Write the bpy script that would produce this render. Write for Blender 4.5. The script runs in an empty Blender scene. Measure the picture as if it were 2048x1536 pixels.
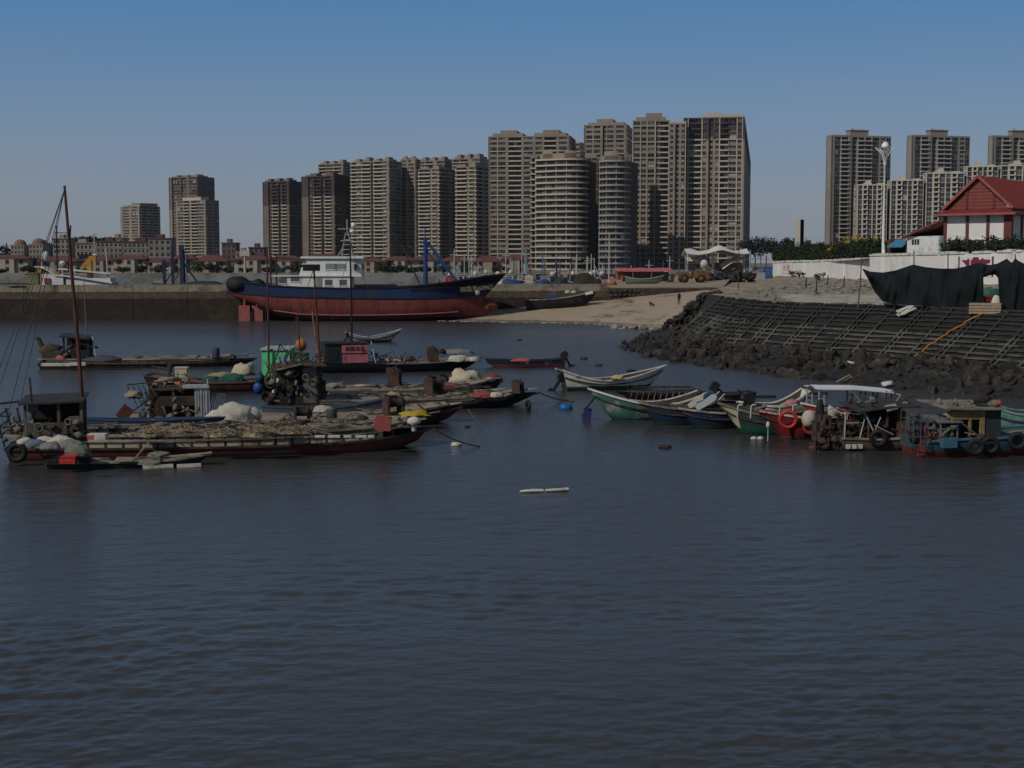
import bpy, bmesh, math, random
import numpy as np
from mathutils import Vector, Matrix, noise
from math import sin, cos, tan, pi, atan2, radians, sqrt, hypot
rnd = random.Random(11)
SC = bpy.context.scene
COL = SC.collection
V = Vector
FPX, CAMZ = 2844.4, 8.0
PT = math.atan(243.0 / FPX)

# ---- survey of the place: directions measured in the photograph turned into points of the scene
def ray(px, py):
    u, v = (px - 1024) / FPX, (768 - py) / FPX
    return V((u, cos(PT) + v * sin(PT), -sin(PT) + v * cos(PT)))
def onz(px, py, z=0.0):
    r = ray(px, py); t = (z - CAMZ) / r.z
    return V((r.x * t, r.y * t, z))
def aty(px, py, Y):
    r = ray(px, py); t = Y / r.y
    return V((r.x * t, Y, CAMZ + r.z * t))

# ---- materials
MATS = {}
def _mix(nt, fac, a, b):
    n = nt.nodes.new('ShaderNodeMix'); n.data_type = 'RGBA'
    for sock, val in ((n.inputs[0], fac), (n.inputs[6], a), (n.inputs[7], b)):
        if hasattr(val, 'is_output'): nt.links.new(val, sock)
        elif isinstance(val, (int, float)): sock.default_value = val
        else: sock.default_value = (val[0], val[1], val[2], 1)
    return n.outputs[2]
def M(name, col, rough=.8, var=.22, scale=3., col2=None, amt=.45, scale2=1.3, bump=0., bscale=12., metal=0.,
      stretch=(1, 1, 1), spec=.3, bands=None, trans=0.):
    if name in MATS: return MATS[name]
    m = bpy.data.materials.new(name); m.use_nodes = True
    nt = m.node_tree; N, Lk = nt.nodes, nt.links
    b = N['Principled BSDF']
    tc = N.new('ShaderNodeTexCoord'); mp = N.new('ShaderNodeMapping'); mp.inputs['Scale'].default_value = stretch
    Lk.new(tc.outputs['Object'], mp.inputs['Vector'])
    n1 = N.new('ShaderNodeTexNoise'); n1.inputs['Scale'].default_value = scale; n1.inputs['Detail'].default_value = 6
    n1.inputs['Roughness'].default_value = .65
    Lk.new(mp.outputs[0], n1.inputs['Vector'])
    mr = N.new('ShaderNodeMapRange'); mr.inputs[1].default_value = .3; mr.inputs[2].default_value = .7
    Lk.new(n1.outputs[0], mr.inputs[0])
    base = col
    if bands:
        sx = N.new('ShaderNodeSeparateXYZ'); Lk.new(tc.outputs['Object'], sx.inputs[0])
        wob = N.new('ShaderNodeMath'); wob.operation = 'MULTIPLY_ADD'; wob.inputs[1].default_value = .12
        Lk.new(n1.outputs[0], wob.inputs[0]); Lk.new(sx.outputs[2], wob.inputs[2])
        for z, c in bands:
            g = N.new('ShaderNodeMath'); g.operation = 'GREATER_THAN'; g.inputs[1].default_value = z + .06
            Lk.new(wob.outputs[0], g.inputs[0]); base = _mix(nt, g.outputs[0], base, c)
    if not hasattr(base, 'is_output'):
        lo = [c * (1 - var) for c in base]; hi = [min(1, c * (1 + var)) for c in base]
        out = _mix(nt, mr.outputs[0], lo, hi)
    else:
        d = N.new('ShaderNodeMix'); d.data_type = 'RGBA'; d.blend_type = 'MULTIPLY'; d.inputs[0].default_value = 1
        g = _mix(nt, mr.outputs[0], [1 - var] * 3, [1 + var * .6] * 3)
        Lk.new(base, d.inputs[6]); Lk.new(g, d.inputs[7]); out = d.outputs[2]
    if col2:
        n2 = N.new('ShaderNodeTexNoise'); n2.inputs['Scale'].default_value = scale2; n2.inputs['Detail'].default_value = 9
        n2.inputs['Roughness'].default_value = .7
        Lk.new(mp.outputs[0], n2.inputs['Vector'])
        r2 = N.new('ShaderNodeMapRange'); r2.inputs[1].default_value = .72 - amt * .5; r2.inputs[2].default_value = .80 - amt * .5
        Lk.new(n2.outputs[0], r2.inputs[0]); out = _mix(nt, r2.outputs[0], out, col2)
    Lk.new(out, b.inputs['Base Color'])
    b.inputs['Roughness'].default_value = rough; b.inputs['Metallic'].default_value = metal
    b.inputs['Specular IOR Level'].default_value = spec
    if trans: b.inputs['Transmission Weight'].default_value = trans
    if bump:
        n3 = N.new('ShaderNodeTexNoise'); n3.inputs['Scale'].default_value = bscale; n3.inputs['Detail'].default_value = 6
        Lk.new(mp.outputs[0], n3.inputs['Vector'])
        bp = N.new('ShaderNodeBump'); bp.inputs['Strength'].default_value = 1; bp.inputs['Distance'].default_value = bump
        Lk.new(n3.outputs[0], bp.inputs['Height']); Lk.new(bp.outputs[0], b.inputs['Normal'])
    MATS[name] = m
    return m

# ---- mesh builder
_ico = {}
def ico(sub):
    if sub not in _ico:
        bm = bmesh.new(); bmesh.ops.create_icosphere(bm, subdivisions=sub, radius=1)
        _ico[sub] = ([v.co.copy() for v in bm.verts], [[v.index for v in f.verts] for f in bm.faces]); bm.free()
    return _ico[sub]
class MB:
    def __init__(s): s.v = []; s.f = []; s.m = []; s.s = []
    def add(s, vs, fs, m=0, sm=False):
        o = len(s.v); s.v.extend(tuple(v) for v in vs)
        for f in fs:
            s.f.append([i + o for i in f]); s.m.append(m); s.s.append(sm)
        return s
    def bx(s, x0, x1, y0, y1, z0, z1, m=0, T=None):
        vs = [V((x, y, z)) for z in (z0, z1) for y in (y0, y1) for x in (x0, x1)]
        if T: vs = [T @ v for v in vs]
        return s.add(vs, [(0, 2, 3, 1), (4, 5, 7, 6), (0, 1, 5, 4), (2, 6, 7, 3), (0, 4, 6, 2), (1, 3, 7, 5)], m)
    def bar(s, a, b, w, h=None, m=0, up=V((0, 0, 1))):
        a, b = V(a), V(b); h = h or w; d = b - a
        if d.length < 1e-6: return s
        d.normalize(); sd = d.cross(up)
        if sd.length < 1e-3: sd = d.cross(V((0, 1, 0)))
        sd.normalize(); u = sd.cross(d)
        vs = [p + sd * (i * w / 2) + u * (j * h / 2) for p in (a, b) for j in (-1, 1) for i in (-1, 1)]
        return s.add(vs, [(0, 2, 3, 1), (4, 5, 7, 6), (0, 1, 5, 4), (2, 6, 7, 3), (0, 4, 6, 2), (1, 3, 7, 5)], m)
    def tube(s, pts, r, m=0, n=6, closed=False):
        pts = [V(p) for p in pts]; k = len(pts); vs = []; prev = None
        for i, p in enumerate(pts):
            if closed: d = pts[(i + 1) % k] - pts[i - 1]
            else: d = pts[min(i + 1, k - 1)] - pts[max(i - 1, 0)]
            d.normalize()
            if prev is None:
                a = d.cross(V((0, 0, 1)))
                if a.length < .1: a = d.cross(V((0, 1, 0)))
            else: a = prev - d * prev.dot(d)
            a.normalize(); prev = a; b = d.cross(a)
            ri = r[i] if isinstance(r, (list, tuple)) else r
            for j in range(n):
                t = 2 * pi * j / n; vs.append(p + a * (cos(t) * ri) + b * (sin(t) * ri))
        fs = []
        for i in range(k if closed else k - 1):
            for j in range(n):
                q = (i + 1) % k
                fs.append((i * n + j, i * n + (j + 1) % n, q * n + (j + 1) % n, q * n + j))
        s.add(vs, fs, m, True)
        if not closed:
            s.add([vs[j] for j in range(n)], [tuple(range(n))[::-1]], m); s.add(vs[-n:], [tuple(range(n))], m)
        return s
    def lathe(s, prof, c=(0, 0, 0), n=14, m=0, T=None, sm=True):
        vs = []; c = V(c)
        for r, z in prof:
            for j in range(n):
                t = 2 * pi * j / n; p = V((r * cos(t), r * sin(t), z)); vs.append((T @ p if T else p) + c)
        fs = [(i * n + j, i * n + (j + 1) % n, (i + 1) * n + (j + 1) % n, (i + 1) * n + j) for i in range(len(prof) - 1) for j in range(n)]
        s.add(vs, fs, m, sm)
        s.add(vs[:n], [tuple(range(n))[::-1]], m); s.add(vs[-n:], [tuple(range(n))], m)
        return s
    def torus(s, c, R, r, ax=(0, 1, 0), m=0, n=20, k=8):
        ax = V(ax).normalized(); a = ax.orthogonal().normalized(); b = ax.cross(a)
        return s.tube([V(c) + a * (cos(2 * pi * i / n) * R) + b * (sin(2 * pi * i / n) * R) for i in range(n)], r, m, k, True)
    def grid(s, rows, m=0, sm=True, closed=False):
        nr, nc = len(rows), len(rows[0]); vs = [p for r in rows for p in r]
        fs = [(i * nc + j, i * nc + (j + 1) % nc, (i + 1) * nc + (j + 1) % nc, (i + 1) * nc + j)
              for i in range(nr - 1) for j in range(nc if closed else nc - 1)]
        return s.add(vs, fs, m, sm)
    def slab(s, rows, th, m=0, sm=False):
        """a grid sheet with real thickness th below it"""
        dn = [[V(p) - V((0, 0, th)) for p in r] for r in rows]
        s.grid(rows, m, sm); s.grid([r[::-1] for r in dn], m, sm)
        ring = lambda R: R[0] + [r[-1] for r in R[1:]] + R[-1][-2::-1] + [r[0] for r in R[-2:0:-1]]
        a, b = ring(rows), ring(dn); n = len(a)
        return s.add(a + b, [(i, (i + 1) % n, n + (i + 1) % n, n + i) for i in range(n)], m)
    def prism(s, poly, z0, z1, m=0, T=None):
        n = len(poly); vs = [V((x, y, z0)) for x, y in poly] + [V((x, y, z1)) for x, y in poly]
        if T: vs = [T @ v for v in vs]
        return s.add(vs, [tuple(range(n))[::-1], tuple(range(n, 2 * n))] + [(i, (i + 1) % n, n + (i + 1) % n, n + i) for i in range(n)], m)
    def blob(s, c, r, seed=0, m=0, amp=.3, sub=2, fr=1.3, sm=True, flat=None, T=None):
        vs, fs = ico(sub); c = V(c); out = []
        for v in vs:
            k = 1 + amp * (noise.noise(v * fr + V((seed * 7.3, seed * 3.1, seed))) + .45 * noise.noise(v * fr * 2.7 + V((seed, 9, seed * 2.2))))
            p = V((v.x * r[0] * k, v.y * r[1] * k, v.z * r[2] * k))
            if flat is not None and p.z < flat: p.z = flat
            if T: p = T @ p
            out.append(p + c)
        return s.add(out, fs, m, sm)
    def leaves(s, c, r, n, size, m=0, rg=None, hollow=.35, clumps=9):
        rg = rg or rnd; c = V(c); cl = []
        for i in range(clumps):
            while True:
                p = V((rg.uniform(-1, 1), rg.uniform(-1, 1), rg.uniform(-1, 1)))
                if hollow < p.length < 1: break
            cl.append(p * .78)
        vs, fs = [], []
        for i in range(n):
            q = rg.choice(cl); p = q + V((rg.gauss(0, .2), rg.gauss(0, .2), rg.gauss(0, .2)))
            p = c + V((p.x * r[0], p.y * r[1], p.z * r[2]))
            a = V((rg.uniform(-1, 1), rg.uniform(-1, 1), rg.uniform(-.6, .6))).normalized()
            b = a.orthogonal().normalized(); b = Matrix.Rotation(rg.uniform(0, 6.28), 3, a) @ b
            z = size * rg.uniform(.6, 1.3); o = len(vs)
            vs += [p - a * z, p + b * z * .55, p + a * z, p - b * z * .55]; fs.append((o, o + 1, o + 2, o + 3))
        return s.add(vs, fs, m)
    def build(s, name, mats, parent=None, loc=None, rot=None):
        me = bpy.data.meshes.new(name); me.from_pydata(s.v, [], s.f)
        if not isinstance(mats, (list, tuple)): mats = [mats]
        for k in mats: me.materials.append(k)
        if len(mats) > 1: me.polygons.foreach_set('material_index', s.m)
        me.polygons.foreach_set('use_smooth', s.s); me.update()
        o = bpy.data.objects.new(name, me); COL.objects.link(o)
        if parent is not None: o.parent = parent
        if loc is not None: o.location = loc
        if rot is not None: o.rotation_euler = rot
        return o
def tag(o, label=None, cat=None, group=None, kind=None):
    for k, v in (('label', label), ('category', cat), ('group', group), ('kind', kind)):
        if v: o[k] = v
    return o
def thing(name, label, cat, loc=(0, 0, 0), rz=0., group=None):
    o = bpy.data.objects.new(name, None); COL.objects.link(o); o.empty_display_size = .2
    o.location = loc; o.rotation_euler = (0, 0, rz)
    return tag(o, label, cat, group)
KIDS = {}
def tree_copy(o, parent=None):
    c = o.copy(); COL.objects.link(c)
    if parent is not None: c.parent = parent
    for ch in list(o.children): tree_copy(ch, c)
    return c
def lerp(a, b, t): return a + (b - a) * t
def rope(a, b, sag=.3, n=8):
    a, b = V(a), V(b)
    return [a.lerp(b, i / n) - V((0, 0, sag * 4 * (i / n) * (1 - i / n))) for i in range(n + 1)]
def single(name, mb, mat, label, cat, group=None, loc=None, rz=0):
    o = mb.build(name, mat, None, loc, (0, 0, rz)); return tag(o, label, cat, group)
def text(name, body, size, mat, parent, M4, ext=.004):
    cu = bpy.data.curves.new(name, 'FONT'); cu.body = body; cu.size = size; cu.extrude = ext; cu.align_x = 'CENTER'; cu.align_y = 'CENTER'
    o = bpy.data.objects.new(name, cu); COL.objects.link(o); o.parent = parent; cu.materials.append(mat)
    dg = bpy.context.evaluated_depsgraph_get(); me = bpy.data.meshes.new_from_object(o.evaluated_get(dg)); bpy.data.objects.remove(o)
    o = bpy.data.objects.new(name, me); COL.objects.link(o); o.parent = parent
    if not me.materials: me.materials.append(mat)
    o.matrix_local = M4
    return o
# ---- camera, sun, sky
cam = bpy.data.cameras.new('camera'); cam.lens = 50; cam.sensor_width = 36; cam.clip_end = 20000; cam.clip_start = .5
co = bpy.data.objects.new('camera', cam); COL.objects.link(co); co.location = (0, 0, CAMZ); co.rotation_euler = (pi / 2 - PT, 0, 0)
SC.camera = co
SUN_AZ, SUN_EL = radians(228), radians(40)      # clockwise from +Y: behind the camera, to its left
sd = V((sin(SUN_AZ) * cos(SUN_EL), cos(SUN_AZ) * cos(SUN_EL), sin(SUN_EL)))
sl = bpy.data.lights.new('sun', 'SUN'); sl.energy = 4.4; sl.angle = radians(.5); sl.color = (1, .93, .84)
so = bpy.data.objects.new('sun', sl); COL.objects.link(so); so.rotation_euler = (-sd).to_track_quat('-Z', 'Y').to_euler()
w = bpy.data.worlds.new('World'); SC.world = w; w.use_nodes = True
nt = w.node_tree; bg = nt.nodes['Background']
sky = nt.nodes.new('ShaderNodeTexSky'); sky.sky_type = 'NISHITA'; sky.sun_disc = False
sky.sun_elevation = SUN_EL; sky.sun_rotation = SUN_AZ; sky.air_density = 1.0; sky.dust_density = .6; sky.ozone_density = 2.0; sky.altitude = 0
tc = nt.nodes.new('ShaderNodeTexCoord'); sx = nt.nodes.new('ShaderNodeSeparateXYZ'); nt.links.new(tc.outputs['Generated'], sx.inputs[0])
rp = nt.nodes.new('ShaderNodeValToRGB'); el = rp.color_ramp.elements      # clear air: grey blue at the horizon, deeper blue above
el[0].position = 0; el[0].color = (.40, .45, .53, 1); el[1].position = 1; el[1].color = (.08, .14, .26, 1)
for p_, c_ in ((.045, (.365, .44, .56, 1)), (.10, (.265, .425, .67, 1)), (.175, (.12, .35, .72, 1)), (.27, (.21, .265, .35, 1)), (.5, (.165, .205, .275, 1))): e_ = el.new(p_); e_.color = c_
nt.links.new(sx.outputs[2], rp.inputs[0])
sc_ = nt.nodes.new('ShaderNodeVectorMath'); sc_.operation = 'SCALE'; sc_.inputs['Scale'].default_value = 11.4; nt.links.new(rp.outputs[0], sc_.inputs[0])
mx = nt.nodes.new('ShaderNodeMix'); mx.data_type = 'RGBA'; mx.inputs[0].default_value = .82; nt.links.new(sky.outputs[0], mx.inputs[6]); nt.links.new(sc_.outputs[0], mx.inputs[7])
nt.links.new(mx.outputs[2], bg.inputs[0]); bg.inputs[1].default_value = .1
SC.view_settings.view_transform = 'Standard'; SC.view_settings.look = 'None'; SC.view_settings.gamma = 1
SC.view_settings.exposure = -.95
SC.render.engine = 'CYCLES'; SC.cycles.use_denoising = True; SC.cycles.max_bounces = 6; SC.cycles.diffuse_bounces = 2
SC.cycles.glossy_bounces = 3; SC.cycles.transparent_max_bounces = 4; SC.cycles.volume_bounces = 0
SC.cycles.caustics_reflective = False; SC.cycles.caustics_refractive = False
# ---- water: one sheet to the horizon, finer towards the quay the photographer stands on
def make_water():
    ys = [16.0]
    while ys[-1] < 260: ys.append(ys[-1] + max(.05, ys[-1] ** 2 * .000105))
    while ys[-1] < 9000: ys.append(ys[-1] * 1.15)
    ys = [-60, 0, 10] + ys
    us = np.linspace(-.62, .62, 431)
    Y = np.array(ys)
    X = us[None, :] * np.maximum(np.abs(Y), 16)[:, None]
    X[:, 0] = -9000; X[:, -1] = 9000; X[:, 1] = np.minimum(X[:, 1], -60); X[:, -2] = np.maximum(X[:, -2], 60)
    YY = np.repeat(Y[:, None], X.shape[1], 1)
    Z = np.zeros_like(X); rg = np.random.RandomState(5)
    step = np.gradient(Y)[:, None]
    jx = X + .35 * np.sin(YY * .37 + 1.3) + .5 * np.sin(X * .11 + YY * .07)
    jy = YY + .45 * np.sin(X * .31 + .4) + .8 * np.sin(X * .083 - YY * .05)
    for i in range(80):
        lam = 10 ** rg.uniform(math.log10(.20), math.log10(1.7)); th = radians(90 + rg.normal(8, 42)); k = 2 * pi / lam
        amp = .0027 * lam ** .5 * rg.uniform(.5, 1.2)
        fade = np.clip((lam / (2.6 * step)) - .6, 0, 1)
        env = .65 + .5 * np.sin(X * rg.uniform(.02, .09) + YY * rg.uniform(.03, .12) + rg.uniform(0, 6))
        ph = k * (jx * cos(th) + jy * sin(th)) + rg.uniform(0, 6.28)
        Z += fade * env * amp * (np.sin(ph) + .25 * np.sin(2 * ph + 1.0))
    pt = np.ones_like(X) * .95      # calm slicks and gusty patches
    for i in range(9):
        l_ = rg.uniform(7, 38); t_ = rg.uniform(0, pi); pt += .16 * np.sin((jx * cos(t_) * .6 + jy * sin(t_)) * 2 * pi / l_ + rg.uniform(0, 6))
    Z *= np.clip(pt, .4, 1.5)
    Z *= np.clip((260 - YY) / 140, .0, 1) * np.clip((YY - 8) / 6, 0, 1)
    nr, nc = X.shape
    me = bpy.data.meshes.new('water')
    vs = np.stack([X, YY, Z], -1).reshape(-1, 3)
    idx = np.arange(nr * nc).reshape(nr, nc)
    q = np.stack([idx[:-1, :-1], idx[:-1, 1:], idx[1:, 1:], idx[1:, :-1]], -1).reshape(-1, 4)
    me.from_pydata(vs.tolist(), [], q.tolist()); me.polygons.foreach_set('use_smooth', [True] * len(q)); me.update()
    m = bpy.data.materials.new('harbour_water'); m.use_nodes = True; nt = m.node_tree; N = nt.nodes; b = N['Principled BSDF']
    tc = N.new('ShaderNodeTexCoord')
    big = N.new('ShaderNodeTexNoise'); big.inputs['Scale'].default_value = .035; big.inputs['Detail'].default_value = 3
    mb = N.new('ShaderNodeMapping'); mb.inputs['Scale'].default_value = (.35, 1, 1)
    nt.links.new(tc.outputs['Object'], mb.inputs[0]); nt.links.new(mb.outputs[0], big.inputs['Vector'])
    c = _mix(nt, big.outputs[0], (.030, .031, .033), (.042, .043, .045)); nt.links.new(c, b.inputs['Base Color'])
    rr = N.new('ShaderNodeMapRange'); rr.inputs[1].default_value = .35; rr.inputs[2].default_value = .65; rr.inputs[3].default_value = .16; rr.inputs[4].default_value = .30
    nt.links.new(big.outputs[0], rr.inputs[0]); nt.links.new(rr.outputs[0], b.inputs['Roughness'])
    b.inputs['IOR'].default_value = 1.33; b.inputs['Specular IOR Level'].default_value = .5
    sxw = N.new('ShaderNodeSeparateXYZ'); nt.links.new(tc.outputs['Object'], sxw.inputs[0])      # ripples too fine for the far part of the sheet are left to the bump
    prev = None
    for sc_, st, di in ((1.6, (.55, 1, 1), .03), (5.2, (.5, 1, 1), .015)):
        mp = N.new('ShaderNodeMapping'); mp.inputs['Scale'].default_value = st; mp.inputs['Rotation'].default_value = (0, 0, radians(-6))
        nz = N.new('ShaderNodeTexNoise'); nz.inputs['Scale'].default_value = sc_; nz.inputs['Detail'].default_value = 4
        nt.links.new(tc.outputs['Object'], mp.inputs[0]); nt.links.new(mp.outputs[0], nz.inputs['Vector'])
        bp = N.new('ShaderNodeBump'); bp.inputs['Strength'].default_value = 1; mrd = N.new('ShaderNodeMapRange'); mrd.inputs[1].default_value = 28; mrd.inputs[2].default_value = 110; mrd.inputs[3].default_value = di; mrd.inputs[4].default_value = di * 5.5; nt.links.new(sxw.outputs[1], mrd.inputs[0]); nt.links.new(mrd.outputs[0], bp.inputs['Distance'])
        nt.links.new(nz.outputs[0], bp.inputs['Height'])
        if prev: nt.links.new(prev, bp.inputs['Normal'])
        prev = bp.outputs[0]
    nt.links.new(prev, b.inputs['Normal'])
    me.materials.append(m)
    o = bpy.data.objects.new('water', me); COL.objects.link(o); tag(o, None, None, None, 'structure')
make_water()

sand = M('beach_sand', (.30, .225, .15), .9, .15, 1.2, (.20, .15, .105), .35, .18, .02, 8, bands=None)
earth = M('sandy_earth', (.32, .25, .17), .95, .3, .9, (.21, .175, .13), .5, .25, .06, 3)
rubble = M('stony_ground', (.32, .275, .21), .95, .4, 1.6, (.16, .14, .105), .5, .8, .12, 4)
concrete = M('pale_concrete', (.29, .255, .20), .9, .2, .8, (.20, .175, .14), .4, .3, .01, 6)
tide = M('tide_stained_stone', (.035, .027, .02), .9, .35, 1.5, (.06, .042, .026), .4, .18, .05, 3, bands=[(3.0, (.10, .078, .055)), (3.95, (.27, .235, .18))])
greycon = M('grey_concrete', (.21, .21, .20), .9, .2, .6, (.13, .13, .125), .45, .15)

# ---- far land with the town on it
mb = MB()
mb.add([(-3000, 522, 4), (-3000, 9000, 4), (3000, 9000, 4), (3000, 522, 4)], [(0, 3, 2, 1)])
tag(mb.build('far_ground', M('far_soil', (.16, .15, .12), .95, .3, .05)), kind='structure')
mb = MB(); mb.bx(-420, 46, 519, 522, -1, 4.15)
for i in range(5): mb.bx(-420, 46, 518.2 - i * .8, 519 - i * .8, -1, 3.4 - i * .75)
tag(mb.build('harbour_embankment', greycon), 'long grey stepped sea wall in front of the red roofed houses', 'sea wall')

# ---- jetty and quay
JL = [(-170, 188), (-75, 196.5), (-38, 200), (14, 206)]
mb = MB()
for (x0, y0), (x1, y1) in zip(JL[:-1], JL[1:]):
    n = V((-(y1 - y0), x1 - x0, 0)).normalized(); k = max(2, int((x1 - x0) / 7)); 
    for i in range(k):
        a, b = V((lerp(x0, x1, i / k), lerp(y0, y1, i / k), 0)), V((lerp(x0, x1, (i + 1) / k), lerp(y0, y1, (i + 1) / k), 0)); g = (b - a).normalized() * .03
        for (w0, w1, z0, z1) in ((-.25, 7, -1, 4.02), (0, .55, 4.02, 4.92)):
            p = [a + g + n * w0, b - g + n * w0, b - g + n * w1, a + g + n * w1]
            mb.add([q + V((0, 0, z0)) for q in p] + [q + V((0, 0, z1)) for q in p], [(3, 2, 1, 0), (4, 5, 6, 7), (0, 1, 5, 4), (1, 2, 6, 5), (2, 3, 7, 6), (3, 0, 4, 7)])
tag(mb.build('jetty', tide), 'long stone jetty with dark tide-stained base and paler parapet', 'jetty')
mb = MB()
mb.prism([(14, 206.2), (31, 208), (31, 209), (60, 560), (14, 560)], -1, 4.38)
tag(mb.build('quay_ground', earth), kind='structure')
mb = MB(); rg = random.Random(3)
for i in range(24):                      # rough stone face of the quay above the beach
    for j in range(6):
        x = 14.2 + i * .7; y = 205.8 + (x - 14) * .106
        mb.blob((x + rg.uniform(-.2, .2), y, .9 + j * .6), (.5, .35, .38), i * 7 + j, 0, .35, 1, sm=False)
mb.bx(14, 31, 206.1, 206.4, .5, 4.3)
tag(mb.build('quay_wall', M('quay_stone', (.060, .048, .037), .95, .45, 1.2, (.03, .026, .021), .5, .7, .05, 4)), 'rough brown stone wall behind the sandy beach', 'wall')

# ---- beach
lo = [(-40, 199.5, -1.0), (-22, 197.5, -.5), (-10, 195.5, -.12), (-1.6, 191.5, -.03), (8.4, 188.2, -.03), (17.6, 176, -.03), (21, 160, .2), (24, 150, 1.5)]
hi = [(-40, 207, -.9), (-22, 206, -.2), (-10, 205, .7), (-2.5, 206, 1.5), (11.8, 207, 2.6), (24, 208.5, 3.9), (31, 208, 4.42), (32, 172, 4.5)]
rows = []
for i in range(9):
    r = []
    for s in range(len(lo) - 1):
        for t in range(6):
            a = V(lo[s]).lerp(V(lo[s + 1]), t / 6); b = V(hi[s]).lerp(V(hi[s + 1]), t / 6)
            p = a.lerp(b, i / 8); p.z += .06 * noise.noise(p * .6) * (1 if 0 < i < 8 else 0); r.append(p)
    rows.append(r)
pre = [[V((p.x, p.y - 12, -1.5)) for p in rows[0]]]
mb = MB(); mb.grid(pre + rows)
sm = M('beach_sand_wet', (.17, .135, .10), .55, .15, 1.2, (.12, .092, .07), .35, .2, .02, 8, bands=[(.22, (.36, .285, .195))])
tag(mb.build('beach', sm), kind='structure')
# foam line where the wavelets break
mb = MB(); rg = random.Random(9)
wl = [V((-10, 194.8, .02)), V((-1.6, 190.6, .02)), V((8.4, 187.3, .02)), V((15, 179.5, .02)), V((13.2, 172, .02))]
for s in range(len(wl) - 1):
    for i in range(20):
        t = rg.random(); p = wl[s].lerp(wl[s + 1], t) + V((0, rg.gauss(0, .7), 0)); l = rg.uniform(.1, .5)
        mb.blob(p, (l, .1, .05), i + s * 50, 0, .5, 1)
tag(mb.build('sea_foam', M('white_foam', (.33, .34, .35), .7, .2)), None, None, None, 'stuff')

# ---- right hand shore: rock toe, lattice slope, yard above it
SECT = [((24, 163, 4.5), (24.2, 171, 1.9), (25, 176, .8), (25.5, 178, .3)),
        ((20.8, 153, 4.5), (20.9, 162, 1.0), (18.6, 167.5, .3), (16.5, 170.5, -.8)),
        ((21.0, 143, 4.5), (16.6, 139, 1.2), (11.2, 137, .35), (8.6, 136, -.9)),
        ((21.9, 128, 4.5), (16.8, 124, 1.2), (12.6, 123, .4), (9.6, 122.5, -1)),
        ((23.8, 118.5, 4.55), (19.9, 113, 1.3), (16.6, 110, .4), (13.5, 107, -1)),
        ((28.2, 113, 4.55), (23.3, 106.5, 1.3), (20.0, 102, .4), (17, 98.5, -1)),
        ((31.5, 107.5, 4.55), (26.6, 101.5, 1.3), (23.3, 96.5, .4), (20, 92.5, -1)),
        ((34.7, 101.2, 4.55), (29.5, 95.5, 1.3), (26.4, 91, .4), (23, 87.5, -1)),
        ((37.5, 94, 4.55), (32.5, 89, 1.3), (29.8, 86, .4), (27, 83.5, -1)),
        ((42, 85, 4.55), (38, 79, 1.3), (36, 76.5, .4), (33.5, 74, -1)),
        ((54, 63, 4.55), (50, 57, 1.3), (48, 54, .4), (46, 51, -1))]
def sect(u, k):
    i = min(int(u), len(SECT) - 2); t = u - i
    return V(SECT[i][k]).lerp(V(SECT[i + 1][k]), t)
rows = []
for j in range(len(SECT) * 5 - 4):
    u = j / 5; r = []
    for k in range(3):
        a, b = sect(u, k), sect(u, k + 1)
        for t in range(5): r.append(a.lerp(b, t / 5))
    r.append(sect(u, 3)); rows.append(r)
mb = MB(); mb.grid(rows)
darkslope = M('dark_rubble', (.016, .0155, .0145), .9, .5, 1.5, (.04, .034, .028), .35, .8, .15, 3)  # near-black base showing between the lattice bars
tag(mb.build('shore_slope', darkslope), kind='structure')
lat = M('patchy_lattice_concrete', (.115, .108, .092), .9, .3, .8, (.04, .038, .034), .5, .22, .01, 8, bands=[(3.1, (.036, .034, .031))])  # patchy tone, bars near black on the upper slope
mb = MB(); rg = random.Random(4); u0, u1 = 1.05, 10.0
def sl(u, v): return sect(u, 1).lerp(sect(u, 0), v)
nv = 11
u = u0; ribs = []
while u < u1:
    ribs.append(u); seg = (sect(min(u + .05, 9.99), 1) - sect(u, 1)).length / .05; u += 2.6 / max(seg, 1)
for i, u in enumerate(ribs):
    vtop = 1.0
    mb.bar(sl(u, 0) + V((0, 0, .1)), sl(u, vtop) + V((0, 0, .1)), .15, .16)
    if i + 1 < len(ribs):
        w_ = ribs[i + 1]
        if i % 2 == 0: mb.bar(sl(u + .07, 0) + V((0, 0, .1)), sl(u + .07, 1) + V((0, 0, .1)), .12, .14)
        for j in range(nv + 1):
            if rg.random() < .06 or (j > 10 and rg.random() < .25): continue
            v = j / nv; e = rg.gauss(0, .008)
            if j == 0 and 4 < i < 14: 
                mb.bar(sl(u, v) + V((0, 0, .08)), sl(w_, v) + V((0, 0, .08)), .3, .22); continue
            mb.bar(sl(u, v + e) + V((0, 0, .09 + rg.gauss(0, .012))), sl(w_, v + rg.gauss(0, .008)) + V((0, 0, .09)), .30, .12)
tag(mb.build('lattice_slope', lat), 'dark concrete lattice of bars facing the sloping shore', 'revetment')

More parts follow.
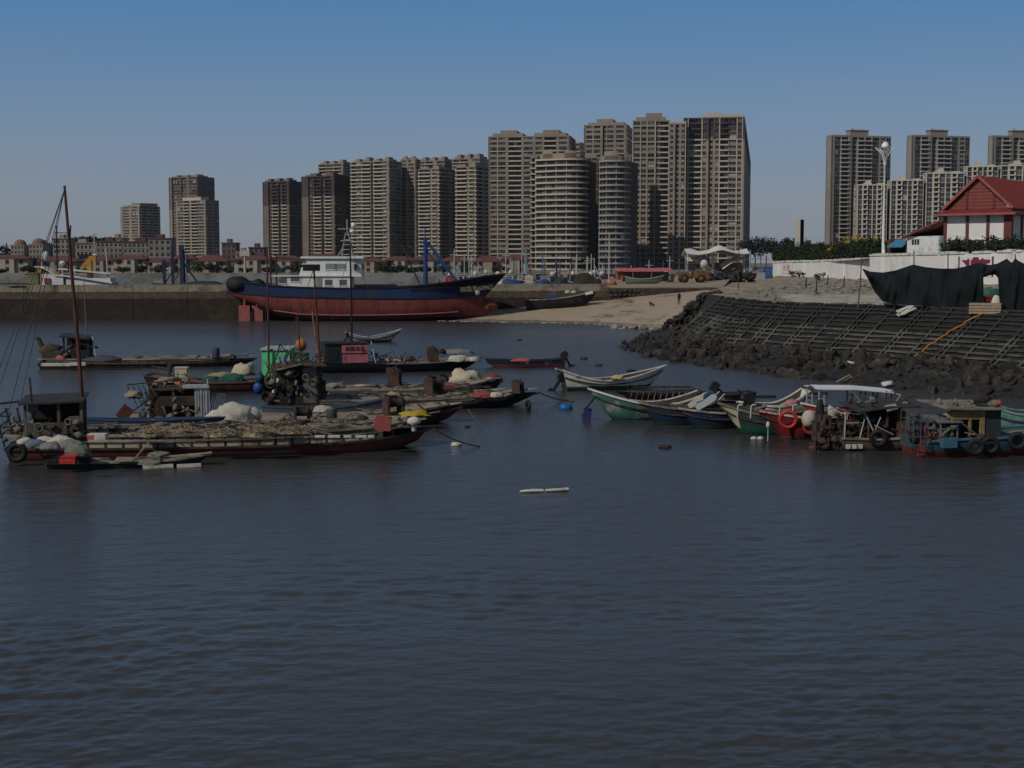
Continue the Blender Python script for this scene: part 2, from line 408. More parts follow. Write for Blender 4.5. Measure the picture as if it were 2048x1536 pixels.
WB = [(52, 330), (49.2, 262), (49.7, 225), (49.6, 192), (49.6, 160), (54, 146), (58.5, 128), (74, 70)]   # foot of the white wall
def gz(p): return 5.7
rows = []
for j in range(41):
    u = j / 4
    a = sect(u, 0); f = u / 10 * (len(WB) - 2) ; i = min(int(f + 1), len(WB) - 2); t = f + 1 - i
    b = V((*[lerp(WB[i][q], WB[i + 1][q], t) for q in (0, 1)], 5.72)); r = []
    for k in range(17):
        p = a.lerp(b, k / 16); z = lerp(4.55, 5.72, max(0, (k - 6) / 10) ** 1.2)
        p.z = z + (.22 * noise.noise(p * .55) * min(1, k / 9) + .07 * noise.noise(p * 1.9)) * (1 if 1 < k else 0); r.append(p)
    rows.append(r)
mb = MB(); mb.grid(rows)
mb.grid([[V((14.5, 210, 4.385)), V((31, 209, 4.42)), V((52, 331, 5.72))], [V((14.5, 400, 4.39)), V((45, 400, 4.6)), V((80, 400, 5.8))]], 1)
mb.add([V((24.5, 164, 4.37)), V((30, 209, 4.37)), V((31, 420, 4.36)), V((420, 420, 4.36)), V((420, 60, 4.37)), V((75, 60, 4.37)), V((45, 112, 4.3)), V((34, 128, 4.3))], [(0, 1, 2, 3, 4, 5, 6, 7)], 1)
tag(mb.build('yard_ground', [rubble, earth]), kind='structure')
# sunlit sandy track and concrete apron
rows = [[sect(u / 4, 0).lerp(V((44, 200, 4.9)), .08 + v * .3) + V((0, 0, .35 + .1 * v)) for v in range(3)] for u in range(0, 9)]
# apron slab by the net pole
mb = MB(); ed = [sect(3.9 + i * .22, 0) + V((.1, .25, .22)) for i in range(8)]; bk = [V((lerp(25.5, 36, i / 7), lerp(136, 133, i / 7), 5.0)) for i in range(8)]
mb.slab([ed, [a.lerp(b, .5) for a, b in zip(ed, bk)], bk], .3)
tag(mb.build('concrete_apron', M('apron_concrete', (.38, .345, .28), 1., .15, .7, (.17, .165, .15), .4, .5)), 'flat pale concrete slab at the top of the lattice slope', 'slab')
# ---- boulders
rg = random.Random(21); rockm = []
stone = M('wet_brown_rock', (.030, .025, .021), .9, .5, 1.8, (.06, .052, .043), .3, 1.1, .05, 5)
for i in range(9):
    mb = MB(); mb.blob((0, 0, 0), (1, rg.uniform(.75, 1), rg.uniform(.65, .85)), i * 3 + 1, 0, .5, 2, 1.3, sm=False)
    me = mb.build('boulder', stone); rockm.append(me)
nt_ = stone.node_tree; oi = nt_.nodes.new('ShaderNodeObjectInfo'); mr_ = nt_.nodes.new('ShaderNodeMapRange'); mr_.inputs[3].default_value = .55; mr_.inputs[4].default_value = 1.7; nt_.links.new(oi.outputs['Random'], mr_.inputs[0])
bs_ = nt_.nodes['Principled BSDF']; src_ = bs_.inputs['Base Color'].links[0].from_socket; vm_ = nt_.nodes.new('ShaderNodeVectorMath'); vm_.operation = 'SCALE'; nt_.links.new(src_, vm_.inputs[0]); nt_.links.new(mr_.outputs[0], vm_.inputs['Scale']); nt_.links.new(vm_.outputs[0], bs_.inputs['Base Color'])
cnt = 0
def put_rock(p, s):
    global cnt
    src = rockm[cnt % 9]
    o = src if cnt < 9 else src.copy()
    if cnt >= 9: COL.objects.link(o)
    o.location = p; o.rotation_euler = (rg.uniform(0, 6), rg.uniform(0, 6), rg.uniform(0, 6)); o.scale = (s * rg.uniform(.8, 1.3), s, s * rg.uniform(.7, 1))
    tag(o, 'dark brown boulder among the rocks heaped along the foot of the slope', 'boulder', 'boulders along the shore'); cnt += 1
for n in range(286):
    u = rg.uniform(1.2, 9.4) if n % 4 else rg.uniform(1.8, 4.2); v = rg.random()
    a, b, c, d = (sect(u, k) for k in range(4)); ww = rg.random()
    p = b.lerp(c, v * 1.6) if v < .625 else c.lerp(d, (v - .625) * 1.9)
    p = p + V((rg.uniform(-.4, .4), rg.uniform(-.4, .4), .1))
    put_rock(p, (.62 if u < 2.8 else 1) * rg.choice((.22, .28, .33, .38, .45, .52, .66)))
mb = MB()
for n in range(3000):
    u = rg.uniform(.1, 9.9); k = rg.uniform(0, 1)
    if u < 3 and rg.random() < .12: p = sect(u, 0).lerp(sect(u, 1), .6 + .4 * rg.random())
    else: p = sect(u, 1).lerp(sect(u, 3), rg.random() * .86)
    if n % 9 == 0: u = rg.uniform(0, 1.25); p = sect(u, 0).lerp(sect(u, 2), rg.random())
    z = rg.uniform(.14, .36) if n % 3 else rg.uniform(.25, .48); mb.blob(p + V((rg.uniform(-.5, .5), rg.uniform(-.5, .5), .1)), (z, z * rg.uniform(.6, 1), z * .7), n, 0, .7, 1, sm=False)
tag(mb.build('rock_rubble', M('rubble_rock', (.030, .028, .025), .9, .5, 1.2, (.06, .055, .047), .3, .9)), None, None, None, 'stuff')
mb = MB()
for n in range(420):       # loose stones of the yard and the beach foot
    pass
    u = rg.uniform(1.5, 7.5); a = sect(u, 0); f = u / 10 * (len(WB) - 2) + 1; i = min(int(f), len(WB) - 2); b = V((*[lerp(WB[i][q], WB[i + 1][q], f - i) for q in (0, 1)], 5.72))
    k = rg.uniform(.05, .95); q = a.lerp(b, k); q.z = lerp(4.55, 5.72, max(0, (k * 16 - 6) / 10) ** 1.2) + .08
    z = rg.choice((.1, .13, .18, .25, .4)); mb.blob(q, (z * 1.3, z, z * .6), n, 0, .6, 1, sm=False)
for n in range(46):
    t = rg.random(); p = V((13.8 + t * 5 + rg.gauss(0, .8), 176 - t * 6 + rg.gauss(0, 1.5), .15)); z = rg.uniform(.2, .5); mb.blob(p, (z * 1.3, z, z * .7), n, 0, .6, 1, sm=False)
tag(mb.build('loose_stones', M('loose_stone', (.20, .18, .15), .95, .45, 1.)), None, None, None, 'stuff')
# ---- high-rise blocks
GL = [M('dark_glass', (.016, .020, .027), .3, .3, .3, spec=.3), M('blue_glass', (.04, .058, .085), .25, .3, .3, spec=.4),
      M('curtained_glass', (.13, .125, .112), .4, .3, .4, spec=.3), M('grey_glass', (.035, .034, .034), .25, .3, .3, spec=.4), M('pale_panel', (.34, .37, .40), .4, .2, .4)]  # pane tones, mixed at random over each facade
unit = []
for g in GL:
    mb = MB(); mb.bx(-.5, .5, 0, .08, -.5, .5); mb.bx(-.03, .03, -.05, .0, -.5, .5, 1); o = mb.build('window', [g, M('window_frame', (.19, .17, .15), .6)]); unit.append(o.data); bpy.data.objects.remove(o)
def pick(rg, w): 
    return rg.choices(range(5), w)[0]
class Facade:
    """walls of a block drawn column by column; every pane is put down as a window"""
    def __init__(s, rg, fh, weights): s.w = MB(); s.win = []; s.rg = rg; s.fh = fh; s.wt = weights
    def face(s, A, B, H, cols, dark_from=2., band=0, zb=0.):
        A, B = V(A), V(B); L = (B - A).length; t = (B - A) / L; n = V((t.y, -t.x, 0)); tot = sum(c[1] for c in cols); x = 0.
        fl = int(H / s.fh); fh = H / fl
        T = Matrix((( t.x, -n.x, 0, A.x), (t.y, -n.y, 0, A.y), (0, 0, 1, A.z), (0, 0, 0, 1)))   # local x along, y inward, z up
        W = s.w
        for c in cols:
            ty, wd = c[0], c[1] * L / tot; pr = c[2] if len(c) > 2 else 0.; hh = H * (c[3] if len(c) > 3 else 1.); x0, x1 = x, x + wd; x = x1
            cf = int(round(hh / fh)); m0 = 0
            def mt(z): return 1 if z / H > dark_from else 0
            if ty == 'c': W.bx(x0, x1, -pr - .25, 1.0, 0, hh, 2, T); continue
            if ty == 'p':
                if dark_from < 1:
                    W.bx(x0, x1, -pr, 1.0, 0, dark_from * H, 0, T); W.bx(x0, x1, -pr, 1.0, dark_from * H, hh, 1, T)
                else: W.bx(x0, x1, -pr, 1.0, 0, hh, 0, T)
                continue
            rec = {'w': .35, 'b': 1.5, 's': 1.6, 'g': .2}[ty]; pw = min(.34, wd * .09)
            for q in (x0, x1 - pw):
                W.bx(q, q + pw, -pr - (.12 if ty == 'g' else 0), rec + .5 - pr, 0, min(dark_from, 1) * H if dark_from < 1 else hh, 0, T)
                if dark_from < 1: W.bx(q, q + pw, -pr, rec + .5 - pr, dark_from * H, hh, 1, T)
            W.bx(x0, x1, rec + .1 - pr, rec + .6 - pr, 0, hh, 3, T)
            for f in range(cf):
                z = f * fh; mm = mt(z)
                if ty == 'w': W.bx(x0 + pw, x1 - pw, -pr + .05, rec - pr + .2, z, z + .62, mm, T); zz0, zz1 = z + .62, z + fh - .22; W.bx(x0 + pw, x1 - pw, -pr + .05, rec - pr + .2, zz1, z + fh, mm, T)
                if ty == 'w' and f % 3 == 0 and wd > 2: W.bx(x0 - .02, x1 + .02, -pr - .4, rec - pr, z - .06, z + .38, 2 if mm == 0 else 1, T)
                elif ty == 'b': W.bx(x0 - .1, x1 + .1, -pr - .75, rec - pr + .2, z - .1, z + .72, 2 if not mm else 1, T); zz0, zz1 = z + .72, z + fh - .1
                elif ty == 'g': W.bx(x0 + pw, x1 - pw, -pr + .05, rec - pr + .2, z, z + .3, mm, T); zz0, zz1 = z + .3, z + fh
                else: W.bx(x0 + pw, x1 - pw, rec - pr - .2, rec - pr + .2, z, z + 1.3, mm, T); zz0, zz1 = z + 1.3, z + fh - .3
                k = max(1, int(round((wd - 2 * pw) / 2.6)))
                for i in range(k):
                    a = lerp(x0 + pw, x1 - pw, i / k); b = lerp(x0 + pw, x1 - pw, (i + 1) / k)
                    c_ = T @ V(((a + b) / 2, rec - pr, (zz0 + zz1) / 2))
                    s.win.append((c_, atan2(t.y, t.x), b - a - .06, zz1 - zz0 - .04, pick(s.rg, s.wt)))
                if band and f % band == 0 and ty != 's':
                    W.bx(x0 - .05, x1 + .05, -pr - .95, .3, z + .02, z + 1.0, 2, T)
        return fl
    def roof(s, pts, z, crown, T=None):
        s.w.prism([(p.x, p.y) for p in pts], z - .4, z + .02, 0)
    def finish(s, name, label, cat, group, mats, loc):
        o = thing(name, label, cat, loc, 0, group); s.w.build('wall', mats, o)
        ordr = sorted(range(len(s.win)), key=lambda i: (s.win[i][0].y - s.win[i][0].z * .25))
        keep = set(ordr[:100]); rest = {}
        for i, (c, rz, a, h, g) in enumerate(s.win):
            if i in keep:
                e = bpy.data.objects.new('window', unit[g]); COL.objects.link(e); e.parent = o; e.location = c; e.rotation_euler = (0, 0, rz); e.scale = (a, 1, h)
            else: rest.setdefault(0, []).append((c, rz, a, h, g))
        if rest:
            mb = MB()
            for c, rz, a, h, g in rest[0]:
                T = Matrix.Translation(c) @ Matrix.Rotation(rz, 4, 'Z'); mb.bx(-a / 2, a / 2, 0, .08, -h / 2, h / 2, g, T); mb.bx(-.03 * a, .03 * a, -.05, 0, -h / 2, h / 2, 5, T)
            tag(mb.build('window', GL + [MATS['window_frame']], o), kind='stuff')
        return o
def kx(px): return (px - 1024) / FPX
tan_w = M('tan_render', (.255, .215, .17), .9, .15, .05, (.21, .18, .15), .3, .06); brown_w = M('brown_tile', (.155, .122, .10), .85, .15, .06)
cream = M('cream_trim', (.46, .40, .315), .85, .12, .1); shadow_w = M('loggia_shade', (.075, .068, .062), .9, .3, .1)  # shade of the recesses put into the dark backing colour
plum = M('plum_tile', (.075, .052, .05), .85, .15, .06); grey_w = M('grey_render', (.27, .245, .21), .9, .15, .05, (.22, .205, .18), .3, .06)
pale_w = M('pale_render', (.50, .46, .385), .9, .1, .06, (.43, .40, .34), .3, .1)
pinkbr = M('pinkish_tile', (.27, .22, .18), .85, .15, .06)
def tower(label, pa, pb, pc, ytop, fp, front, side, crown, mats=None, phi=24, dark=2., band=0, seed=1, wt=(5, 2.4, 2.0, 4, .45), grp='tan apartment towers across the harbour', fh=3.0):
    rg = random.Random(seed); d = fh * FPX / fp; ph = radians(phi); c, s = cos(ph), sin(ph)
    H = 8 + (525 - ytop) * d / FPX - 4; B = V((kx(pb) * d, d, 0)); ka, kc = kx(pa), kx(pc)
    w = (B.x - ka * B.y) / (c + ka * s); v = max(4, (kc * B.y - B.x) / (s - kc * c)) if pc > pb + 1 else 12
    A = B - V((c, -s, 0)) * w; Cc = B + V((s, c, 0)) * v; D = A + V((s, c, 0)) * v
    o0 = V((B.x, B.y, 4)); sh = lambda p: p - V((B.x, B.y, 0))
    F = Facade(rg, fh, wt)
    F.face(sh(A), sh(B), H, front, dark, band); F.face(sh(B), sh(Cc), H, side, dark, 0)
    F.face(sh(D), sh(A), H, [('p', 1), ('w', 1), ('p', 1)], dark)
    pts = [sh(A), sh(B), sh(Cc), sh(D)]
    ins = [p + (sh(A + Cc) / 2 - p) * .06 for p in pts]
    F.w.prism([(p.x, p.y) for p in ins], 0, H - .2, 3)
    F.w.prism([(p.x, p.y) for p in pts], H - .3, H + .5, 0 if dark > 1 else 1)
    X = V((c, -s, 0)); Y_ = V((s, c, 0)); o = sh(A)
    for (a, b, h0, h1, q0, q1, mi) in crown:     # blocks on the roof: along front a..b, depth q0..q1
        p = [o + X * (a * w) + Y_ * (q0 * v), o + X * (b * w) + Y_ * (q0 * v), o + X * (b * w) + Y_ * (q1 * v), o + X * (a * w) + Y_ * (q1 * v)]
        F.w.prism([(k.x, k.y) for k in p], H + h0, H + h1, mi)
        if h1 - h0 > 2.5:
            e = .5; p = [o + X * (a * w - e) + Y_ * (q0 * v - e), o + X * (b * w + e) + Y_ * (q0 * v - e), o + X * (b * w + e) + Y_ * (q1 * v + e), o + X * (a * w - e) + Y_ * (q1 * v + e)]
            F.w.prism([(k.x, k.y) for k in p], H + h1, H + h1 + .45, mi)
    return F.finish('apartment_tower', label, 'apartment tower', grp, mats or [tan_w, brown_w, cream, shadow_w], o0)
W_, B_, P_, S_, G_ = 'w', 'b', 'p', 's', 'g'
def CR(n=3, seed=0, hi=6.5):
    r = random.Random(seed); o = []
    for i in range(n):
        a = (i + .15) / n; b = (i + .85) / n; h = r.uniform(.5, .8) * hi
        o.append((a, b, .5, h * .55, .1, .7, 0)); o.append((lerp(a, b, .25), lerp(a, b, .75), h * .55, h, .2, .55, 0))
    return o
tower('shortest free-standing tan tower behind the low houses at far left', 246, 284, 325, 414, 5.6, [(P_, .4, .3), (W_, 1), (P_, .3), (W_, 1), (P_, .3, .3)], [(P_, .3), (B_, 1.2), (W_, 1), (B_, 1.2), (P_, .3)], [(.55, .98, .5, 3.2, .05, .9, 0), (.05, .3, .5, 1.6, .1, .6, 0)], phi=40, seed=2)
tower('stepped tan tower with dark upper storeys beside the shortest tower', 343, 400, 434, 356, 6.0, [(P_, .4), (S_, .8), (W_, .5), (S_, .8), (P_, .3), (W_, 1.2)], [(W_, 1), (P_, .3), (W_, 1)], CR(3, 4, 5), dark=.64, phi=30, seed=3)
tower('lower tan wing in front of the stepped dark-topped tower', 355, 416, 442, 402, 6.1, [(P_, .3), (W_, 1), (B_, .9), (P_, .2), (B_, 1.1), (W_, .9), (P_, .3)], [(W_, 1), (P_, .2), (W_, 1)], [(.2, .8, .5, 3.4, .1, .7, 2)], phi=30, seed=4)
tower('dark brown tower first on the left of the long row', 529, 582, 607, 365, 6.5, [(P_, .9), (S_, .7), (B_, 1), (S_, .6), (B_, .8), (P_, .4)], [(W_, 1), (P_, .6), (W_, 1)], CR(3, 5, 5), mats=[brown_w, plum, cream, shadow_w], dark=.72, phi=32, seed=5, wt=(5, 2, .6, 4, .1))
tower('dark brown tower second from the left of the long row', 606, 672, 705, 354, 6.9, [(P_, .9), (S_, .8), (B_, 1), (S_, .5), (B_, .9), (P_, .4)], [(W_, 1), (P_, .6), (W_, 1)], CR(2, 6, 4.5), mats=[brown_w, plum, cream, shadow_w], dark=.78, phi=32, seed=6, wt=(5, 2, .6, 4, .1))
tower('tan tower top showing behind the second brown tower', 640, 690, 712, 330, 6.4, [(B_, 1), (W_, 1), (B_, 1), (P_, .3)], [(W_, 1), (P_, .5)], CR(3, 7, 6), phi=30, seed=7)
tower('broad tan tower banded with cream balconies every second floor', 704, 781, 806, 325, 7.1, [(B_, .8), (W_, .7), (B_, 1.2), (S_, .4), (B_, 1.2), (W_, .5), (P_, .35)], [(W_, 1), (W_, 1), (P_, .2)], CR(4, 8, 5.5), band=2, phi=28, seed=8)
tower('slim tan tower with many small openings right of the broad banded tower', 803, 834, 842, 322, 7.0, [(W_, 1), (P_, .3), (W_, 1.1), (P_, .3)], [(W_, 1)], CR(2, 9, 5), phi=24, seed=9)
tower('tan tower top with roof turrets behind the cream banded pair', 836, 890, 915, 324, 6.7, [(W_, 1), (B_, 1), (P_, .4), (W_, 1)], [(W_, 1), (P_, .3)], CR(3, 10, 6), phi=24, seed=10)
tower('left one of the two lower cream banded towers', 838, 879, 912, 340, 7.4, [(B_, 1.6), (P_, .15), (W_, .6), (P_, .3)], [(B_, 1), (S_, .3), (B_, 1)], CR(2, 11, 4), band=2, phi=30, seed=11)
tower('tan tower top with turrets behind the right banded tower', 905, 960, 985, 320, 6.8, [(W_, 1), (B_, 1), (P_, .4), (W_, 1)], [(W_, 1)], CR(3, 12, 7), phi=22, seed=12)
tower('right one of the two lower cream banded towers', 912, 952, 982, 336, 7.7, [(B_, 1.6), (P_, .15), (W_, .7), (P_, .25)], [(B_, 1), (P_, .2), (B_, 1)], CR(2, 13, 5), band=2, phi=30, seed=13)
tower('tall twin-crowned tan tower left of the curved building', 977, 1139, 1150, 276, 9.5, [(P_, .2), (W_, .9), ('c', .06), (W_, 1.0), (P_, .25), (B_, 1.6, -.9), (P_, .2), (W_, 1.2), (P_, .2), (W_, .9), (P_, .2), (B_, 1.5, -.6), (P_, .2), (W_, 1.1), (P_, .3)], [(W_, 1)],
      [(.05, .42, .5, 2.4, .05, .8, 0), (.14, .34, 2.4, 4.4, .1, .6, 0), (.56, .95, .5, 2.4, .05, .8, 0), (.66, .86, 2.4, 4.4, .1, .6, 0)], phi=8, seed=14, mats=[tan_w, brown_w, cream, shadow_w], wt=(4, 3, .8, 4, .1))
tower('tan tower top between the twin-crowned tower and the tall pair', 1128, 1160, 1180, 290, 8.4, [(W_, 1), (B_, 1), (W_, 1)], [(W_, 1)], CR(2, 15, 3), phi=15, seed=15)
tower('tall tan tower rising behind the curved building', 1166, 1252, 1264, 254, 9.3, [(P_, .25), (W_, 1), ('c', .07), (W_, 1), (P_, .2), (S_, .6), (W_, 1), (P_, .2), (W_, 1.2), (P_, .4)], [(W_, 1)], [(.08, .92, .5, 2.0, .05, .8, 0), (.28, .66, 2.0, 4.4, .1, .7, 0)], phi=10, seed=16)
tower('tallest tan tower with a central roof block and a plum-coloured upper panel', 1262, 1336, 1340, 246, 10.2, [('c', .1), (W_, 1), ('c', .08), (W_, .8), ('c', .08), (W_, 1), ('c', .12), (W_, .5, -.4), (B_, 1.4, -.6)], [(W_, 1)], [(.1, .9, .5, 2.2, .05, .8, 0), (.36, .8, 2.2, 4.6, .1, .7, 0)], phi=5, seed=17, mats=[tan_w, plum, cream, shadow_w])
tower('narrow brown tower with a column of dark square openings', 1334, 1368, 1376, 252, 10.4, [('c', .1), (W_, .6), (P_, .2), (S_, .7), (P_, .2), (W_, .6), ('c', .12)], [(W_, 1)], [(.0, 1, .5, 1.5, .02, .8, 2)], phi=5, seed=18, mats=[pinkbr, plum, cream, shadow_w], wt=(3, 1, .6, 6, .2))
tower('wide brown tower at the right end of the row with plum top floors', 1363, 1484, 1497, 240, 10.4, [(W_, .5, .2), ('c', .09), (B_, 1.5, -.5), ('c', .12), (W_, .45), (P_, .2), (S_, .6), (P_, .2), (W_, .45), ('c', .12), (B_, 1.0, -.4), (W_, .9, -.3), ('c', .1), (W_, .5), ('c', .08), (P_, .22, .2)], [(P_, 1)], [(.3, .98, .5, 3.0, .02, .8, 2), (.38, .62, 3.0, 3.8, .02, .6, 2)], dark=.86, phi=10, seed=19, mats=[pinkbr, plum, cream, shadow_w], wt=(4, 2, 2.2, 4, 1.0))
# ---- right hand towers and the stepped row
GR = 'grey towers behind the stepped row'
for (lab, a, b, c_, yt, sd_) in (('leftmost grey tower standing clear behind the white wall', 1646, 1657, 1774, 276, 31), ('grey tower in the middle of the three behind the stepped row', 1805, 1816, 1930, 276, 32), ('grey tower at the right edge behind the stepped row', 1966, 1976, 2094, 277, 33)):
    tower(lab, a, b, c_, yt, 8.6, [(P_, 1)], [(P_, .35), (G_, .7, -.4), (B_, .9, .3), (P_, .35, .3), (S_, .7), (B_, .8, .2), (B_, .8, .2), (P_, .12), (G_, .8, -.3), (P_, .12), (W_, .6), (G_, .6)], [(0, 1, .5, 1.0, 0, 1, 0), (.1, .9, .5, 4.4, .32, .62, 0), (.3, .6, 4.4, 6.5, .36, .4, 2), (.3, .6, 4.4, 5.6, .5, .56, 2)], mats=[grey_w, plum, pale_w, shadow_w], phi=74, seed=sd_, wt=(4, 4, .6, 4, .1), grp=GR)
bl = [(1702, 1766, 372, 41), (1768, 1838, 363, 42), (1838, 1918, 349, 43), (1918, 1985, 336, 44), (1985, 2075, 334, 45)]
for i, (a, b, yt, sd_) in enumerate(bl):
    tower('cream slab block, %s of the stepped row behind the red roofed hall' % ('lowest and leftmost', 'second lowest', 'middle step', 'fourth step', 'highest and rightmost')[i], a, a + 6, b + 3, yt, 9.3, [(P_, .3), (W_, .5), (P_, .3)],
          [(P_, .1), (G_, 1.3, -.6), (P_, .16, .2), (B_, .9, .1), (P_, .16, .2), (G_, 1.1, -.6), (P_, .1), (G_, .9, -.5), (P_, .16, .2), (B_, .9, .1), (P_, .16, .2), (G_, 1.2, -.6)], [(0, .9, .5, 1.3, .25, .5, 0), (.1, .8, 1.3, 3.4, .36, .48, 0), (.0, .9, .5, 1.3, .7, .9, 0)], mats=[pale_w, plum, pale_w, shadow_w], phi=96, seed=sd_, wt=(5, 3, .8, 5, .2), grp='cream slab blocks in a stepped row')

# ---- curved building
def curved(label, poly, ztop, nfl, name, mats, seed, roofblocks, glassw):
    rg = random.Random(seed); o = thing(name, label, 'apartment tower', (poly[0].x, poly[0].y, 4)); P = [p - poly[0] for p in poly]; n = len(P); fh = (ztop - 4) / nfl
    nrm = []
    for i in range(n):
        d = (P[min(i + 1, n - 1)] - P[max(i - 1, 0)]).normalized(); nrm.append(V((d.y, -d.x, 0)))
    def ring(out, z): return [P[i] + nrm[i] * out + V((0, 0, z)) for i in range(n)]
    mb = MB(); H = nfl * fh; back = [V((P[-1].x + 6, P[-1].y + 14, 0)), V((P[0].x + 4, P[0].y + 20, 0))]
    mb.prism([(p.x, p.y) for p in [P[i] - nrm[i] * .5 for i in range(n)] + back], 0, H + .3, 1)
    for i in range(0, n, 4): mb.bx(-.25, .25, -.3, .4, 0, H, 0, Matrix.Translation(P[i]) @ Matrix.Rotation(atan2(-nrm[i].x, nrm[i].y) + pi, 4, 'Z'))
    for (a, b, h, dp, m_) in roofblocks:
        i0, i1 = int(a * (n - 1)), int(b * (n - 1)); q = [P[i] - nrm[i] * 1.5 for i in range(i0, i1 + 1)]
        mb.prism([(p.x, p.y) for p in q] + [(q[-1].x + .2, q[-1].y + dp), (q[0].x + .2, q[0].y + dp)], H + .3, H + .3 + h, m_)
    mb.build('wall', mats, o)
    for f in range(nfl + 1):
        z = f * fh; b = MB(); pts = ring(1.2, z - .15), ring(1.2, z + .75), ring(.0, z + .75), ring(-.4, z - .15)
        b.grid(list(pts) + [pts[0]], 0, False); b.build('balcony', mats[2], o)
    cnt = 0; rest = MB(); step = 2
    for f in range(nfl - 1, -1, -1):
        base = pick(rg, glassw)
        for i in range(0, n - 1, step):
            a, b = P[i] - nrm[i] * .25, P[min(i + step, n - 1)] - nrm[min(i + step, n - 1)] * .25; c = (a + b) / 2 + V((0, 0, f * fh + .75 + (fh - .9) / 2)); d = b - a
            g = base if rg.random() < .7 else pick(rg, glassw)
            if cnt < 100:
                e = bpy.data.objects.new('window', unit[g]); COL.objects.link(e); e.parent = o; e.location = c; e.rotation_euler = (0, 0, atan2(d.y, d.x)); e.scale = (d.length - .05, 1, fh - .9); cnt += 1
            else:
                T = Matrix.Translation(c) @ Matrix.Rotation(atan2(d.y, d.x), 4, 'Z'); l = d.length / 2 - .02; rest.bx(-l, l, 0, .08, -(fh - .9) / 2, (fh - .9) / 2, g, T)
    tag(rest.build('window', GL, o), kind='stuff')
    return o
d = 775.
def cpt(px, dd): return V((kx(px) * dd, dd, 0))
poly = [cpt(lerp(1072, 1142, i / 14), d + 10 * (1 - i / 14) ** 1.5) for i in range(15)]
c0 = poly[-1] + V((0, 9, 0)); poly += [c0 + V((sin(a) * 9, -cos(a) * 9, 0)) for a in [radians(8 + 12 * i) for i in range(9)]]
curved('curved building wrapped in cream balcony bands on every floor', poly, 8 + (525 - 322) * d / FPX, 19, 'curved_tower', [M('warm_tan_render', (.29, .24, .175), .9, .12, .06), shadow_w, M('band_cream', (.45, .385, .30), .85, .1, .1), tan_w], 51,
       [(.05, .72, 3.4, 9, 0), (.1, .3, 5.6, 5, 0), (.5, .7, 4.6, 6, 0)], (4, 1.2, 2.0, 5, .15))
tower('low tan wing with small balconies at the left of the curved building', 1060, 1074, 1080, 318, 10.6, [(B_, 1), (W_, .3)], [(W_, 1)], [(0, 1, .5, 1.2, 0, .8, 0)], phi=5, seed=52, fh=3.0)
tower('dark tan link between the curved building and the round-fronted one', 1168, 1194, 1200, 318, 10.4, [(P_, .5), (S_, .6), (W_, .8), (P_, .2)], [(W_, 1)], [(0, .9, .5, 2, 0, .8, 0)], phi=4, seed=53)
d = 770.; poly = [cpt(1198, d + 3), cpt(1204, d + 2), cpt(1208, d + 1)] + [V((kx(1230) * d + sin(a) * 6.3, d + 3 - cos(a) * 5, 0)) for a in [radians(-64 + 12.8 * i) for i in range(11)]] + [cpt(1252, d + 1), cpt(1256, d + 3)]
curved('narrow round-fronted block with pale ribs right of the curved building', poly, 8 + (525 - 326) * d / FPX, 18, 'curved_tower', [tan_w, shadow_w, M('band_grey', (.30, .27, .235), .85, .1, .1), tan_w], 54, [(.02, .98, 3.0, 8, 0), (.1, .6, 5.4, 6, 0)], (5, 3, 1.5, 4, .5))
tower('plain brown end wall between the round-fronted block and the tallest tower', 1252, 1262, 1266, 316, 10.4, [(P_, 1)], [(P_, 1)], [(0, 1, .5, 1, 0, 1, 0)], phi=4, seed=55, mats=[M('ochre_wall', (.22, .165, .11), .9), brown_w, cream, shadow_w])

# ---- red roofed houses on the far bank
redroof = M('red_roof_tile', (.115, .046, .042), .85, .2, 1.5, (.085, .04, .036), .3, .5); housew = M('cream_house_wall', (.34, .30, .25), .9, .12, .3, (.26, .235, .20), .3, .4); hwin = M('house_glass', (.03, .034, .04), .3)
def house(px, Y, wd, H, label, roofh=2.0, dp=9, nwin=3, fl=2, wallm=None, grp='red roofed houses along the far bank', roofm=None, z0=4.0, rz=0.):
    p = V((kx(px) * Y, Y, z0)); o = thing('red_roofed_house', label, 'house', p, rz, grp); h = wd / 2
    mb = MB(); mb.bx(-h, h, 0, dp, 0, H); mb.bx(-h * .35, h * .35, -1.2, 0, 0, H * .96); mb.build('wall', wallm or housew, o)
    e = .7; mb = MB()
    vs = [(-h - e, -e - .6, H), (h + e, -e - .6, H), (h + e, dp + e, H), (-h - e, dp + e, H), (-h * .45, dp / 2, H + roofh), (h * .45, dp / 2, H + roofh)]
    mb.add(vs, [(0, 1, 5, 4), (1, 2, 5), (2, 3, 4, 5), (3, 0, 4), (0, 3, 2, 1)]); mb.bx(-h - e, h + e, -e - .6, dp + e, H - .28, H - .004); mb.build('roof', roofm or redroof, o)
    for f in range(fl):
        for k in range(nwin):
            x = lerp(-h, h, (k + .5) / nwin); y = -1.2 if abs(x) < h * .35 else 0; z = (f + .5) * H / fl; s = min(.6 * H / fl, 1.7); mb = MB(); mb.bx(-.7, .7, -.06, .05, -s / 2, s / 2)
            w_ = mb.build('window', hwin, o, (x, y, z)); mb = MB(); mb.bx(-.85, .85, -.12, .0, -s / 2 - .18, -s / 2 - .003); mb.build('sill', housew, w_)
rg = random.Random(8)
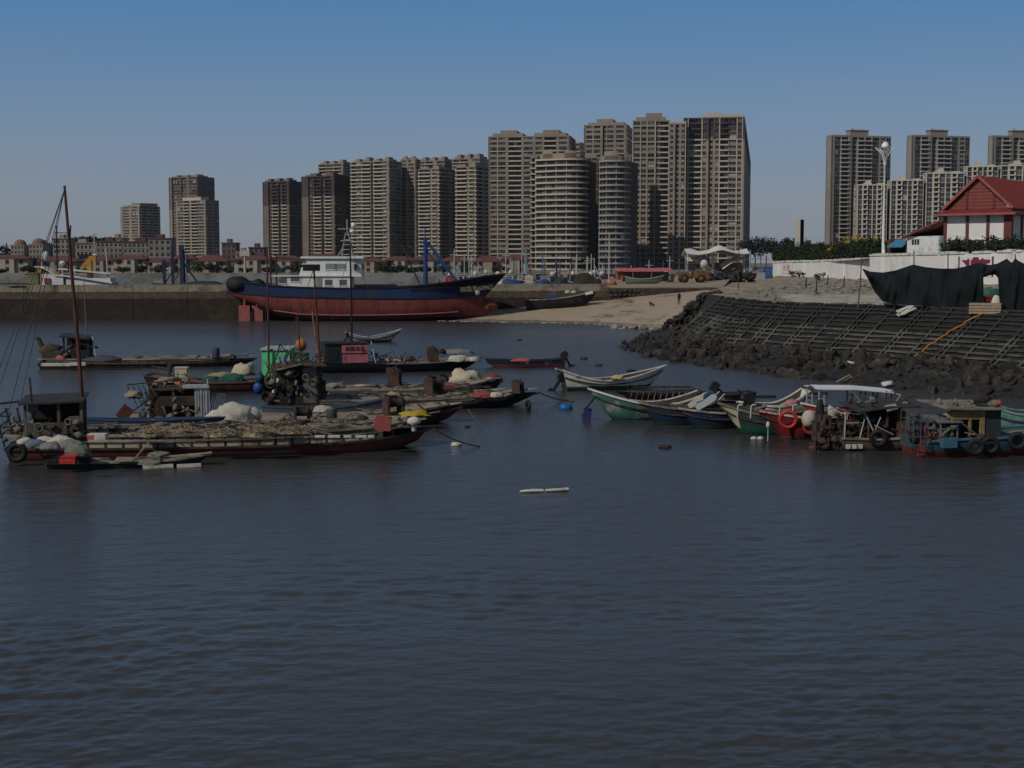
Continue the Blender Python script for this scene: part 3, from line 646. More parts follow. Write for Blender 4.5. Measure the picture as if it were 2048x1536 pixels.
hx = [(20, 27, 'at the left edge'), (58, 20, 'behind the white and yellow ship, left'), (118, 26, 'behind the red mast of the nearest barge'), (200, 22, 'behind the yellow ship crane'), (262, 22, 'below the shortest tower'), (318, 18, 'left of the blue gantry masts'), (368, 16, 'behind the blue gantry masts'), (424, 22, 'in the gap left of the floodlight post'),
      (505, 24, 'behind the floodlight post'), (570, 26, 'behind the stern rail of the stranded ship'), (648, 26, 'behind the wheelhouse roof'), (738, 24, 'just right of the wheelhouse'), (800, 22, 'between the wheelhouse and the blue mast'), (858, 20, 'behind the blue foremast'), (912, 22, 'above the bow of the stranded ship'), (975, 20, 'behind the bow tip'), (1030, 18, 'at the right end of the bank')]
for i, (px, wd, where) in enumerate(hx):
    house(px, 560 + rg.uniform(-6, 8), wd * .56, rg.uniform(4.3, 5.7), 'cream two-storey house under a red roof ' + where, rg.uniform(1.3, 2.3), wallm=(None, None, M('grey_house_wall', (.25, .235, .21), .9, .15, .3), M('buff_house_wall', (.30, .25, .19), .9, .15, .3))[i % 4], nwin=3 if wd > 20 else 2)
# taller old town behind
def block(px0, px1, yt, Y, label, col, nf, roof=None, win=5, name='town_block'):
    a, b = kx(px0) * Y, kx(px1) * Y; H = 8 + (525 - yt) * Y / FPX - 4; o = thing(name, label, 'building', ((a + b) / 2, Y, 4), 0, 'old town blocks behind the houses'); h = (b - a) / 2
    mb = MB(); mb.bx(-h, h, 0, 12, 0, H); 
    for f in range(1, nf + 1): mb.bx(-h - .15, h + .15, -.2, 0, f * H / nf - .25, f * H / nf - .02)
    mb.build('wall', col, o)
    for f in range(nf):
        for k in range(win):
            x = lerp(-h, h, (k + .5) / win); s = H / nf * .5; q = h / win * .55; mb = MB(); mb.bx(-q, q, -.08, .04, -s / 2, s / 2); mb.build('window', hwin, o, (x, 0, (f + .45) * H / nf))
    if roof == 'dome':
        mb = MB(); mb.lathe([(h * .95, 0), (h * .85, 1.6), (h * .5, 3), (.1, 3.6)], (0, 6, H + .02), 14); mb.build('roof', M('dull_red_dome', (.17, .09, .08), .8), o)
    elif roof:
        mb = MB(); mb.bx(-h - .5, h + .5, -.6, 12.6, H + .004, H + .5); mb.bx(-h * .4, h * .2, 3, 8, H + .5, H + 2.6); mb.build('roof', roof, o)
old1 = M('faded_plaster', (.27, .235, .20), .9, .2, .2, (.2, .175, .155), .4, .3); old2 = M('faded_pink_plaster', (.215, .19, .17), .9, .2, .2, (.17, .15, .135), .4, .3); oldred = M('brick_red_plaster', (.13, .09, .082), .9, .2, .2)
for a in ((26, 52, 490, 900, 'round-topped grey block at the far left edge of town', old1, 5, 'dome', 4), (62, 90, 488, 900, 'domed block with a dull red dome beside the round-topped one', old1, 5, 'dome', 4), (110, 142, 478, 820, 'pale flat-roofed block behind the leaning red mast', old1, 6, old1, 4), (140, 196, 487, 840, 'wide low pale block under the wooded hill', old1, 4, old1, 7),
          (196, 248, 484, 830, 'brownish block with a tiled edge right of the wooded hill', old2, 5, redroof, 6), (222, 250, 477, 860, 'tan stair-topped block touching the shortest tower', old1, 5, old1, 3), (250, 320, 485, 800, 'long brown block of flats in front of the shortest tower', old2, 5, redroof, 8), (300, 345, 478, 790, 'orange-brown block left of the stepped tower', old2, 5, redroof, 4),
          (446, 474, 487, 800, 'dark red block with a white band right of the stepped tower', oldred, 5, oldred, 3), (474, 500, 505, 790, 'small white block behind the floodlight post', housew, 3, old1, 3), (500, 530, 496, 800, 'red gabled block left of the first brown tower', oldred, 4, redroof, 3), (1605, 1632, 489, 900, 'tiny white and pink block far behind the dark slab monument', old2, 4, old1, 4), (1632, 1652, 494, 900, 'tiny pale block beside the left grey tower', old1, 3, old1, 3)): block(*a)

# ---- greenery
leafm = [M('foliage_dark', (.020, .034, .014), .8, .45, .8, (.034, .055, .02), .4, .5), M('foliage_mid', (.034, .052, .02), .8, .4, .8, (.055, .075, .028), .4, .5), M('foliage_far', (.03, .042, .034), .9, .3, .3), M('foliage_yellow', (.34, .25, .03), .8, .4, .9, (.07, .085, .02), .3, .8)]
bark = M('bark', (.07, .052, .04), .9)
def plant_tree(px, Y, zb, ytop, rx, label, m=0, n=420, ls=.5, grp='trees and bushes along the far bank', name='bushy_tree', seed=0, trunk=True):
    r = random.Random(seed + int(px)); zt = 8 + (525 - ytop) * Y / FPX; h = zt - zb; o = thing(name, label, 'tree', (kx(px) * Y, Y, zb), 0, grp)
    mb = MB(); c0 = .3 if trunk else .12
    for k in range(4):
        q = V((r.uniform(-.4, .4) * rx, r.uniform(-.4, .4) * rx, h * (c0 + (1 - c0) * r.uniform(.38, .6)))); mb.leaves(q, (rx * r.uniform(.6, .85), rx * .75, h * (1 - c0) * .5), n // 4, ls, 0, r)
    mb.build('crown', leafm[m], o)
    mb = MB(); mb.tube([(0, 0, -.1), (.1, 0, h * .4), (0, .1, h * .65)], [.22, .15, .06]); mb.tube([(.1, 0, h * .35), (rx * .4, .2, h * .7)], [.12, .04]); mb.tube([(.05, 0, h * .3), (-rx * .4, -.2, h * .65)], [.12, .04]); mb.build('trunk', bark, o)
rg = random.Random(14)
for i, (px, yt, rx) in enumerate([(4, 541, 3), (60, 533, 4), (168, 538, 3), (248, 536, 3.5), (286, 533, 3.2), (325, 531, 4), (398, 526, 5.2), (430, 527, 4.5), (462, 536, 3), (492, 538, 3), (542, 535, 3.2), (590, 532, 5), (620, 532, 5), (655, 534, 3), (770, 530, 4.6), (795, 530, 4), (826, 536, 3), (848, 534, 3), (888, 533, 3.5), (930, 532, 4), (996, 534, 4)]):
    where = ('by the left-edge house', 'before the second house', 'under the yellow crane', 'left of the gantry masts', 'left of the blue gantry, second bush', 'between the blue masts', 'tall bush right of the gantry', 'bush left of the floodlight post', 'low bush by the floodlight post', 'low bush right of the floodlight post', 'by the stern of the stranded ship', 'under the stern awning, left', 'under the stern awning, right', 'behind the wheelhouse', 'right of the wheelhouse', 'second bush right of the wheelhouse', 'left of the blue foremast', 'behind the blue foremast', 'right of the blue foremast', 'above the ship bow', 'behind the bow tip')[i]
    plant_tree(px, 540 + rg.uniform(-4, 6), 4.0, yt - 2, rx * .95, 'dark green clipped bush on the far bank ' + where, 0, 420, .5, seed=i, trunk=False)
# wooded hill
mb = MB(); rows = []
hl = [(128, 505), (136, 490), (150, 482), (170, 480), (188, 482), (205, 483), (216, 490), (228, 500)]
for (px, y) in hl: rows.append([aty(px, 525, 1000) + V((0, 0, -6)), aty(px, (y + 525) / 2 + 4, 1030), aty(px, y + 6, 1070), aty(px, y + 8, 1120), aty(px, 530, 1200)])
mb.grid(rows); tag(mb.build('hill', M('hill_scrub', (.035, .045, .03), .95, .4, .1)), kind='structure')
mb = MB(); r = random.Random(5)
for i in range(26):
    px = lerp(132, 216, i / 25); y = min(482 + abs(px - 172) * .12, 490) + r.uniform(-3, 4); mb.leaves(aty(px, y + 3, 1070), (7, 6, 4.5), 150, 1.3, 0, r)
for px in (96, 106, 20, 30, 8):
    mb.leaves(aty(px, 500 if px > 50 else 508, 960), (6, 6, 6), 180, 1.3, 0, r)
for px in range(1492, 1606, 9): mb.leaves(aty(px, 493 + r.uniform(-4, 4), 760), (5, 5, 5), 420, .65, 0, r, .1, 14)
tag(mb.build('far_woods', leafm[2]), None, None, None, 'stuff')
# ---- white boundary wall with the terrace, hall and hedge above it
white = M('white_painted_wall', (.70, .69, .66), .8, .06, .5, (.56, .55, .51), .32, .35, .004, 5); coping = M('white_coping', (.64, .63, .59), .8, .15, .9, (.36, .35, .31), .42, .6)
def wall_run(pts, label, name='white_wall'):
    o = thing(name, label, 'wall', pts[0][0]); P0 = V(pts[0][0]); mb = MB(); cp = MB(); r = random.Random(len(pts))
    for (a, za), (b, zb) in zip(pts[:-1], pts[1:]):
        a, b = V(a), V(b); L = (b - a).length; d = (b - a).normalized(); nrm = V((-d.y, d.x, 0))
        if nrm.y > 0: nrm = -nrm
        bk = -nrm * .35
        q = [a, b, b + bk, a + bk]; q = [p - P0 for p in q]; zt = [za, zb, zb, za]
        mb.add([V((p.x, p.y, -1.2 + 0)) for p in q] + [V((p.x, p.y, zt[i] - P0.z)) for i, p in enumerate(q)], [(3, 2, 1, 0), (4, 5, 6, 7), (0, 1, 5, 4), (1, 2, 6, 5), (2, 3, 7, 6), (3, 0, 4, 7)])
        t = 0.
        while t < L:      # coping laid in uneven stones
            l = min(r.uniform(.5, 1.5), L - t); h = r.uniform(.2, .34); c0 = a + d * t - P0; c1 = a + d * (t + l - .03) - P0; z0, z1 = lerp(za, zb, t / L) - P0.z, lerp(za, zb, (t + l) / L) - P0.z
            if r.random() > .05:
                u = [c0 + nrm * .12, c1 + nrm * .12, c1 + bk * 1.4, c0 + bk * 1.4]; zz = [z0, z1, z1, z0]
                cp.add([V((p.x, p.y, zz[i] + .004)) for i, p in enumerate(u)] + [V((p.x, p.y, zz[i] + h)) for i, p in enumerate(u)], [(3, 2, 1, 0), (4, 5, 6, 7), (0, 1, 5, 4), (1, 2, 6, 5), (2, 3, 7, 6), (3, 0, 4, 7)])
            t += l
        k = int(L / 5)
        for i in range(1, k): mb.bar(a + d * (L * i / k) - P0 + nrm * .02 + V((0, 0, -1)), a + d * (L * i / k) - P0 + nrm * .02 + V((0, 0, lerp(za, zb, i / k) - P0.z - .02)), .3, .05) if i % 2 else None
    mb.build('wall', white, o); cp.build('coping', coping, o); return o
def G(px, Y, z): p = aty(px, 500, Y); return V((p.x, p.y, z))
LW = [(G(1546, 262, 5.5), 7.95), (G(1640, 225, 5.6), 8.15), (G(1746, 192, 5.7), 8.4)]
UW = [(G(1740, 188, 5.7), 8.85), (G(1890, 161, 5.7), 8.9), (G(2060, 146, 5.7), 9.1), (G(2300, 128, 5.7), 9.2)]
wall_run(LW, 'lower white boundary wall with uneven coping, left part below the hedge')
ow = wall_run(UW, 'higher white retaining wall with uneven coping below the red roofed hall')
# posters and painted lettering on the walls
def on_wall(run, px, z, out=.02):
    P = [r[0] for r in run]
    for a, b in zip(P[:-1], P[1:]):
        d = (b - a); k = kx(px) * cos(PT)
        den = d.x - k * d.y
        t = (k * a.y - a.x) / den if abs(den) > 1e-6 else -1
        if -.05 <= t <= 1.05:
            p = a.lerp(b, t); dn = d.normalized(); n = V((-dn.y, dn.x, 0)); n = -n if n.y > 0 else n
            p = p + n * out; return V((p.x, p.y, z)), dn, n
    return V((50, 150, z)), V((1, 0, 0)), V((0, -1, 0))
def frame_on(p, dn, n): 
    R = Matrix((dn, V((0, 0, 1)), n)).transposed().to_4x4(); return Matrix.Translation(p) @ R
p, dn, n = on_wall(LW, 1563, 7.05, .05); p2, _, _ = on_wall(LW, 1585, 7.05, .05); L = (p2 - p).length
bn = thing('banner', 'white banner with faded red writing at the left end of the white wall', 'banner', (p + p2) / 2); TT = Matrix.Translation(-((p + p2) / 2)) @ frame_on((p + p2) / 2, dn, n)
mb = MB(); mb.bx(-L / 2, L / 2, -.95, .75, -.02, .02, 0, TT); mb.build('cloth', M('banner_white', (.66, .63, .62), .8, .1, 2), bn)
text('lettering', '出售', 1.2, M('faded_red', (.42, .16, .16), .8), bn, TT @ Matrix.Translation((.2, -.05, .03)) @ Matrix.Diagonal((max(1., L / 3.2), 1, 1, 1)))
p, dn, n = on_wall(UW, 1952, 7.9, .03); q = frame_on(p, dn, n); ml = thing('wall_poster', 'white panel painted with a maroon spiky shape above the black netting', 'poster', p); TT = Matrix.Translation(-p) @ q
mb = MB(); TT = TT @ Matrix.Diagonal((2.1, 1, 1, 1)); mb.bx(-1.45, 1.45, -1.4, .72, -.01, .02, 0, TT); mb.build('panel', M('poster_white', (.68, .63, .64), .8, .05), ml)
mb = MB(); mb.prism([(-1.3, .35), (-.75, .38), (-.7, .6), (-.55, .38), (-.3, .42), (-.22, .68), (.25, .68), (.3, .4), (.5, .42), (.6, .62), (.75, .42), (1.3, .4), (1.25, .05), (.8, -.1), (.5, -.25), (.45, -1.3), (-.4, -1.3), (-.75, -.5), (-.95, -.05)], .022, .04, 0, TT); mb.build('emblem', M('maroon_paint', (.17, .025, .055), .8), ml)
mb = MB()
for x in (-1.5, 1.5): mb.bx(x - .05, x + .05, -1.4, .75, -.01, .06, 0, TT)
mb.build('frame', M('dark_strip', (.05, .045, .04), .8), ml)
# terrace ground behind the walls
rows = [[r[0] + V((.3, .3, r[1] - r[0].z - .35)), r[0] + V((60, 25, r[1] - r[0].z - .3))] for r in (LW[:2] + [(UW[0][0], 8.95)] + UW[1:])]
mb = MB(); mb.grid(rows); tag(mb.build('terrace_ground', M('terrace_soil', (.14, .12, .09), .95, .3, .5)), kind='structure')
# hedge
def hedge(name, runs, label, h, wd, m, n, ls, seed):
    r = random.Random(seed); mb = MB(); o = thing(name, label, 'hedge', runs[0]); P0 = V(runs[0]); L = sum((V(b) - V(a)).length for a, b in zip(runs[:-1], runs[1:]))
    for a, b in zip(runs[:-1], runs[1:]):
        a, b = V(a), V(b); k = max(3, int((b - a).length / 1.1))
        for i in range(k):
            q = a.lerp(b, (i + r.random()) / k) - P0; hh = h * (1 + .16 * noise.noise(V((q.x * .35, q.y * .35, 0))) + r.uniform(-.06, .06)); mb.leaves(q + V((0, 0, hh * .5)), (wd, wd * .8, hh * .52), int(n * (b - a).length / L / k), ls, 0, r, .2)
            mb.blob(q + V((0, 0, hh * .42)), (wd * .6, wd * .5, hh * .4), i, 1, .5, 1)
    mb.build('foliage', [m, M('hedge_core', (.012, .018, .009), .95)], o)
    mb = MB()
    for a, b in zip(runs[:-1], runs[1:]):
        for i in range(5): q = V(a).lerp(V(b), (i + .5) / 5) - P0; mb.tube([q, q + V((.1, 0, h * .5))], [.06, .03])
    mb.build('stem', bark, o)
hedge('hedge', [G(1550, 266, 7.8), G(1640, 232, 7.9), G(1700, 214, 8.1), G(1775, 196, 8.4)], 'long dark green clipped hedge above the lower white wall', 3.2, 1.0, leafm[0], 26000, .17, 3)
for i, (px, yt) in enumerate([(1664, 484), (1690, 472), (1706, 470), (1725, 476), (1744, 474), (1756, 468)]):
    plant_tree(px, 222 + i * 2, 8.0, yt, 1.3, 'small yellow flowering tree over the hedge, %s' % ('leftmost, lowest', 'second from left', 'third from left', 'fourth from left', 'second nearest the tall lamp', 'beside the tall lamp')[i], 3, 330, .17, 'yellow flowering trees behind the hedge', 'flowering_tree', seed=i + 40)
hm = [(1893, 482, 162.5), (1912, 474, 161), (1934, 478, 159.5), (1958, 478, 157.5), (1980, 472, 156), (2003, 478, 154), (2026, 470, 152), (2048, 474, 150)]
for i, (px, yt, Y) in enumerate(hm):
    plant_tree(px, Y, 8.6, yt, 1.35, 'dark shrub with pale twigs before the hall, %s' % ('at the annex corner', 'under the first hall window', 'left of the second red pillar', 'under the middle windows', 'right of the middle windows', 'left of the corner pillar', 'right of the corner pillar', 'at the right edge')[i], 0, 420, .16, 'shrubs in front of the hall', 'shrub', seed=i + 80, trunk=False)
# ---- hall with red roof
red = M('oxide_red_roof', (.17, .028, .024), .6, .15, .8, (.13, .024, .022), .3, .5, stretch=(1, 1, 1), bump=.01, bscale=4); redp = M('red_brown_paint', (.13, .032, .026), .6, .15, 1.); redb = M('red_brick', (.21, .06, .048), .8, .2, 2.); trim = M('faded_red_trim', (.27, .085, .07), .7, .2, 1.5)
Yb = 164.; ph = radians(38); cB, sB = cos(ph), sin(ph); B = V((kx(2012) * Yb, Yb, 8.7)); wA = (B.x - kx(1884) * Yb) / (cB + kx(1884) * sB); Ld = 16.
hall = thing('hall', 'white hall with red gabled roof and red pillars above the white wall', 'building', B, -ph)     # local x towards the corner, -y outward; corner at origin
ez = 8 + (525 - 430) * Yb / FPX - 8.7; W2 = wA; tz = ez + .45
mb = MB(); mb.bx(-W2, 0, 0, Ld, -.3, ez); mb.build('wall', M('hall_white', (.66, .66, .63), .8, .06, .6, (.52, .51, .48), .3, .4), hall)
for x in (-W2 - .05, -W2 * .66, -W2 * .34, -.55):
    mb = MB(); wd = .34 if x < -1 else .9; mb.bx(x, x + wd, -.14, .5 if x > -1 else .0, -.3, ez - .004); mb.build('pillar', redp, hall)
mb = MB()
for y in (4., 8., 12.): mb = MB(); mb.bx(-.02, .16, y, y + .5, -.3, ez - .004); mb.build('pillar', redp, hall)
for x0, x1 in ((-W2 + .5, -W2 * .66 - .2), (-W2 * .66 + .5, -W2 * .34 - .2), (-W2 * .34 + .5, -.75)):
    mb = MB(); mb.bx(x0, x1, -.05, .05, .2, 1.9); w_ = mb.build('window', M('hall_glass', (.022, .03, .032), .15, .3, spec=.5), hall); mb = MB(); mb.bx((x0 + x1) / 2 - .05, (x0 + x1) / 2 + .05, -.09, -.052, .2, 1.9); mb.bx(x0 - .1, x1 + .1, -.16, .0, 1.9, 2.02); mb.build('frame', M('window_white', (.6, .6, .57), .7), w_)
for y in (.9, 4.9, 8.9):
    mb = MB(); mb.bx(-.05, .05, y, y + 2.6, .2, 1.9); w_ = mb.build('window', MATS['hall_glass'], hall); mb = MB(); mb.bx(.052, .09, y + 1.25, y + 1.35, .2, 1.9); mb.bx(0, .16, y - .1, y + 2.7, 1.9, 2.02); mb.build('frame', MATS['window_white'], w_)
e = 1.0; rise = .75; ins = 1.15; mid = -W2 / 2; top = 8 + (525 - 357) * (Yb + 3) / FPX - 8.7
mb = MB()      # skirt roof all round, then the gabled upper roof
O = [(-W2 - e, -e, ez + .1), (e, -e, ez + .1), (e, Ld + e, ez + .1), (-W2 - e, Ld + e, ez + .1)]; I = [(-W2 + .2, .5, ez + rise), (-.2, .5, ez + rise), (-.2, Ld - .5, ez + rise), (-W2 + .2, Ld - .5, ez + rise)]
for i in range(4): j = (i + 1) % 4; mb.add([O[i], O[j], I[j], I[i]], [(0, 1, 2, 3)])
mb.add(O, [(3, 2, 1, 0)])
for s in (-1, 1):
    x1 = 0 - .2 + .5 if s > 0 else -W2 + .2 - .5
    a, b = V((mid, .1, top)), V((x1, .1, ez + rise - .12)); c, d_ = V((x1, Ld, ez + rise - .12)), V((mid, Ld, top)); n_ = V((0, 0, .16))
    mb.add([a, b, c, d_, a + n_, b + n_, c + n_, d_ + n_], [(0, 1, 2, 3), (4, 7, 6, 5), (0, 4, 5, 1), (1, 5, 6, 2), (2, 6, 7, 3), (3, 7, 4, 0)])
for k in range(1, 26):   # standing seams
    y = k * Ld / 26
    mb.bar((-.2 + .5, y, ez + rise + .08), (mid, y, top + .2), .07, .1); mb.bar((-W2 - .3, y, ez + rise + .08), (mid, y, top + .2), .07, .1)
mb.build('roof', red, hall)
mb = MB(); mb.add([(-W2 + .2, .45, ez + rise), (-.2, .45, ez + rise), (mid, .45, top - .1)], [(0, 1, 2)])
for k in range(1, 9): t = k / 9; mb.bx(lerp(-W2 + .2, mid, t) , lerp(-.2, mid, t), .41, .448, lerp(ez + rise, top - .1, t) - .02, lerp(ez + rise, top - .1, t) + .02, 1)
mb.build('gable', [redb, redp], hall)
for x in (-W2 * .70, -W2 * .28):
    mb = MB(); mb.bx(x, x + .3, .3, .44, ez + rise, ez + rise + (top - ez - rise) * .55); mb.build('gable_post', redp, hall)
mb = MB()
for s in (-.2 + .55, -W2 + .2 - .55): mb.bar((s, .02, ez + rise + .0), (mid, .02, top + .12), .12, .3)
mb.bar(O[0], O[1], .14, .26); mb.bar(O[1], O[2], .14, .26); mb.bar(O[0], O[3], .14, .26)
mb.build('fascia', trim, hall)
# annex
Ya = 171.; a0 = G(1814, Ya + 6, 8.75); a1 = G(1877, Ya, 8.75); d_ = (a1 - a0); L = d_.length; an = thing('annex', 'small white outbuilding with a sloping red roof left of the hall', 'building', a0, atan2(d_.y, d_.x))
h0 = 8 + (525 - 472) * Ya / FPX - 8.75
mb = MB(); mb.bx(0, L, 0, 4.5, -.3, h0); mb.build('wall', M('annex_white', (.66, .67, .66), .8, .08, .8, (.5, .5, .48), .4, .7), an)
mb = MB(); mb.bx(L - .06, L + .05, .2, 4.2, -.2, h0 - .2); mb.build('side_panel', M('pale_blue_panel', (.22, .42, .50), .7, .15, 1), an)
for i in range(3): mb = MB(); mb.bx(L * .16 + i * .55, L * .16 + i * .55 + .38, -.05, .04, h0 - 1.0, h0 - .35); mb.build('window', hwin, an)
mb = MB(); mb.slab([[(-.35, -.6, h0 + .05), (L + .5, -.6, h0 + 1.75)], [(-.35, 5, h0 + .15), (L + .5, 5, h0 + 1.85)]], .2); mb.build('roof', M('pinkish_red_sheet', (.21, .06, .055), .7, .25, 1.4, (.32, .20, .19), .38, .8), an)
# red shed with blue awning
s0 = G(1774, 187, 8.5); s1 = G(1812, 184, 8.5); L = (s1 - s0).length; sh = thing('garden_shed', 'dark red shed with a bright blue awning beside the outbuilding', 'shed', s0, atan2(s1.y - s0.y, s1.x - s0.x)); mb = MB(); mb.bx(0, .8, 0, 2, -.3, 2.3); mb.bx(L - .18, L, 0, 2, -.3, 2.2); mb.bx(.8, L - .18, 1.4, 2, -.3, 2.2); mb.prism([(0, 2.3), (.15, 2.55), (.7, 2.55), (.82, 2.3)], -.0, 2., 0, Matrix(((1, 0, 0, 0), (0, 0, 1, 0), (0, 1, 0, 0), (0, 0, 0, 1)))); mb.build('wall', M('dark_red_sheet', (.10, .028, .022), .7), sh)
mb = MB(); mb.bx(.85, L - .2, .9, 1.38, -.3, 1.4); mb.build('door', M('shaded_interior', (.012, .012, .012), .9), sh); mb = MB(); mb.slab([[(.65, -.7, 1.5), (L + .05, -.7, 1.5)], [(.75, .6, 2.45), (L, .6, 2.45)]], .06); mb.build('awning', M('blue_awning', (.04, .17, .28), .6, .12, 1.5), sh)  # black block paints the shade inside the shed opening
# statue-like white post, tall lamp, monument slab
w0 = G(1768, 188, 8.6); mb = MB(); mb.lathe([(.2, 0), (.24, .5), (.17, .52), (.16, 1.1), (.09, 1.25), (.14, 1.4), (.15, 1.55), (.08, 1.7)], (0, 0, 0), 10); wp = thing('white_post', 'small white bollard-shaped post on the wall end', 'post', w0); mb.build('body', white, wp)
lp = G(1766, 191, 8.4); zt = 8 + (525 - 287) * 191 / FPX - 8.4; lampw = M('lamp_white', (.62, .63, .62), .5, .05); lt = thing('street_lamp', 'tall white park lamp with petal arms and a globe above the hedge', 'lamp', lp)
mb = MB(); mb.lathe([(.28, -.2), (.28, .3), (.19, .35), (.14, zt - 3.2), (.22, zt - 3.1), (.22, zt - 2.8)], n=12); mb.build('pole', lampw, lt)
mb = MB(); mb.lathe([(.05, zt - 1.0), (.52, zt - .75), (.52, zt - .6), (.42, zt - .25), (.2, zt - .03), (.02, zt)], n=16); mb.build('globe', M('lamp_globe', (.75, .76, .76), .3, .03), lt)
mb = MB(); mb.lathe([(.12, zt - 2.8), (.25, zt - 2.0), (.42, zt - 1.1)], n=12); mb.build('basket', M('lamp_metal', (.30, .29, .27), .5), lt)
for k in range(8):
    a = k * pi / 4 + .3; mb = MB(); c, s = cos(a), sin(a); mb.tube([(c * .15, s * .15, zt - 2.8), (c * .3, s * .3, zt - 2.0), (c * .7, s * .7, zt - 1.3), (c * 1.35, s * 1.35, zt - .75)], [.06, .06, .07, .05]); mb.build('arm', lampw, lt)
mn = G(1590, 292, 5.2); mb = MB(); H = 8 + (525 - 440) * 292 / FPX - 5.2; monu = thing('monument_slab', 'upright stone slab, pale on one side with its shaded side painted black, over the hedge', 'monument', mn, -radians(42)); mb.bx(-.1, 1.15, 0, 1.35, -.8, H); mb.build('slab', M('pale_stone', (.38, .36, .32), .8, .1, 1), monu); mb = MB(); mb.bx(1.152, 1.2, .02, 1.33, -.2, H - .02); mb.build('shaded_side', M('slab_side_shade', (.010, .010, .011), .9, spec=.1), monu)  # shade on the slab's right face put into a black facing
# ---- black shade netting on poles
netm = M('black_netting', (.014, .018, .020), .95, .3, .7, spec=.1, bump=.02, bscale=3)
npl = [(1722, 610, 510, 112.2), (1826, 606, 500, 109.5), (1894, 600, 505, 109), (1957, 610, 520, 106), (2029, 618, 508, 101.5)]
net = thing('shade_net', 'sagging sheet of black netting with a torn gap strung on poles along the slope', 'net', (30, 110, 4.6)); N0 = V((30, 110, 4.6))
def npt(px, y, dy=0):
    Yv = lerp(112.2, 100.3, (px - 1722) / 326) + dy; return aty(px, y, Yv) - N0
def interp(tab, x):
    for (a, b), (c, d_) in zip(tab[:-1], tab[1:]):
        if a <= x <= c: return lerp(b, d_, (x - a) / (c - a))
    return tab[0][1] if x < tab[0][0] else tab[-1][1]
topA = [(1725, 537), (1740, 543), (1765, 545), (1790, 541), (1826, 529), (1850, 534), (1880, 537), (1910, 537), (1935, 532), (1957, 525), (1968, 528)]; botA = [(1725, 539), (1735, 556), (1748, 582), (1765, 603), (1790, 609), (1850, 612), (1930, 616), (1968, 606)]
topB = [(1964, 527), (1980, 530), (1995, 527), (2014, 517), (2022, 525), (2027, 524), (2029, 514), (2036, 521), (2048, 527), (2100, 548), (2150, 545)]; botB = [(1964, 556), (1978, 551), (1990, 549), (1996, 556), (1998, 590), (2000, 618), (2030, 624), (2048, 626), (2150, 650)]
mb = MB()
for tab, bt, x0, x1, nx in ((topA, botA, 1725, 1967, 90), (topB, botB, 1964, 2150, 70)):
    rows = []
    for i in range(nx + 1):
        px = lerp(x0, x1, i / nx); a, b = interp(tab, px), interp(bt, px); r = []
        for j in range(17):
            t = j / 16; f = .6 * noise.noise(V((px * .035, t * 1.3, 3.))) + .3 * noise.noise(V((px * .12 + t * 1.5, t * 1.1, 8.))) + .5 * sin(t * pi) * .6; r.append(npt(px, lerp(a, b, t), -f * min(1, t * 5 + .2)))
        rows.append(r)
    mb.grid(rows)
mb.build('cloth', netm, net)
for (px, yb, yt, Y) in npl:
    a, b = aty(px - 6 if px < 1730 else px, yb, Y), aty(px + 2, yt, Y); a.z = 4.5; mb = MB(); mb.tube([V((0, 0, 0)), (b - a) * .5 + V((.03, 0, 0)), b - a], [.06, .055, .04]); o = mb.build('net_pole', M('weathered_pole', (.12, .095, .07), .9, .3, 2), None, a)
    tag(o, 'thin wooden pole holding the black netting, %s' % {1722: 'leaning at its left end', 1826: 'tallest, by the left peak', 1894: 'behind the middle of the sheet', 1957: 'left of the torn gap', 2029: 'right of the torn gap'}[px], 'pole', 'poles of the black netting')
# things seen through and under the gap
q = aty(1992, 592, 104); mb = MB(); mb.blob((0, 0, .1), (.42, .4, .55), 3, 0, .25, 2); single('white_sack', mb, M('white_sack', (.58, .54, .45), .8, .1, 3), 'bulging white sack under the torn gap of the netting', 'sack', None, (q.x, q.y, 4.95))
mb = MB(); mb.bx(-.5, .5, -.4, .4, 0, .75); mb.bx(-.56, .56, -.46, .46, .75, .9); mb.bx(-.3, .3, -.45, -.405, .2, .5); q = aty(1975, 585, 107); single('red_crate', mb, M('red_plastic', (.22, .025, .022), .6, .15, 3), 'dull red crate half hidden behind the torn netting', 'crate', None, (q.x, q.y, 4.6))
mb = MB(); mb.blob((0, 0, .4), (.8, .5, .45), 5, 0, .3, 2); q = aty(1983, 572, 108.5); single('green_tarp', mb, M('green_tarp', (.025, .10, .065), .7, .2, 2), 'crumpled green tarp seen through the gap in the netting', 'tarp', None, (q.x, q.y, 5.2))
mb = MB()
for i in range(4): mb.bx(-1.1, 1.1, -.4, .4, i * .2, i * .2 + .16)
q = aty(1972, 612, 101.8); single('plank_pile', mb, M('pale_planks', (.30, .24, .17), .9, .2, 3), 'small stack of pale planks at the slope edge below the white sack', 'planks', None, (q.x, q.y, 4.35), -.5)
mb = MB(); r = random.Random(2)
for i in range(9): mb.bar((r.uniform(-1.1, -.9), -.35 + i * .08, r.uniform(0, .25)), (r.uniform(.9, 1.1), -.3 + i * .07, r.uniform(0, .25)), .16, .1)
q = sl(5.75, .86); single('bamboo_bundle', mb, M('pale_foam_stick', (.52, .53, .44), .8, .15, 3), 'bundle of pale foam floats lying on the upper lattice slope', 'bundle', None, q + V((0, 0, .22)), .95).rotation_euler = (.25, -.3, .75)
a, b = aty(1991, 614, 101), onz(1832, 718, 1.35); pts = [a.lerp(b, t / 14) + V((.5 * sin(t * .5), 0, 0)) for t in range(15)]
for i, p in enumerate(pts): p.z = lerp(4.85, 1.55, (i / 14) ** .85)
pts = []
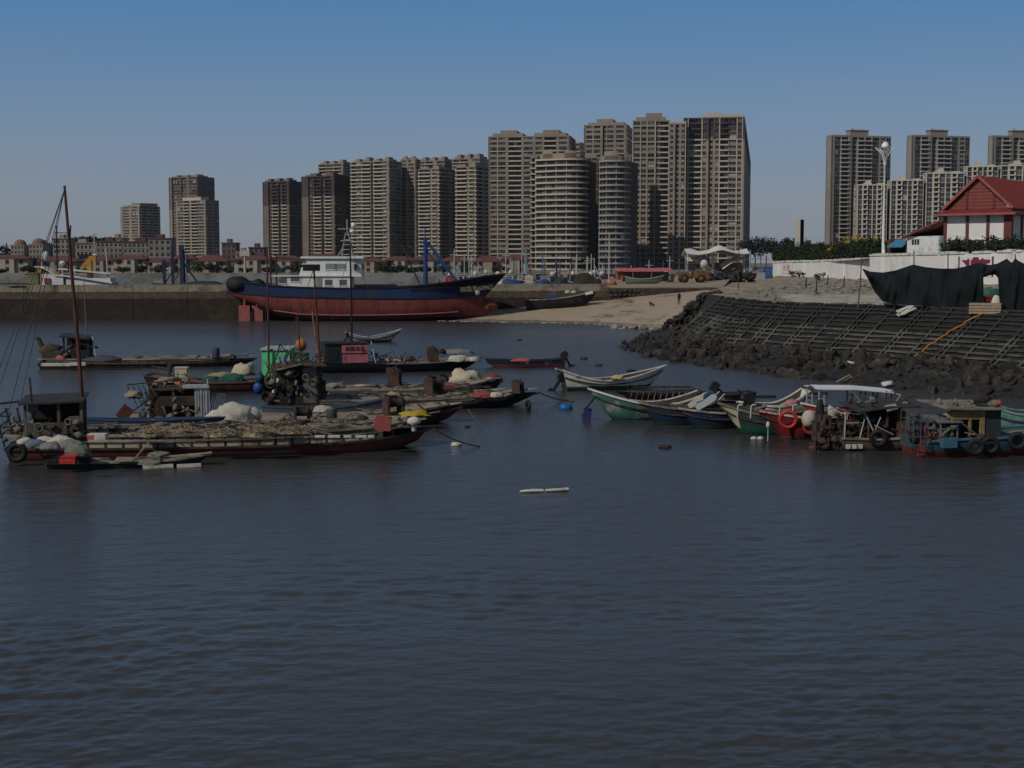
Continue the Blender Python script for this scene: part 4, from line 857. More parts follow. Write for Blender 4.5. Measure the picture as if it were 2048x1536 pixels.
for i in range(15):
    t = i / 14; px = lerp(1996, 1832, t ** .8); py = lerp(612, 718, t) ; best = None
    for uu in np.linspace(4.5, 9, 90):
        for vv in (min(1, max(0, 1 - t)),):
            c_ = sl(float(uu), vv); sx = 1024 + FPX * c_.x / c_.y
            if best is None or abs(sx - px) < best[0]: best = (abs(sx - px), c_)
    pts.append(best[1] + V((0, 0, .22)))
mb = MB(); mb.tube(pts, .05, 0, 6); single('orange_hose', mb, M('orange_hose', (.52, .20, .03), .6, .1, 3), 'orange hose trailing down the lattice slope from the netting', 'hose')
for i, (px, py, z, s, lab) in enumerate([(1700, 728, .9, (.35, .22, .2), 'white foam scrap among the rocks left of centre'), (1765, 729, .9, (.16, .12, .12), 'tiny white scrap among the rocks'), (1776, 768, .25, (.55, .25, .18), 'crumpled white bag at the water edge of the rocks'), (1852, 706, 1.7, (.6, .2, .08), 'flat white board lying above the rocks'), (1425, 690, 1.0, (.8, .2, .12), 'long white foam slab on the dark rocks of the point'), (1368, 686, 1.0, (.14, .1, .1), 'small white scrap on the rocky point')]):
    mb = MB(); mb.blob((0, 0, 0), s, i + 3, 0, .5, 2, 2.); q = onz(px, py, z); single('foam_scrap', mb, M('dirty_white_foam', (.56, .56, .53), .8, .15, 4), lab, 'debris', 'white scraps on the rocks', q, .3 * i)
for i, (a, b, c) in enumerate((((1674, 764), (1700, 750), 'grey'), ((1688, 764), (1702, 754), 'orange'))):
    mb = MB(); p0, p1 = onz(*a, .15), onz(*b, .7); mb.tube([V((0, 0, 0)), p1 - p0], .06); single('driftwood_pole', mb, M('drift_' + c, (.25, .22, .18) if c == 'grey' else (.34, .16, .03), .9), '%s stick leaning against the rocks at the waterline' % ('pale grey' if c == 'grey' else 'orange-brown'), 'stick', None, p0)
mb = MB()
for s in (-1, 1): mb.bx(-1.9, 1.9, s * .5 - .06, s * .5 + .06, 0, .45)
for k in range(7): mb.bx(-1.7 + k * .55, -1.62 + k * .55, -.44, .44, .1, .3)
q = onz(1442, 692, .9); single('wrecked_skiff', mb, M('blackened_wood', (.016, .015, .014), .9, .3, 3), 'blackened wreck of a small skiff lying on the rocks of the point', 'wreck', None, q, .25)
# poles in the yard
for i, (px, yb, yt, Y, lab, hd) in enumerate([(1633, 585, 560, 150, 'short dark stake in the yard left of the netting', .08), (1477, 578, 470, 192, 'thin dark pole standing at the head of the beach', .06), (1218, 566, 466, 262, 'tall pale lamp pole on the quay above the beached boat', .14), (1612, 572, 556, 175, 'stubby stake in the stony yard', .1), (1655, 566, 550, 180, 'crooked stake below the white wall', .08), (1688, 568, 552, 172, 'leaning stake below the white wall', .08)]):
    a, b = aty(px, yb, Y), aty(px + (1 if i else 0), yt, Y); mb = MB(); mb.tube([(0, 0, -.3), (b - a) * .5, b - a], [hd, hd * .9, hd * .7])
    if i == 2: mb.bar((b - a) + V((-.5, 0, -.1)), (b - a) + V((.5, 0, -.1)), .12); mb.lathe([(.25, -.1), (.25, .4), (.15, .45)], (0, 0, 0), 10); mb.lathe([(.2, 0), (.2, .2)], (0, 0, (b - a).z * .45), 10)
    single('lamp_post' if i == 2 else 'stake', mb, M('pale_pole_paint', (.42, .38, .31), .8) if i == 2 else M('dark_stake', (.05, .04, .035), .9), lab, 'lamp post' if i == 2 else 'stake', None, a)
fl = aty(490, 548, 520); ft = aty(490, 512, 520); mb = MB(); fo = thing('floodlight_post', 'pale post with a broad lamp head on the sea wall near the ship stern', 'lamp post', fl); h = ft.z - fl.z; mb.tube([(0, 0, -.5), (0, 0, h)], [.5, .35]); mb.build('pole', M('cream_paint', (.42, .39, .31), .8), fo); mb = MB(); mb.bx(-1.8, 1.8, -.5, .5, h, h + 1.3); mb.prism([(-1.8, 0), (1.8, 0), (.4, 1)], -.5, .5, 0, Matrix(((1, 0, 0, 0), (0, 0, 1, 0), (0, 1, 0, h + 1.304), (0, 0, 0, 1)))); mb.build('head', MATS['cream_paint'], fo)
# ---- boats: shared shapes
wood = M('grey_deck_wood', (.235, .19, .145), .9, .35, 2.2, (.085, .07, .058), .5, .9, .01, 10, stretch=(.4, 2, 2)); tan = M('tan_deck_boards', (.25, .20, .15), .9, .22, 1.6, (.14, .115, .09), .4, .6, stretch=(.3, 2.5, 2)); darkw = M('blackened_timber', (.030, .026, .022), .9, .4, 2.5, (.065, .052, .042), .4, .9)
rust = M('rust_red_steel', (.105, .038, .028), .85, .35, 2.5, (.055, .03, .024), .45, 1.2, .01, 12); rusty = M('rusty_brown', (.075, .045, .032), .9, .4, 3, (.035, .026, .022), .5, 1.5); plank = M('bleached_plank', (.30, .265, .215), .9, .3, 2.5, (.12, .10, .08), .5, 1.6, stretch=(.5, 2, 2)); blackr = M('black_rubber', (.012, .012, .013), .7, .3, 3); steel = M('dull_steel', (.11, .11, .108), .6, .25, 3, (.07, .05, .04), .4, 2); ropem = M('old_rope', (.17, .145, .105), .95, .3, 5); foamw = M('foam_block', (.50, .48, .42), .9, .15, 3, (.34, .31, .25), .4, 2.5); tarpw = M('dirty_white_tarp', (.43, .405, .345), .85, .14, 2, (.27, .245, .2), .4, 1.4, .02, 4); glassm = M('boat_glass', (.02, .025, .03), .15, .2, spec=.5); thinrope = M('thin_dark_rope', (.06, .055, .05), .9)
creamp = M('weathered_cream_panel', (.38, .33, .25), .9, .3, 1.5, (.16, .11, .08), .42, 1.0, stretch=(.6, 1, 1.5))
HB1 = M('barge_red_hull', (.13, .036, .028), .8, .3, 1.6, (.07, .065, .05), .36, .55, .01, 10, bands=None); HBK = M('tarred_hull', (.016, .016, .015), .75, .4, 1.6, (.05, .04, .032), .3, .9)
def frame(bow, stern, B, name, label, cat='boat', group=None):
    pb, ps = onz(*bow), onz(*stern); d = pb - ps; L = d.length; d.normalize(); away = V((-d.y, d.x, 0)); away = away if away.y > 0 else -away
    c = (pb + ps) / 2 + away * B / 2; c.z = 0
    o = thing(name, label, cat, c, atan2(d.y, d.x), group); o['_L'] = L
    return o, L, (1 if d.x > 0 else -1)        # near side is y = -s*B/2
def rails(h, w, hh, mat, par, dz=0., i0=0, i1=None, m=0):
    for sd_ in (0, 1): q = MB(); h.rail(q, w, hh, 0, dz, i0, i1, (sd_,)); q.build('gunwale', mat, par)
class Hull:
    def __init__(s, L, B, free, draft=.25, bow=.5, stern=.15, tw=.7, pb=2.2, flare=.2, rb=.5, rs=.1, n=22, full=.45, tip=.03, mid=.45):
        s.sec = []; s.gl = []; s.gr = []; s.par = dict(L=L)
        for i in range(n + 1):
            t = i / n
            u = max(0, (t - full) / (1 - full)); hb = B / 2 * max(tip, (1 - u ** pb)) if t > full else B / 2 * lerp(tw, 1, sin(min(1, t / full) * pi / 2))
            zs = free + bow * max(0, (t - mid) / (1 - mid)) ** 2 + stern * max(0, (mid - t) / mid) ** 2
            zk = -draft + (draft + free * .5) * max(0, (t - .78) / .22) ** 2
            xb = -L / 2 + L * t; xt = xb + rb * max(0, (t - .4) / .6) ** 2.5 - rs * max(0, (.4 - t) / .4) ** 2
            P = []
            for (f, g) in ((0, 0), (.7 * (1 - flare), .05), (.93 * (1 - flare * .7), .3), (1 - flare * .25, .7), (1, 1)):
                P.append((xb + (xt - xb) * g, hb * f, lerp(zk, zs, g)))
            s.sec.append([V((x, -y, z)) for x, y, z in P[::-1]] + [V((x, y, z)) for x, y, z in P[1:]]); s.gl.append(s.sec[-1][-1]); s.gr.append(s.sec[-1][0])
        s.n = n
    def outer(s, mb, m=0): 
        mb.grid(s.sec, m, True); mb.add(s.sec[0], [tuple(range(len(s.sec[0])))], m); return mb
    def rail(s, mb, w=.1, h=.08, m=0, dz=0., i0=0, i1=None, sides=(0, 1), inset=0.):
        for k in sides:
            g = (s.gr, s.gl)[k]; q = [p + V((0, (inset if k == 0 else -inset), dz)) for p in g[i0:(i1 or s.n) + 1]]
            for a, b in zip(q[:-1], q[1:]):
                e = (b - a) * .01; mb.bar(a - e, b + e, w, h, m)
        return mb
    def inside(s, mb, th=.07, floor=.12, m=0):
        rows = []
        for P in s.sec:
            a = []; zf = max(P[4].z + .08, floor); 
            for q in P:
                k = max(0, 1 - th / max(abs(q.y), th)) if abs(q.y) > 1e-4 else 0
                a.append(V((q.x, q.y * k, max(q.z - .004, min(zf, P[0].z - .03)) if True else q.z)))
            rows.append(a)
        mb.grid(rows, m, True); return mb
    def deck(s, mb, drop=.06, m=0, i0=0, i1=None, z=None):
        rows = [[V((a.x, a.y * .97, (z if z is not None else a.z - drop))), V((b.x, b.y * .97, (z if z is not None else b.z - drop)))] for a, b in zip(s.gr[i0:(i1 or s.n) + 1], s.gl[i0:(i1 or s.n) + 1])]
        mb.grid(rows, m, False); return mb
    def at(s, t):
        f = t * s.n; i = min(int(f), s.n - 1); return s.gr[i].lerp(s.gr[i + 1], f - i), s.gl[i].lerp(s.gl[i + 1], f - i)
def outboard(par, x, y, z, tilt=0., mat=None, dirx=-1, sc=1.):
    T = Matrix.Translation((x, y, z)) @ Matrix.Rotation(tilt, 4, 'Y') @ Matrix.Scale(sc, 4)
    mb = MB(); mb.blob((0, 0, 0), (.28, .2, .26), 2, 0, .15, 2, T=Matrix.Translation((x, y, z)).to_3x3().to_4x4()); mb2 = MB()
    mb2.prism([(-.26, -.2), (.3, -.2), (.36, 0), (.28, .2), (-.05, .3), (-.22, .26), (-.3, .05)], -.17, .17, 0, Matrix(((1, 0, 0, 0), (0, 0, 1, 0), (0, 1, 0, .1), (0, 0, 0, 1)))); mb2.bx(-.2, .22, -.13, .13, .1, .36); mb2.bx(-.08, .1, -.07, .07, -.9, -.05); mb2.bx(-.2, .12, -.03, .03, -1.05, -.85); mb2.lathe([(.02, -.08), (.16, -.06), (.16, -.02), (.02, 0)], (-.24, 0, -.95), 10, T=Matrix.Rotation(pi / 2, 4, 'Y')); mb2.bar((.15, 0, .1), (.75, 0, .18), .05)
    mb2.v = [tuple(T @ V(v)) for v in mb2.v]; return mb2.build('outboard_motor', mat or M('motor_black', (.02, .021, .024), .4, .2, spec=.4), par)
def tyre(px, py, z, R, label, ax=(0, 1, 0), g='tyre fenders', off=None):
    mb = MB(); mb.torus((0, 0, 0), R * .72, R * .28, ax, 0, 22, 8); q = onz(px, py, z) if off is None else off; return single('tyre', mb, blackr, label, 'tyre', g, q)
def heap(px, py, z, r, label, mat, seed=1, name='tarp_heap', cat='tarp', amp=.45, grp=None, off=None):
    mb = MB(); mb.blob((0, 0, 0), r, seed, 0, amp * 1.15, 3, 2.1, flat=-.02); 
    rr = random.Random(seed)
    for k in range(3): mb.blob((rr.uniform(-.6, .6) * r[0], rr.uniform(-.5, .5) * r[1], 0), (r[0] * rr.uniform(.3, .5), r[1] * .5, r[2] * rr.uniform(.4, .75)), seed + k + 5, 0, amp, 2, 1.7, flat=-.02)
    return single(name, mb, mat, label, cat, grp, off if off is not None else onz(px, py, z))
def winch(px, py, z, label, sc=1., grp='deck winches', seed=0):
    o = thing('winch', label, 'winch', onz(px, py, z), .3 * seed, grp); T = Matrix.Scale(sc, 4); r = random.Random(seed)
    mb = MB()
    for x in (-.4, .4): mb.bx(x - .06, x + .06, -.3, .3, 0, .8, 0, T); mb.bar(T @ V((x, -.35, 0)), T @ V((x, 0, 1.05)), .08 * sc)
    mb.bx(-.5, .5, -.35, .35, 0, .12, 0, T); mb.bx(-.3, .25, .1, .4, .5, .95, 0, T); mb.build('frame', rusty, o)
    mb = MB(); R = Matrix.Rotation(pi / 2, 4, 'Y'); mb.lathe([(.06, -.42), (.34, -.4), (.34, -.34), (.2, -.33), (.2, .33), (.34, .34), (.34, .4), (.06, .42)], V((0, 0, .6)) * sc, 14, 0, T @ R); mb.build('drum', darkw, o)
    mb = MB(); mb.torus(V((.55, 0, .6)) * sc, .22 * sc, .03 * sc, (1, 0, 0)); mb.bar(V((.4, 0, .6)) * sc, V((.58, 0, .6)) * sc, .06 * sc); mb.build('hand_wheel', steel, o); return o
def litter(bt, L, B, z, n, seed, x0=-.45, x1=.45, ymax=.42, big=1.):
    r = random.Random(seed); mb = MB()
    for i in range(n):
        x = lerp(x0, x1, r.random()) * L; y = r.uniform(-ymax, ymax) * B; k = r.random()
        if k < .55: 
            a = r.gauss(0, .5) + (pi if r.random() < .5 else 0); l = r.uniform(.3, 1.1) * big; mb.bar((x, y, z + r.uniform(.02, .12)), (x + cos(a) * l, y + sin(a) * l * .6, z + r.uniform(.02, .22)), r.uniform(.02, .06), None, r.choice((0, 0, 1, 2)))
        elif k < .8: s = r.uniform(.08, .26) * big; mb.blob((x, y, z + s * .3), (s * 1.4, s, s * .6), i, r.choice((0, 1, 1, 3)), .6, 1)
        else: 
            s = r.uniform(.12, .3) * big; mb.torus((x, y, z + .03), s, .025, (0, 0, 1), r.choice((0, 2)), 12, 5)
    o = mb.build('deck_litter', [ropem, rusty, plank, darkw]); o.location = bt.location; o.rotation_euler = bt.rotation_euler
    return tag(o, None, None, None, 'stuff')
def barge(bow, stern, B, label, free, dz, hm, dm, group='moored work barges', ribs=True, bowr=.25, sternr=.1, tw=.8, rb=.7, seed=0, pl=True, pb=3., full=.6, ribm=None):
    o, L, s = frame(bow, stern, B, 'work_barge', label, 'barge', group); h = Hull(L, B, free, .4, bowr, sternr, tw, pb, .08, rb, .3, 26, full, .12, .6); r = random.Random(seed)
    h.outer(MB()).build('hull', hm, o)
    mb = MB(); N = h.n
    k = int(L / .72)
    if ribs:
        for i in range(k):
            t = .02 + .93 * i / k
            for side in (0, 1):
                p = h.at(t)[side]; mb.bx(p.x - .045, p.x + .045, p.y * .97 - .05, p.y * .97 + .05, p.z - .1, p.z + dz - .02)
    h.rail(mb, .12, .09, 0, -.02); mb.build('rib_frame', ribm or rusty, o)
    for side in (0, 1): mb = MB(); h.rail(mb, .1, .1, 0, dz, 0, N - 1, (side,)); mb.build('gunwale', plank, o)
    if ribs:
        for side in (0, 1):
            mb = MB(); up_ = MB(); g = (h.gr, h.gl)[side][1:N - 2]; sg = .03 if side == 0 else -.03
            mb.grid([[p + V((0, sg, z)) for p in g] for z in (.02, dz * .52)], 0, False); up_.grid([[p + V((0, sg * .8, z)) for p in g] for z in (dz * .6, dz - .03)], 0, False)
            for a, b in zip(g[:-1], g[1:]): up_.bar(a + V((0, -sg * .5, dz * .56)), b + V((0, -sg * .5, dz * .56)), .06, .05)
            mb.build('side_panel', creamp if pl else plank, o); up_.build('side_strake', MATS['grey_deck_wood'], o)
    mb = MB(); rows = [[V((a.x, lerp(a.y, b.y, j / 4) * .96, a.z + dz - .05 + r.uniform(-.012, .012))) for j in range(5)] for a, b in zip(h.gr, h.gl)]; mb.grid(rows, 0, False)
    mb.build('deck', dm, o); mb = MB()
    for i in range(int(L / .9)):
        if r.random() < .5: x = -L / 2 + .5 + i * .9; a, b = h.at((i + .5) / int(L / .9)); mb.bar((x, a.y * .9, a.z + dz + .0), (x + r.uniform(-.3, .5), b.y * .9, b.z + dz + .0), .09, .05)
    mb.build('deck_batten', darkw, o); return o, L, s, h, free + dz
def mast(par, x, y, z, h, r, lean=(0, 0), mat=None, stays=(), name='mast'):
    mb = MB(); top = V((x + lean[0], y + lean[1], z + h)); b = V((x, y, z)); mb.tube([b, b.lerp(top, .35) + V((.02, 0, 0)), b.lerp(top, .7), top], [r, r * .9, r * .75, r * .55], 0, 8); mb.build(name, mat or rust, par)
    if stays:
        mb = MB()
        for q in stays: mb.tube(rope(top - V((0, 0, .15)), q, .1), .016, 0, 4)
        mb.build('rigging', thinrope, par)
    return top
# ================= left group
# nearest barge
b1, L, s, h, dz = barge((846, 903), (22, 926), 4.1, 'long rust red barge nearest the camera with an open shack at its stern', .42, .52, HB1, wood, seed=1, bowr=.3, rb=.45, pb=5)
x0 = -L / 2
def LX(px, a=22, b=846, LL=None): return -(LL or L) / 2 + (px - a) / (b - a) * (LL or L)
cx0, cx1 = LX(50), LX(157)
mb = MB()
for x in (cx0, (cx0 + cx1) / 2 + .2, cx1):
    for y in (-1.75, .1): mb.bx(x - .06, x + .06, y - .06, y + .06, .88, 2.36)
mb.bx(cx0 + .07, cx1 - .55, -1.8, -1.72, .95, 1.55); mb.bx(cx1 - .5, cx1 - .07, -1.81, -1.73, .95, 1.8); mb.bx(cx1 - .03, cx1 + .03, -1.7, .1, .95, 2.3, 1); mb.bx(cx0, cx1, .04, .1, .95, 2.3, 1); mb.bx(cx0 + .1, cx0 + .5, -1.79, -1.71, 2.0, 2.34)
mb.build('shack', [M('shack_boards', (.13, .105, .08), .9, .3, 2.5, (.07, .06, .05), .5, 1.2), M('shack_dark', (.022, .023, .024), .9)], b1)
mb = MB(); mb.slab([[(cx0 - .25, -2.0, 2.38), (cx1 + .12, -2.0, 2.45)], [(cx0 - .2, .35, 2.52), (cx1 + .15, .35, 2.6)]], .08); mb.build('shack_roof', M('dark_roofing', (.030, .031, .033), .7, .3, 2), b1)
tp = mast(b1, LX(160), -1.0, .9, 10.2, .09, (-.55, .0), stays=[(LX(-60), .8, 1.2), (LX(-40), -.6, 1.0), (LX(5), -1.6, 1.1), (LX(16), 0.4, 1.2)])
mb = MB()      # ladder-like frame beside the mast head, boom and stern gallows
for q in (0, .42): mb.tube([(LX(160) - .5 - q, -1.0, 7.6), (LX(160) - .35 - q * 1.3, -1.0, 9.5)], .03)
for z in (7.8, 8.5, 9.2): mb.bar((LX(160) - .98, -1, z), (LX(160) - .45, -1, z), .03)
mb.tube([(LX(120), -.6, 2.5), (LX(-30), -.4, 2.2)], .05); mb.tube([(LX(62), -1.6, 2.4), (LX(59), -1.6, 3.4)], .04)
mb.build('mast_ladder', rusty, b1)
mb = MB()
for x in (LX(8), LX(30)):
    for y in (-1.6, 1.2): mb.tube([(x, y, .6), (x - .3, y, 1.9)], .045)
for z in (1.0, 1.4, 1.85): mb.tube([(LX(8) - .2, -1.6, z), (LX(8) - .2, 1.2, z)], .035); mb.tube([(LX(30) - .2, -1.6, z), (LX(8) - .2, -1.6, z)], .035)
mb.build('stern_rack', rusty, b1)
litter(b1, L, 4.1, dz, 330, 3, -.28, .46)
tyre(34, 905, .55, .42, 'big black tyre hung on the stern of the nearest barge')
sackg = 'sacks at the stern of the nearest barge'
for i, (px, py, r_, mat, lab) in enumerate([(50, 886, (.3, .25, .22), 'foam', 'white foam lump by the big tyre at the barge stern'), (72, 890, (.38, .3, .24), 'blue', 'blue grey sack beside the white foam lump on the barge stern'), (92, 884, (.42, .3, .22), 'foam', 'pale sack between the blue grey sack and the shack post'), (100, 896, (.4, .3, .24), 'grey', 'dull grey sack at the barge edge under the shack'), (122, 886, (.5, .28, .3), 'foam', 'white sack leaning by the foot of the red mast'), (142, 892, (.42, .3, .26), 'grey', 'lumpy grey sack right of the red mast foot'), (156, 905, (.5, .3, .32), 'net', 'greenish bundle of net hanging over the barge edge')]):
    heap(px, py, 1.0, r_, lab, {'foam': tarpw, 'blue': M('blue_grey_cloth', (.10, .13, .19), .85, .2, 3), 'grey': M('grey_cloth', (.17, .165, .16), .9, .25, 3), 'net': M('olive_net', (.13, .135, .105), .95, .35, 6)}[mat], i + 2, 'sack', 'sack', .25, sackg)
mb = MB(); mb.bx(-.35, .35, -.2, .2, 0, .3); mb.bx(-.36, -.1, -.21, .21, .05, .25, 1); q = onz(196, 882, 1.0); single('cooler_box', mb, [foamw, M('box_red', (.4, .08, .06), .7)], 'small white and red box on the nearest barge right of the mast', 'box', None, q)
mb = MB(); mb.bx(-2.1, 2.1, -.1, .1, 0, .07); q = onz(285, 884, 1.0); single('long_plank', mb, plank, 'long bleached plank along the rail of the nearest barge', 'plank', None, q, .02)
for i, (px, l) in enumerate(((640, .2), (668, .24), (695, .15), (722, .22), (742, .12))): mb = MB(); mb.bx(-l, l, -.06, .06, 0, .09); single('foam_strip', mb, foamw, 'short white foam strip in a line along the forward rail of the nearest barge', 'foam strip', 'foam strips on the forward rail', onz(px, 875, 1.0), .01)
def straw(n, rx, ry, hz, seed):
    r = random.Random(seed); mb = MB(); mb.blob((0, 0, 0), (rx * .8, ry * .8, hz * .55), seed, 0, .6, 2, 2.2, flat=-.02)
    for k in range(n):
        x, y = r.gauss(0, rx * .5), r.gauss(0, ry * .5); z = hz * max(.05, 1 - (x / rx) ** 2 * .6 - (y / ry) ** 2 * .6) * r.uniform(.3, 1.0); a = r.uniform(0, 6.28); l = r.uniform(.15, .45)
        p = V((x, y, z)); q = p + V((cos(a) * l, sin(a) * l * .7, r.uniform(-.12, .14))); mb.tube([p, p.lerp(q, .5) + V((0, 0, r.uniform(0, .07))), q], r.uniform(.01, .025), 0, 4)
    return mb
for i, (px, py, sx) in enumerate(((360, 864, .9), (512, 872, .95), (445, 872, 1.0), (590, 866, 1.0), (305, 872, .8))): single('rope_pile', straw(110, sx, .5, .27 if i != 1 else .42, i + 20), M('straw_rope', (.32, .255, .17), .95, .35, 8, (.15, .12, .085), .5, 4), 'tangled tan rope pile on the nearest barge, %s' % ('left of the middle', 'right of the middle and peaked', 'in the middle', 'nearest to the bow', 'farthest astern')[i], 'rope', 'rope piles on the nearest barge', onz(px, py, 1.0))
q = onz(828, 862, 1.05); mb = MB(); mb.lathe([(.1, 0), (.1, .25), (.28, .33), (.28, .42), (.2, .55), (.05, .6)], (0, 0, 0), 14); single('white_buoy', mb, foamw, 'white mushroom-shaped buoy on the bow of the nearest barge', 'buoy', None, q)
mb = MB(); mb.prism([(-.36, .02), (.34, 0), (.38, .45), (.3, .62), (-.28, .64), (-.4, .4)], -.03, .03, 0, Matrix.Rotation(pi / 2, 4, 'X')); mb.bx(-.04, .04, .03, .3, 0, .5); q = onz(766, 862, 1.0); single('red_board', mb, M('dull_red_board', (.20, .05, .045), .8, .2, 3), 'dull red board propped up near the bow of the nearest barge', 'board', None, q, -.3)
def clutter(par, x0, x1, y0, y1, z0, z1, n, seed, name='hung_gear'):
    r = random.Random(seed); mb = MB()
    for i in range(n):
        a = V((r.uniform(x0, x1), r.uniform(y0, y1), r.uniform(z0, z1))); k = r.random()
        if k < .6: mb.bar(a, a + V((r.uniform(-.5, .5), r.uniform(-.25, .25), r.uniform(-.35, .5))), r.uniform(.02, .07), None, r.choice((0, 0, 1, 2, 3)))
        elif k < .94: mb.blob(a, (r.uniform(.08, .25), .15, r.uniform(.08, .22)), i, r.choice((0, 1, 2, 4, 5)), .5, 1)
        else: mb.torus(a, r.uniform(.1, .22), .03, (r.uniform(-.5, .5), 1, 0), r.choice((0, 2, 4)), 12, 5)
    return tag(mb.build(name, [rusty, darkw, ropem, plank, MATS['olive_net'], M('faded_blue_scrap', (.05, .09, .16), .8)], par), kind='stuff')
clutter(b1, cx0 - .9, cx0 + .2, -1.8, 1.2, .9, 1.5, 46, 1); clutter(b1, cx0 + .1, cx1 - .1, -1.95, -1.82, .95, 1.6, 16, 2, 'shack_gear'); clutter(b1, cx0 + .2, cx1 - .2, -1.4, -.3, .95, 1.5, 20, 3, 'stowed_gear')
# skiff in front
sk, L2, s = frame((398, 934), (96, 940), 1.25, 'flat_skiff', 'low cluttered flat skiff alongside the nearest barge', 'skiff'); h = Hull(L2, 1.25, .24, .15, .22, .0, .9, 3, .1, .45, .1, 16, .7, .3, .6); h.outer(MB()).build('hull', M('skiff_dark_hull', (.026, .03, .026), .8, .3, 2), sk); rails(h, .09, .07, plank, sk); h.deck(MB(), .05).build('deck', wood, sk)
mb = MB()
for a, b in ((.62, .80), (.82, .95)): p, q = h.at(a)[0], h.at(b)[0]; mb.bar(V((p.x, p.y - .09, .06)), V((q.x, p.y - .05, .08)), .1, .13)
mb.build('foam_fender', foamw, sk)
for (px, py, sz, mt, lab) in ((138, 926, (.3, .22, .24), M('bright_red_plastic', (.45, .035, .03), .55), 'bright red crate on the flat skiff'), (108, 926, (.28, .22, .26), blackr, 'black crate at the stern of the flat skiff'), (168, 926, (.24, .2, .2), blackr, 'black crate right of the red crate on the flat skiff')):
    mb = MB(); a, b, c = sz; mb.bx(-a, a, -b, b, 0, c); mb.bx(-a - .03, a + .03, -b - .03, b + .03, c, c + .05); mb.bx(-a * .6, a * .6, -b - .02, -b - .004, c * .3, c * .7, 0); single('fish_crate', mb, mt, lab, 'crate', None, onz(px, py, .25), 0)
for i, (px, py) in enumerate(((150, 912), (300, 928), (320, 912))): heap(px, py, .28, (.45, .25, .18), 'olive net lump on the flat skiff, %s' % ('behind the red crate', 'amidships', 'against the barge side')[i], MATS['olive_net'], 40 + i, 'net_heap', 'net', .5, 'net lumps on the skiff')
mb = MB()
for i in range(5): mb.bar((-.8 + .02 * i, -.1 + .05 * i, .03 * i), (.9, .2 + .03 * i, .02 * i), .05)
mb.bar((-.1, 0, 0), (.5, .2, .7), .05); single('pole_bundle', mb, plank, 'bundle of weathered poles across the flat skiff', 'poles', None, onz(270, 922, .32))
# canoes between the barges
def canoe(bow, stern, B, label, free, mat, ins, bowr=.25, pxl=None):
    o, L, s = frame(bow, stern, B, 'canoe', label, 'canoe', 'narrow canoes between the barges'); h = Hull(L, B, free, .2, bowr, .1, .35, 2, .3, .3, .2, 20, .5); h.outer(MB()).build('hull', mat, o); h.inside(MB()).build('inside', ins, o); rails(h, .06, .06, mat, o); mb = MB()
    for t in (.25, .5, .72): a, b = h.at(t); mb.bar(a - V((0, 0, .08)), b - V((0, 0, .08)), .16, .04)
    mb.build('thwart', wood, o); return o
bluep = M('navy_canoe_paint', (.028, .055, .11), .6, .25, 2, (.05, .06, .075), .35, 1.2); canoe((436, 883), (165, 887), 1.1, 'navy blue canoe lying behind the nearest barge', .98, bluep, bluep, .06)
bg_ = M('grey_blue_canoe_paint', (.05, .075, .105), .6, .3, 2, (.10, .11, .115), .4, 1.2); canoe((775, 842), (530, 846), 1.2, 'grey blue canoe with an upturned bow behind the tan decked barge', .7, bg_, M('canoe_inside', (.035, .05, .085), .7), .5)
heap(645, 822, .75, (.5, .3, .28), 'pale cloth bundle in the grey blue canoe', M('grey_white_cloth', (.36, .335, .30), .9, .15, 3), 7, 'cloth_bundle', 'cloth', .25)
# second barge
b2, L, s, h, dz = barge((905, 853), (258, 868), 4.2, 'tan decked barge behind the nearest barge with a yellow tarp near its bow', .26, .26, rust, tan, seed=2, bowr=.5, rb=.8, pl=False)
litter(b2, L, 4.2, dz, 60, 6, .2, .45)
def L2X(px): return -L / 2 + (px - 258) / (905 - 258) * L
clutter(b2, L2X(285), L2X(392), -1.95, -.4, .5, 1.6, 90, 4); clutter(b2, L2X(300), L2X(380), -1.9, .2, 2.0, 2.35, 26, 5, 'roof_gear')
# stern machinery shed of the second barge
mb = MB(); xa, xb = L2X(300), L2X(388)
for x in (xa, (xa + xb) / 2, xb):
    for y in (-1.7, 0.3): mb.bx(x - .06, x + .06, y - .06, y + .06, .45, 2.0)
mb.bx(xa, xb, .25, .31, .5, 1.95); mb.bx(xa, xb, -1.75, -1.68, 1.25, 1.7); mb.bx(xa + .6, xa + 1.5, -1.2, -.2, .5, 1.3); mb.blob((xa + 1.0, -1.0, 1.0), (.5, .4, .45), 4, 0, .4, 2); mb.bx(xa - .1, xb + .05, -1.8, .4, 1.98, 2.06); mb.build('engine_shed', rusty, b2)
mb = MB(); mb.bx(L2X(386), L2X(412), -1.85, -1.79, .5, 2.2); mb.bx(L2X(398) - .03, L2X(398) + .03, -1.9, -1.86, .5, 2.2)
for i in range(6): q = L2X(386) + .05 + i * .12; mb.bx(q, q + .03, -1.88, -1.852, .5, 2.2)
mb.bx(L2X(412) - .05, L2X(412), -1.8, .2, .5, 2.35); mb.bx(L2X(362), L2X(414), -1.95, -1.0, 2.08, 2.2); mb.build('corrugated_screen', M('corrugated_white', (.36, .37, .38), .7, .25, 1.5, (.22, .2, .18), .35, 1.2), b2)
mb = MB(); xa, xb = L2X(404), L2X(436)
for i in range(9): x = lerp(xa, xb, i / 8); mb.bar((x, -1.9, .5), (x + .25, -1.7, 1.75), .035)
mb.bar((xa, -1.9, .5), (xb, -1.9, .5), .06); mb.bar((xa + .25, -1.7, 1.75), (xb + .25, -1.7, 1.75), .06); mb.build('grille_frame', M('grey_green_iron', (.10, .115, .115), .8, .2), b2)
mb = MB(); xa = L2X(300)      # gallows leaning out over the stern, with its counterweight board
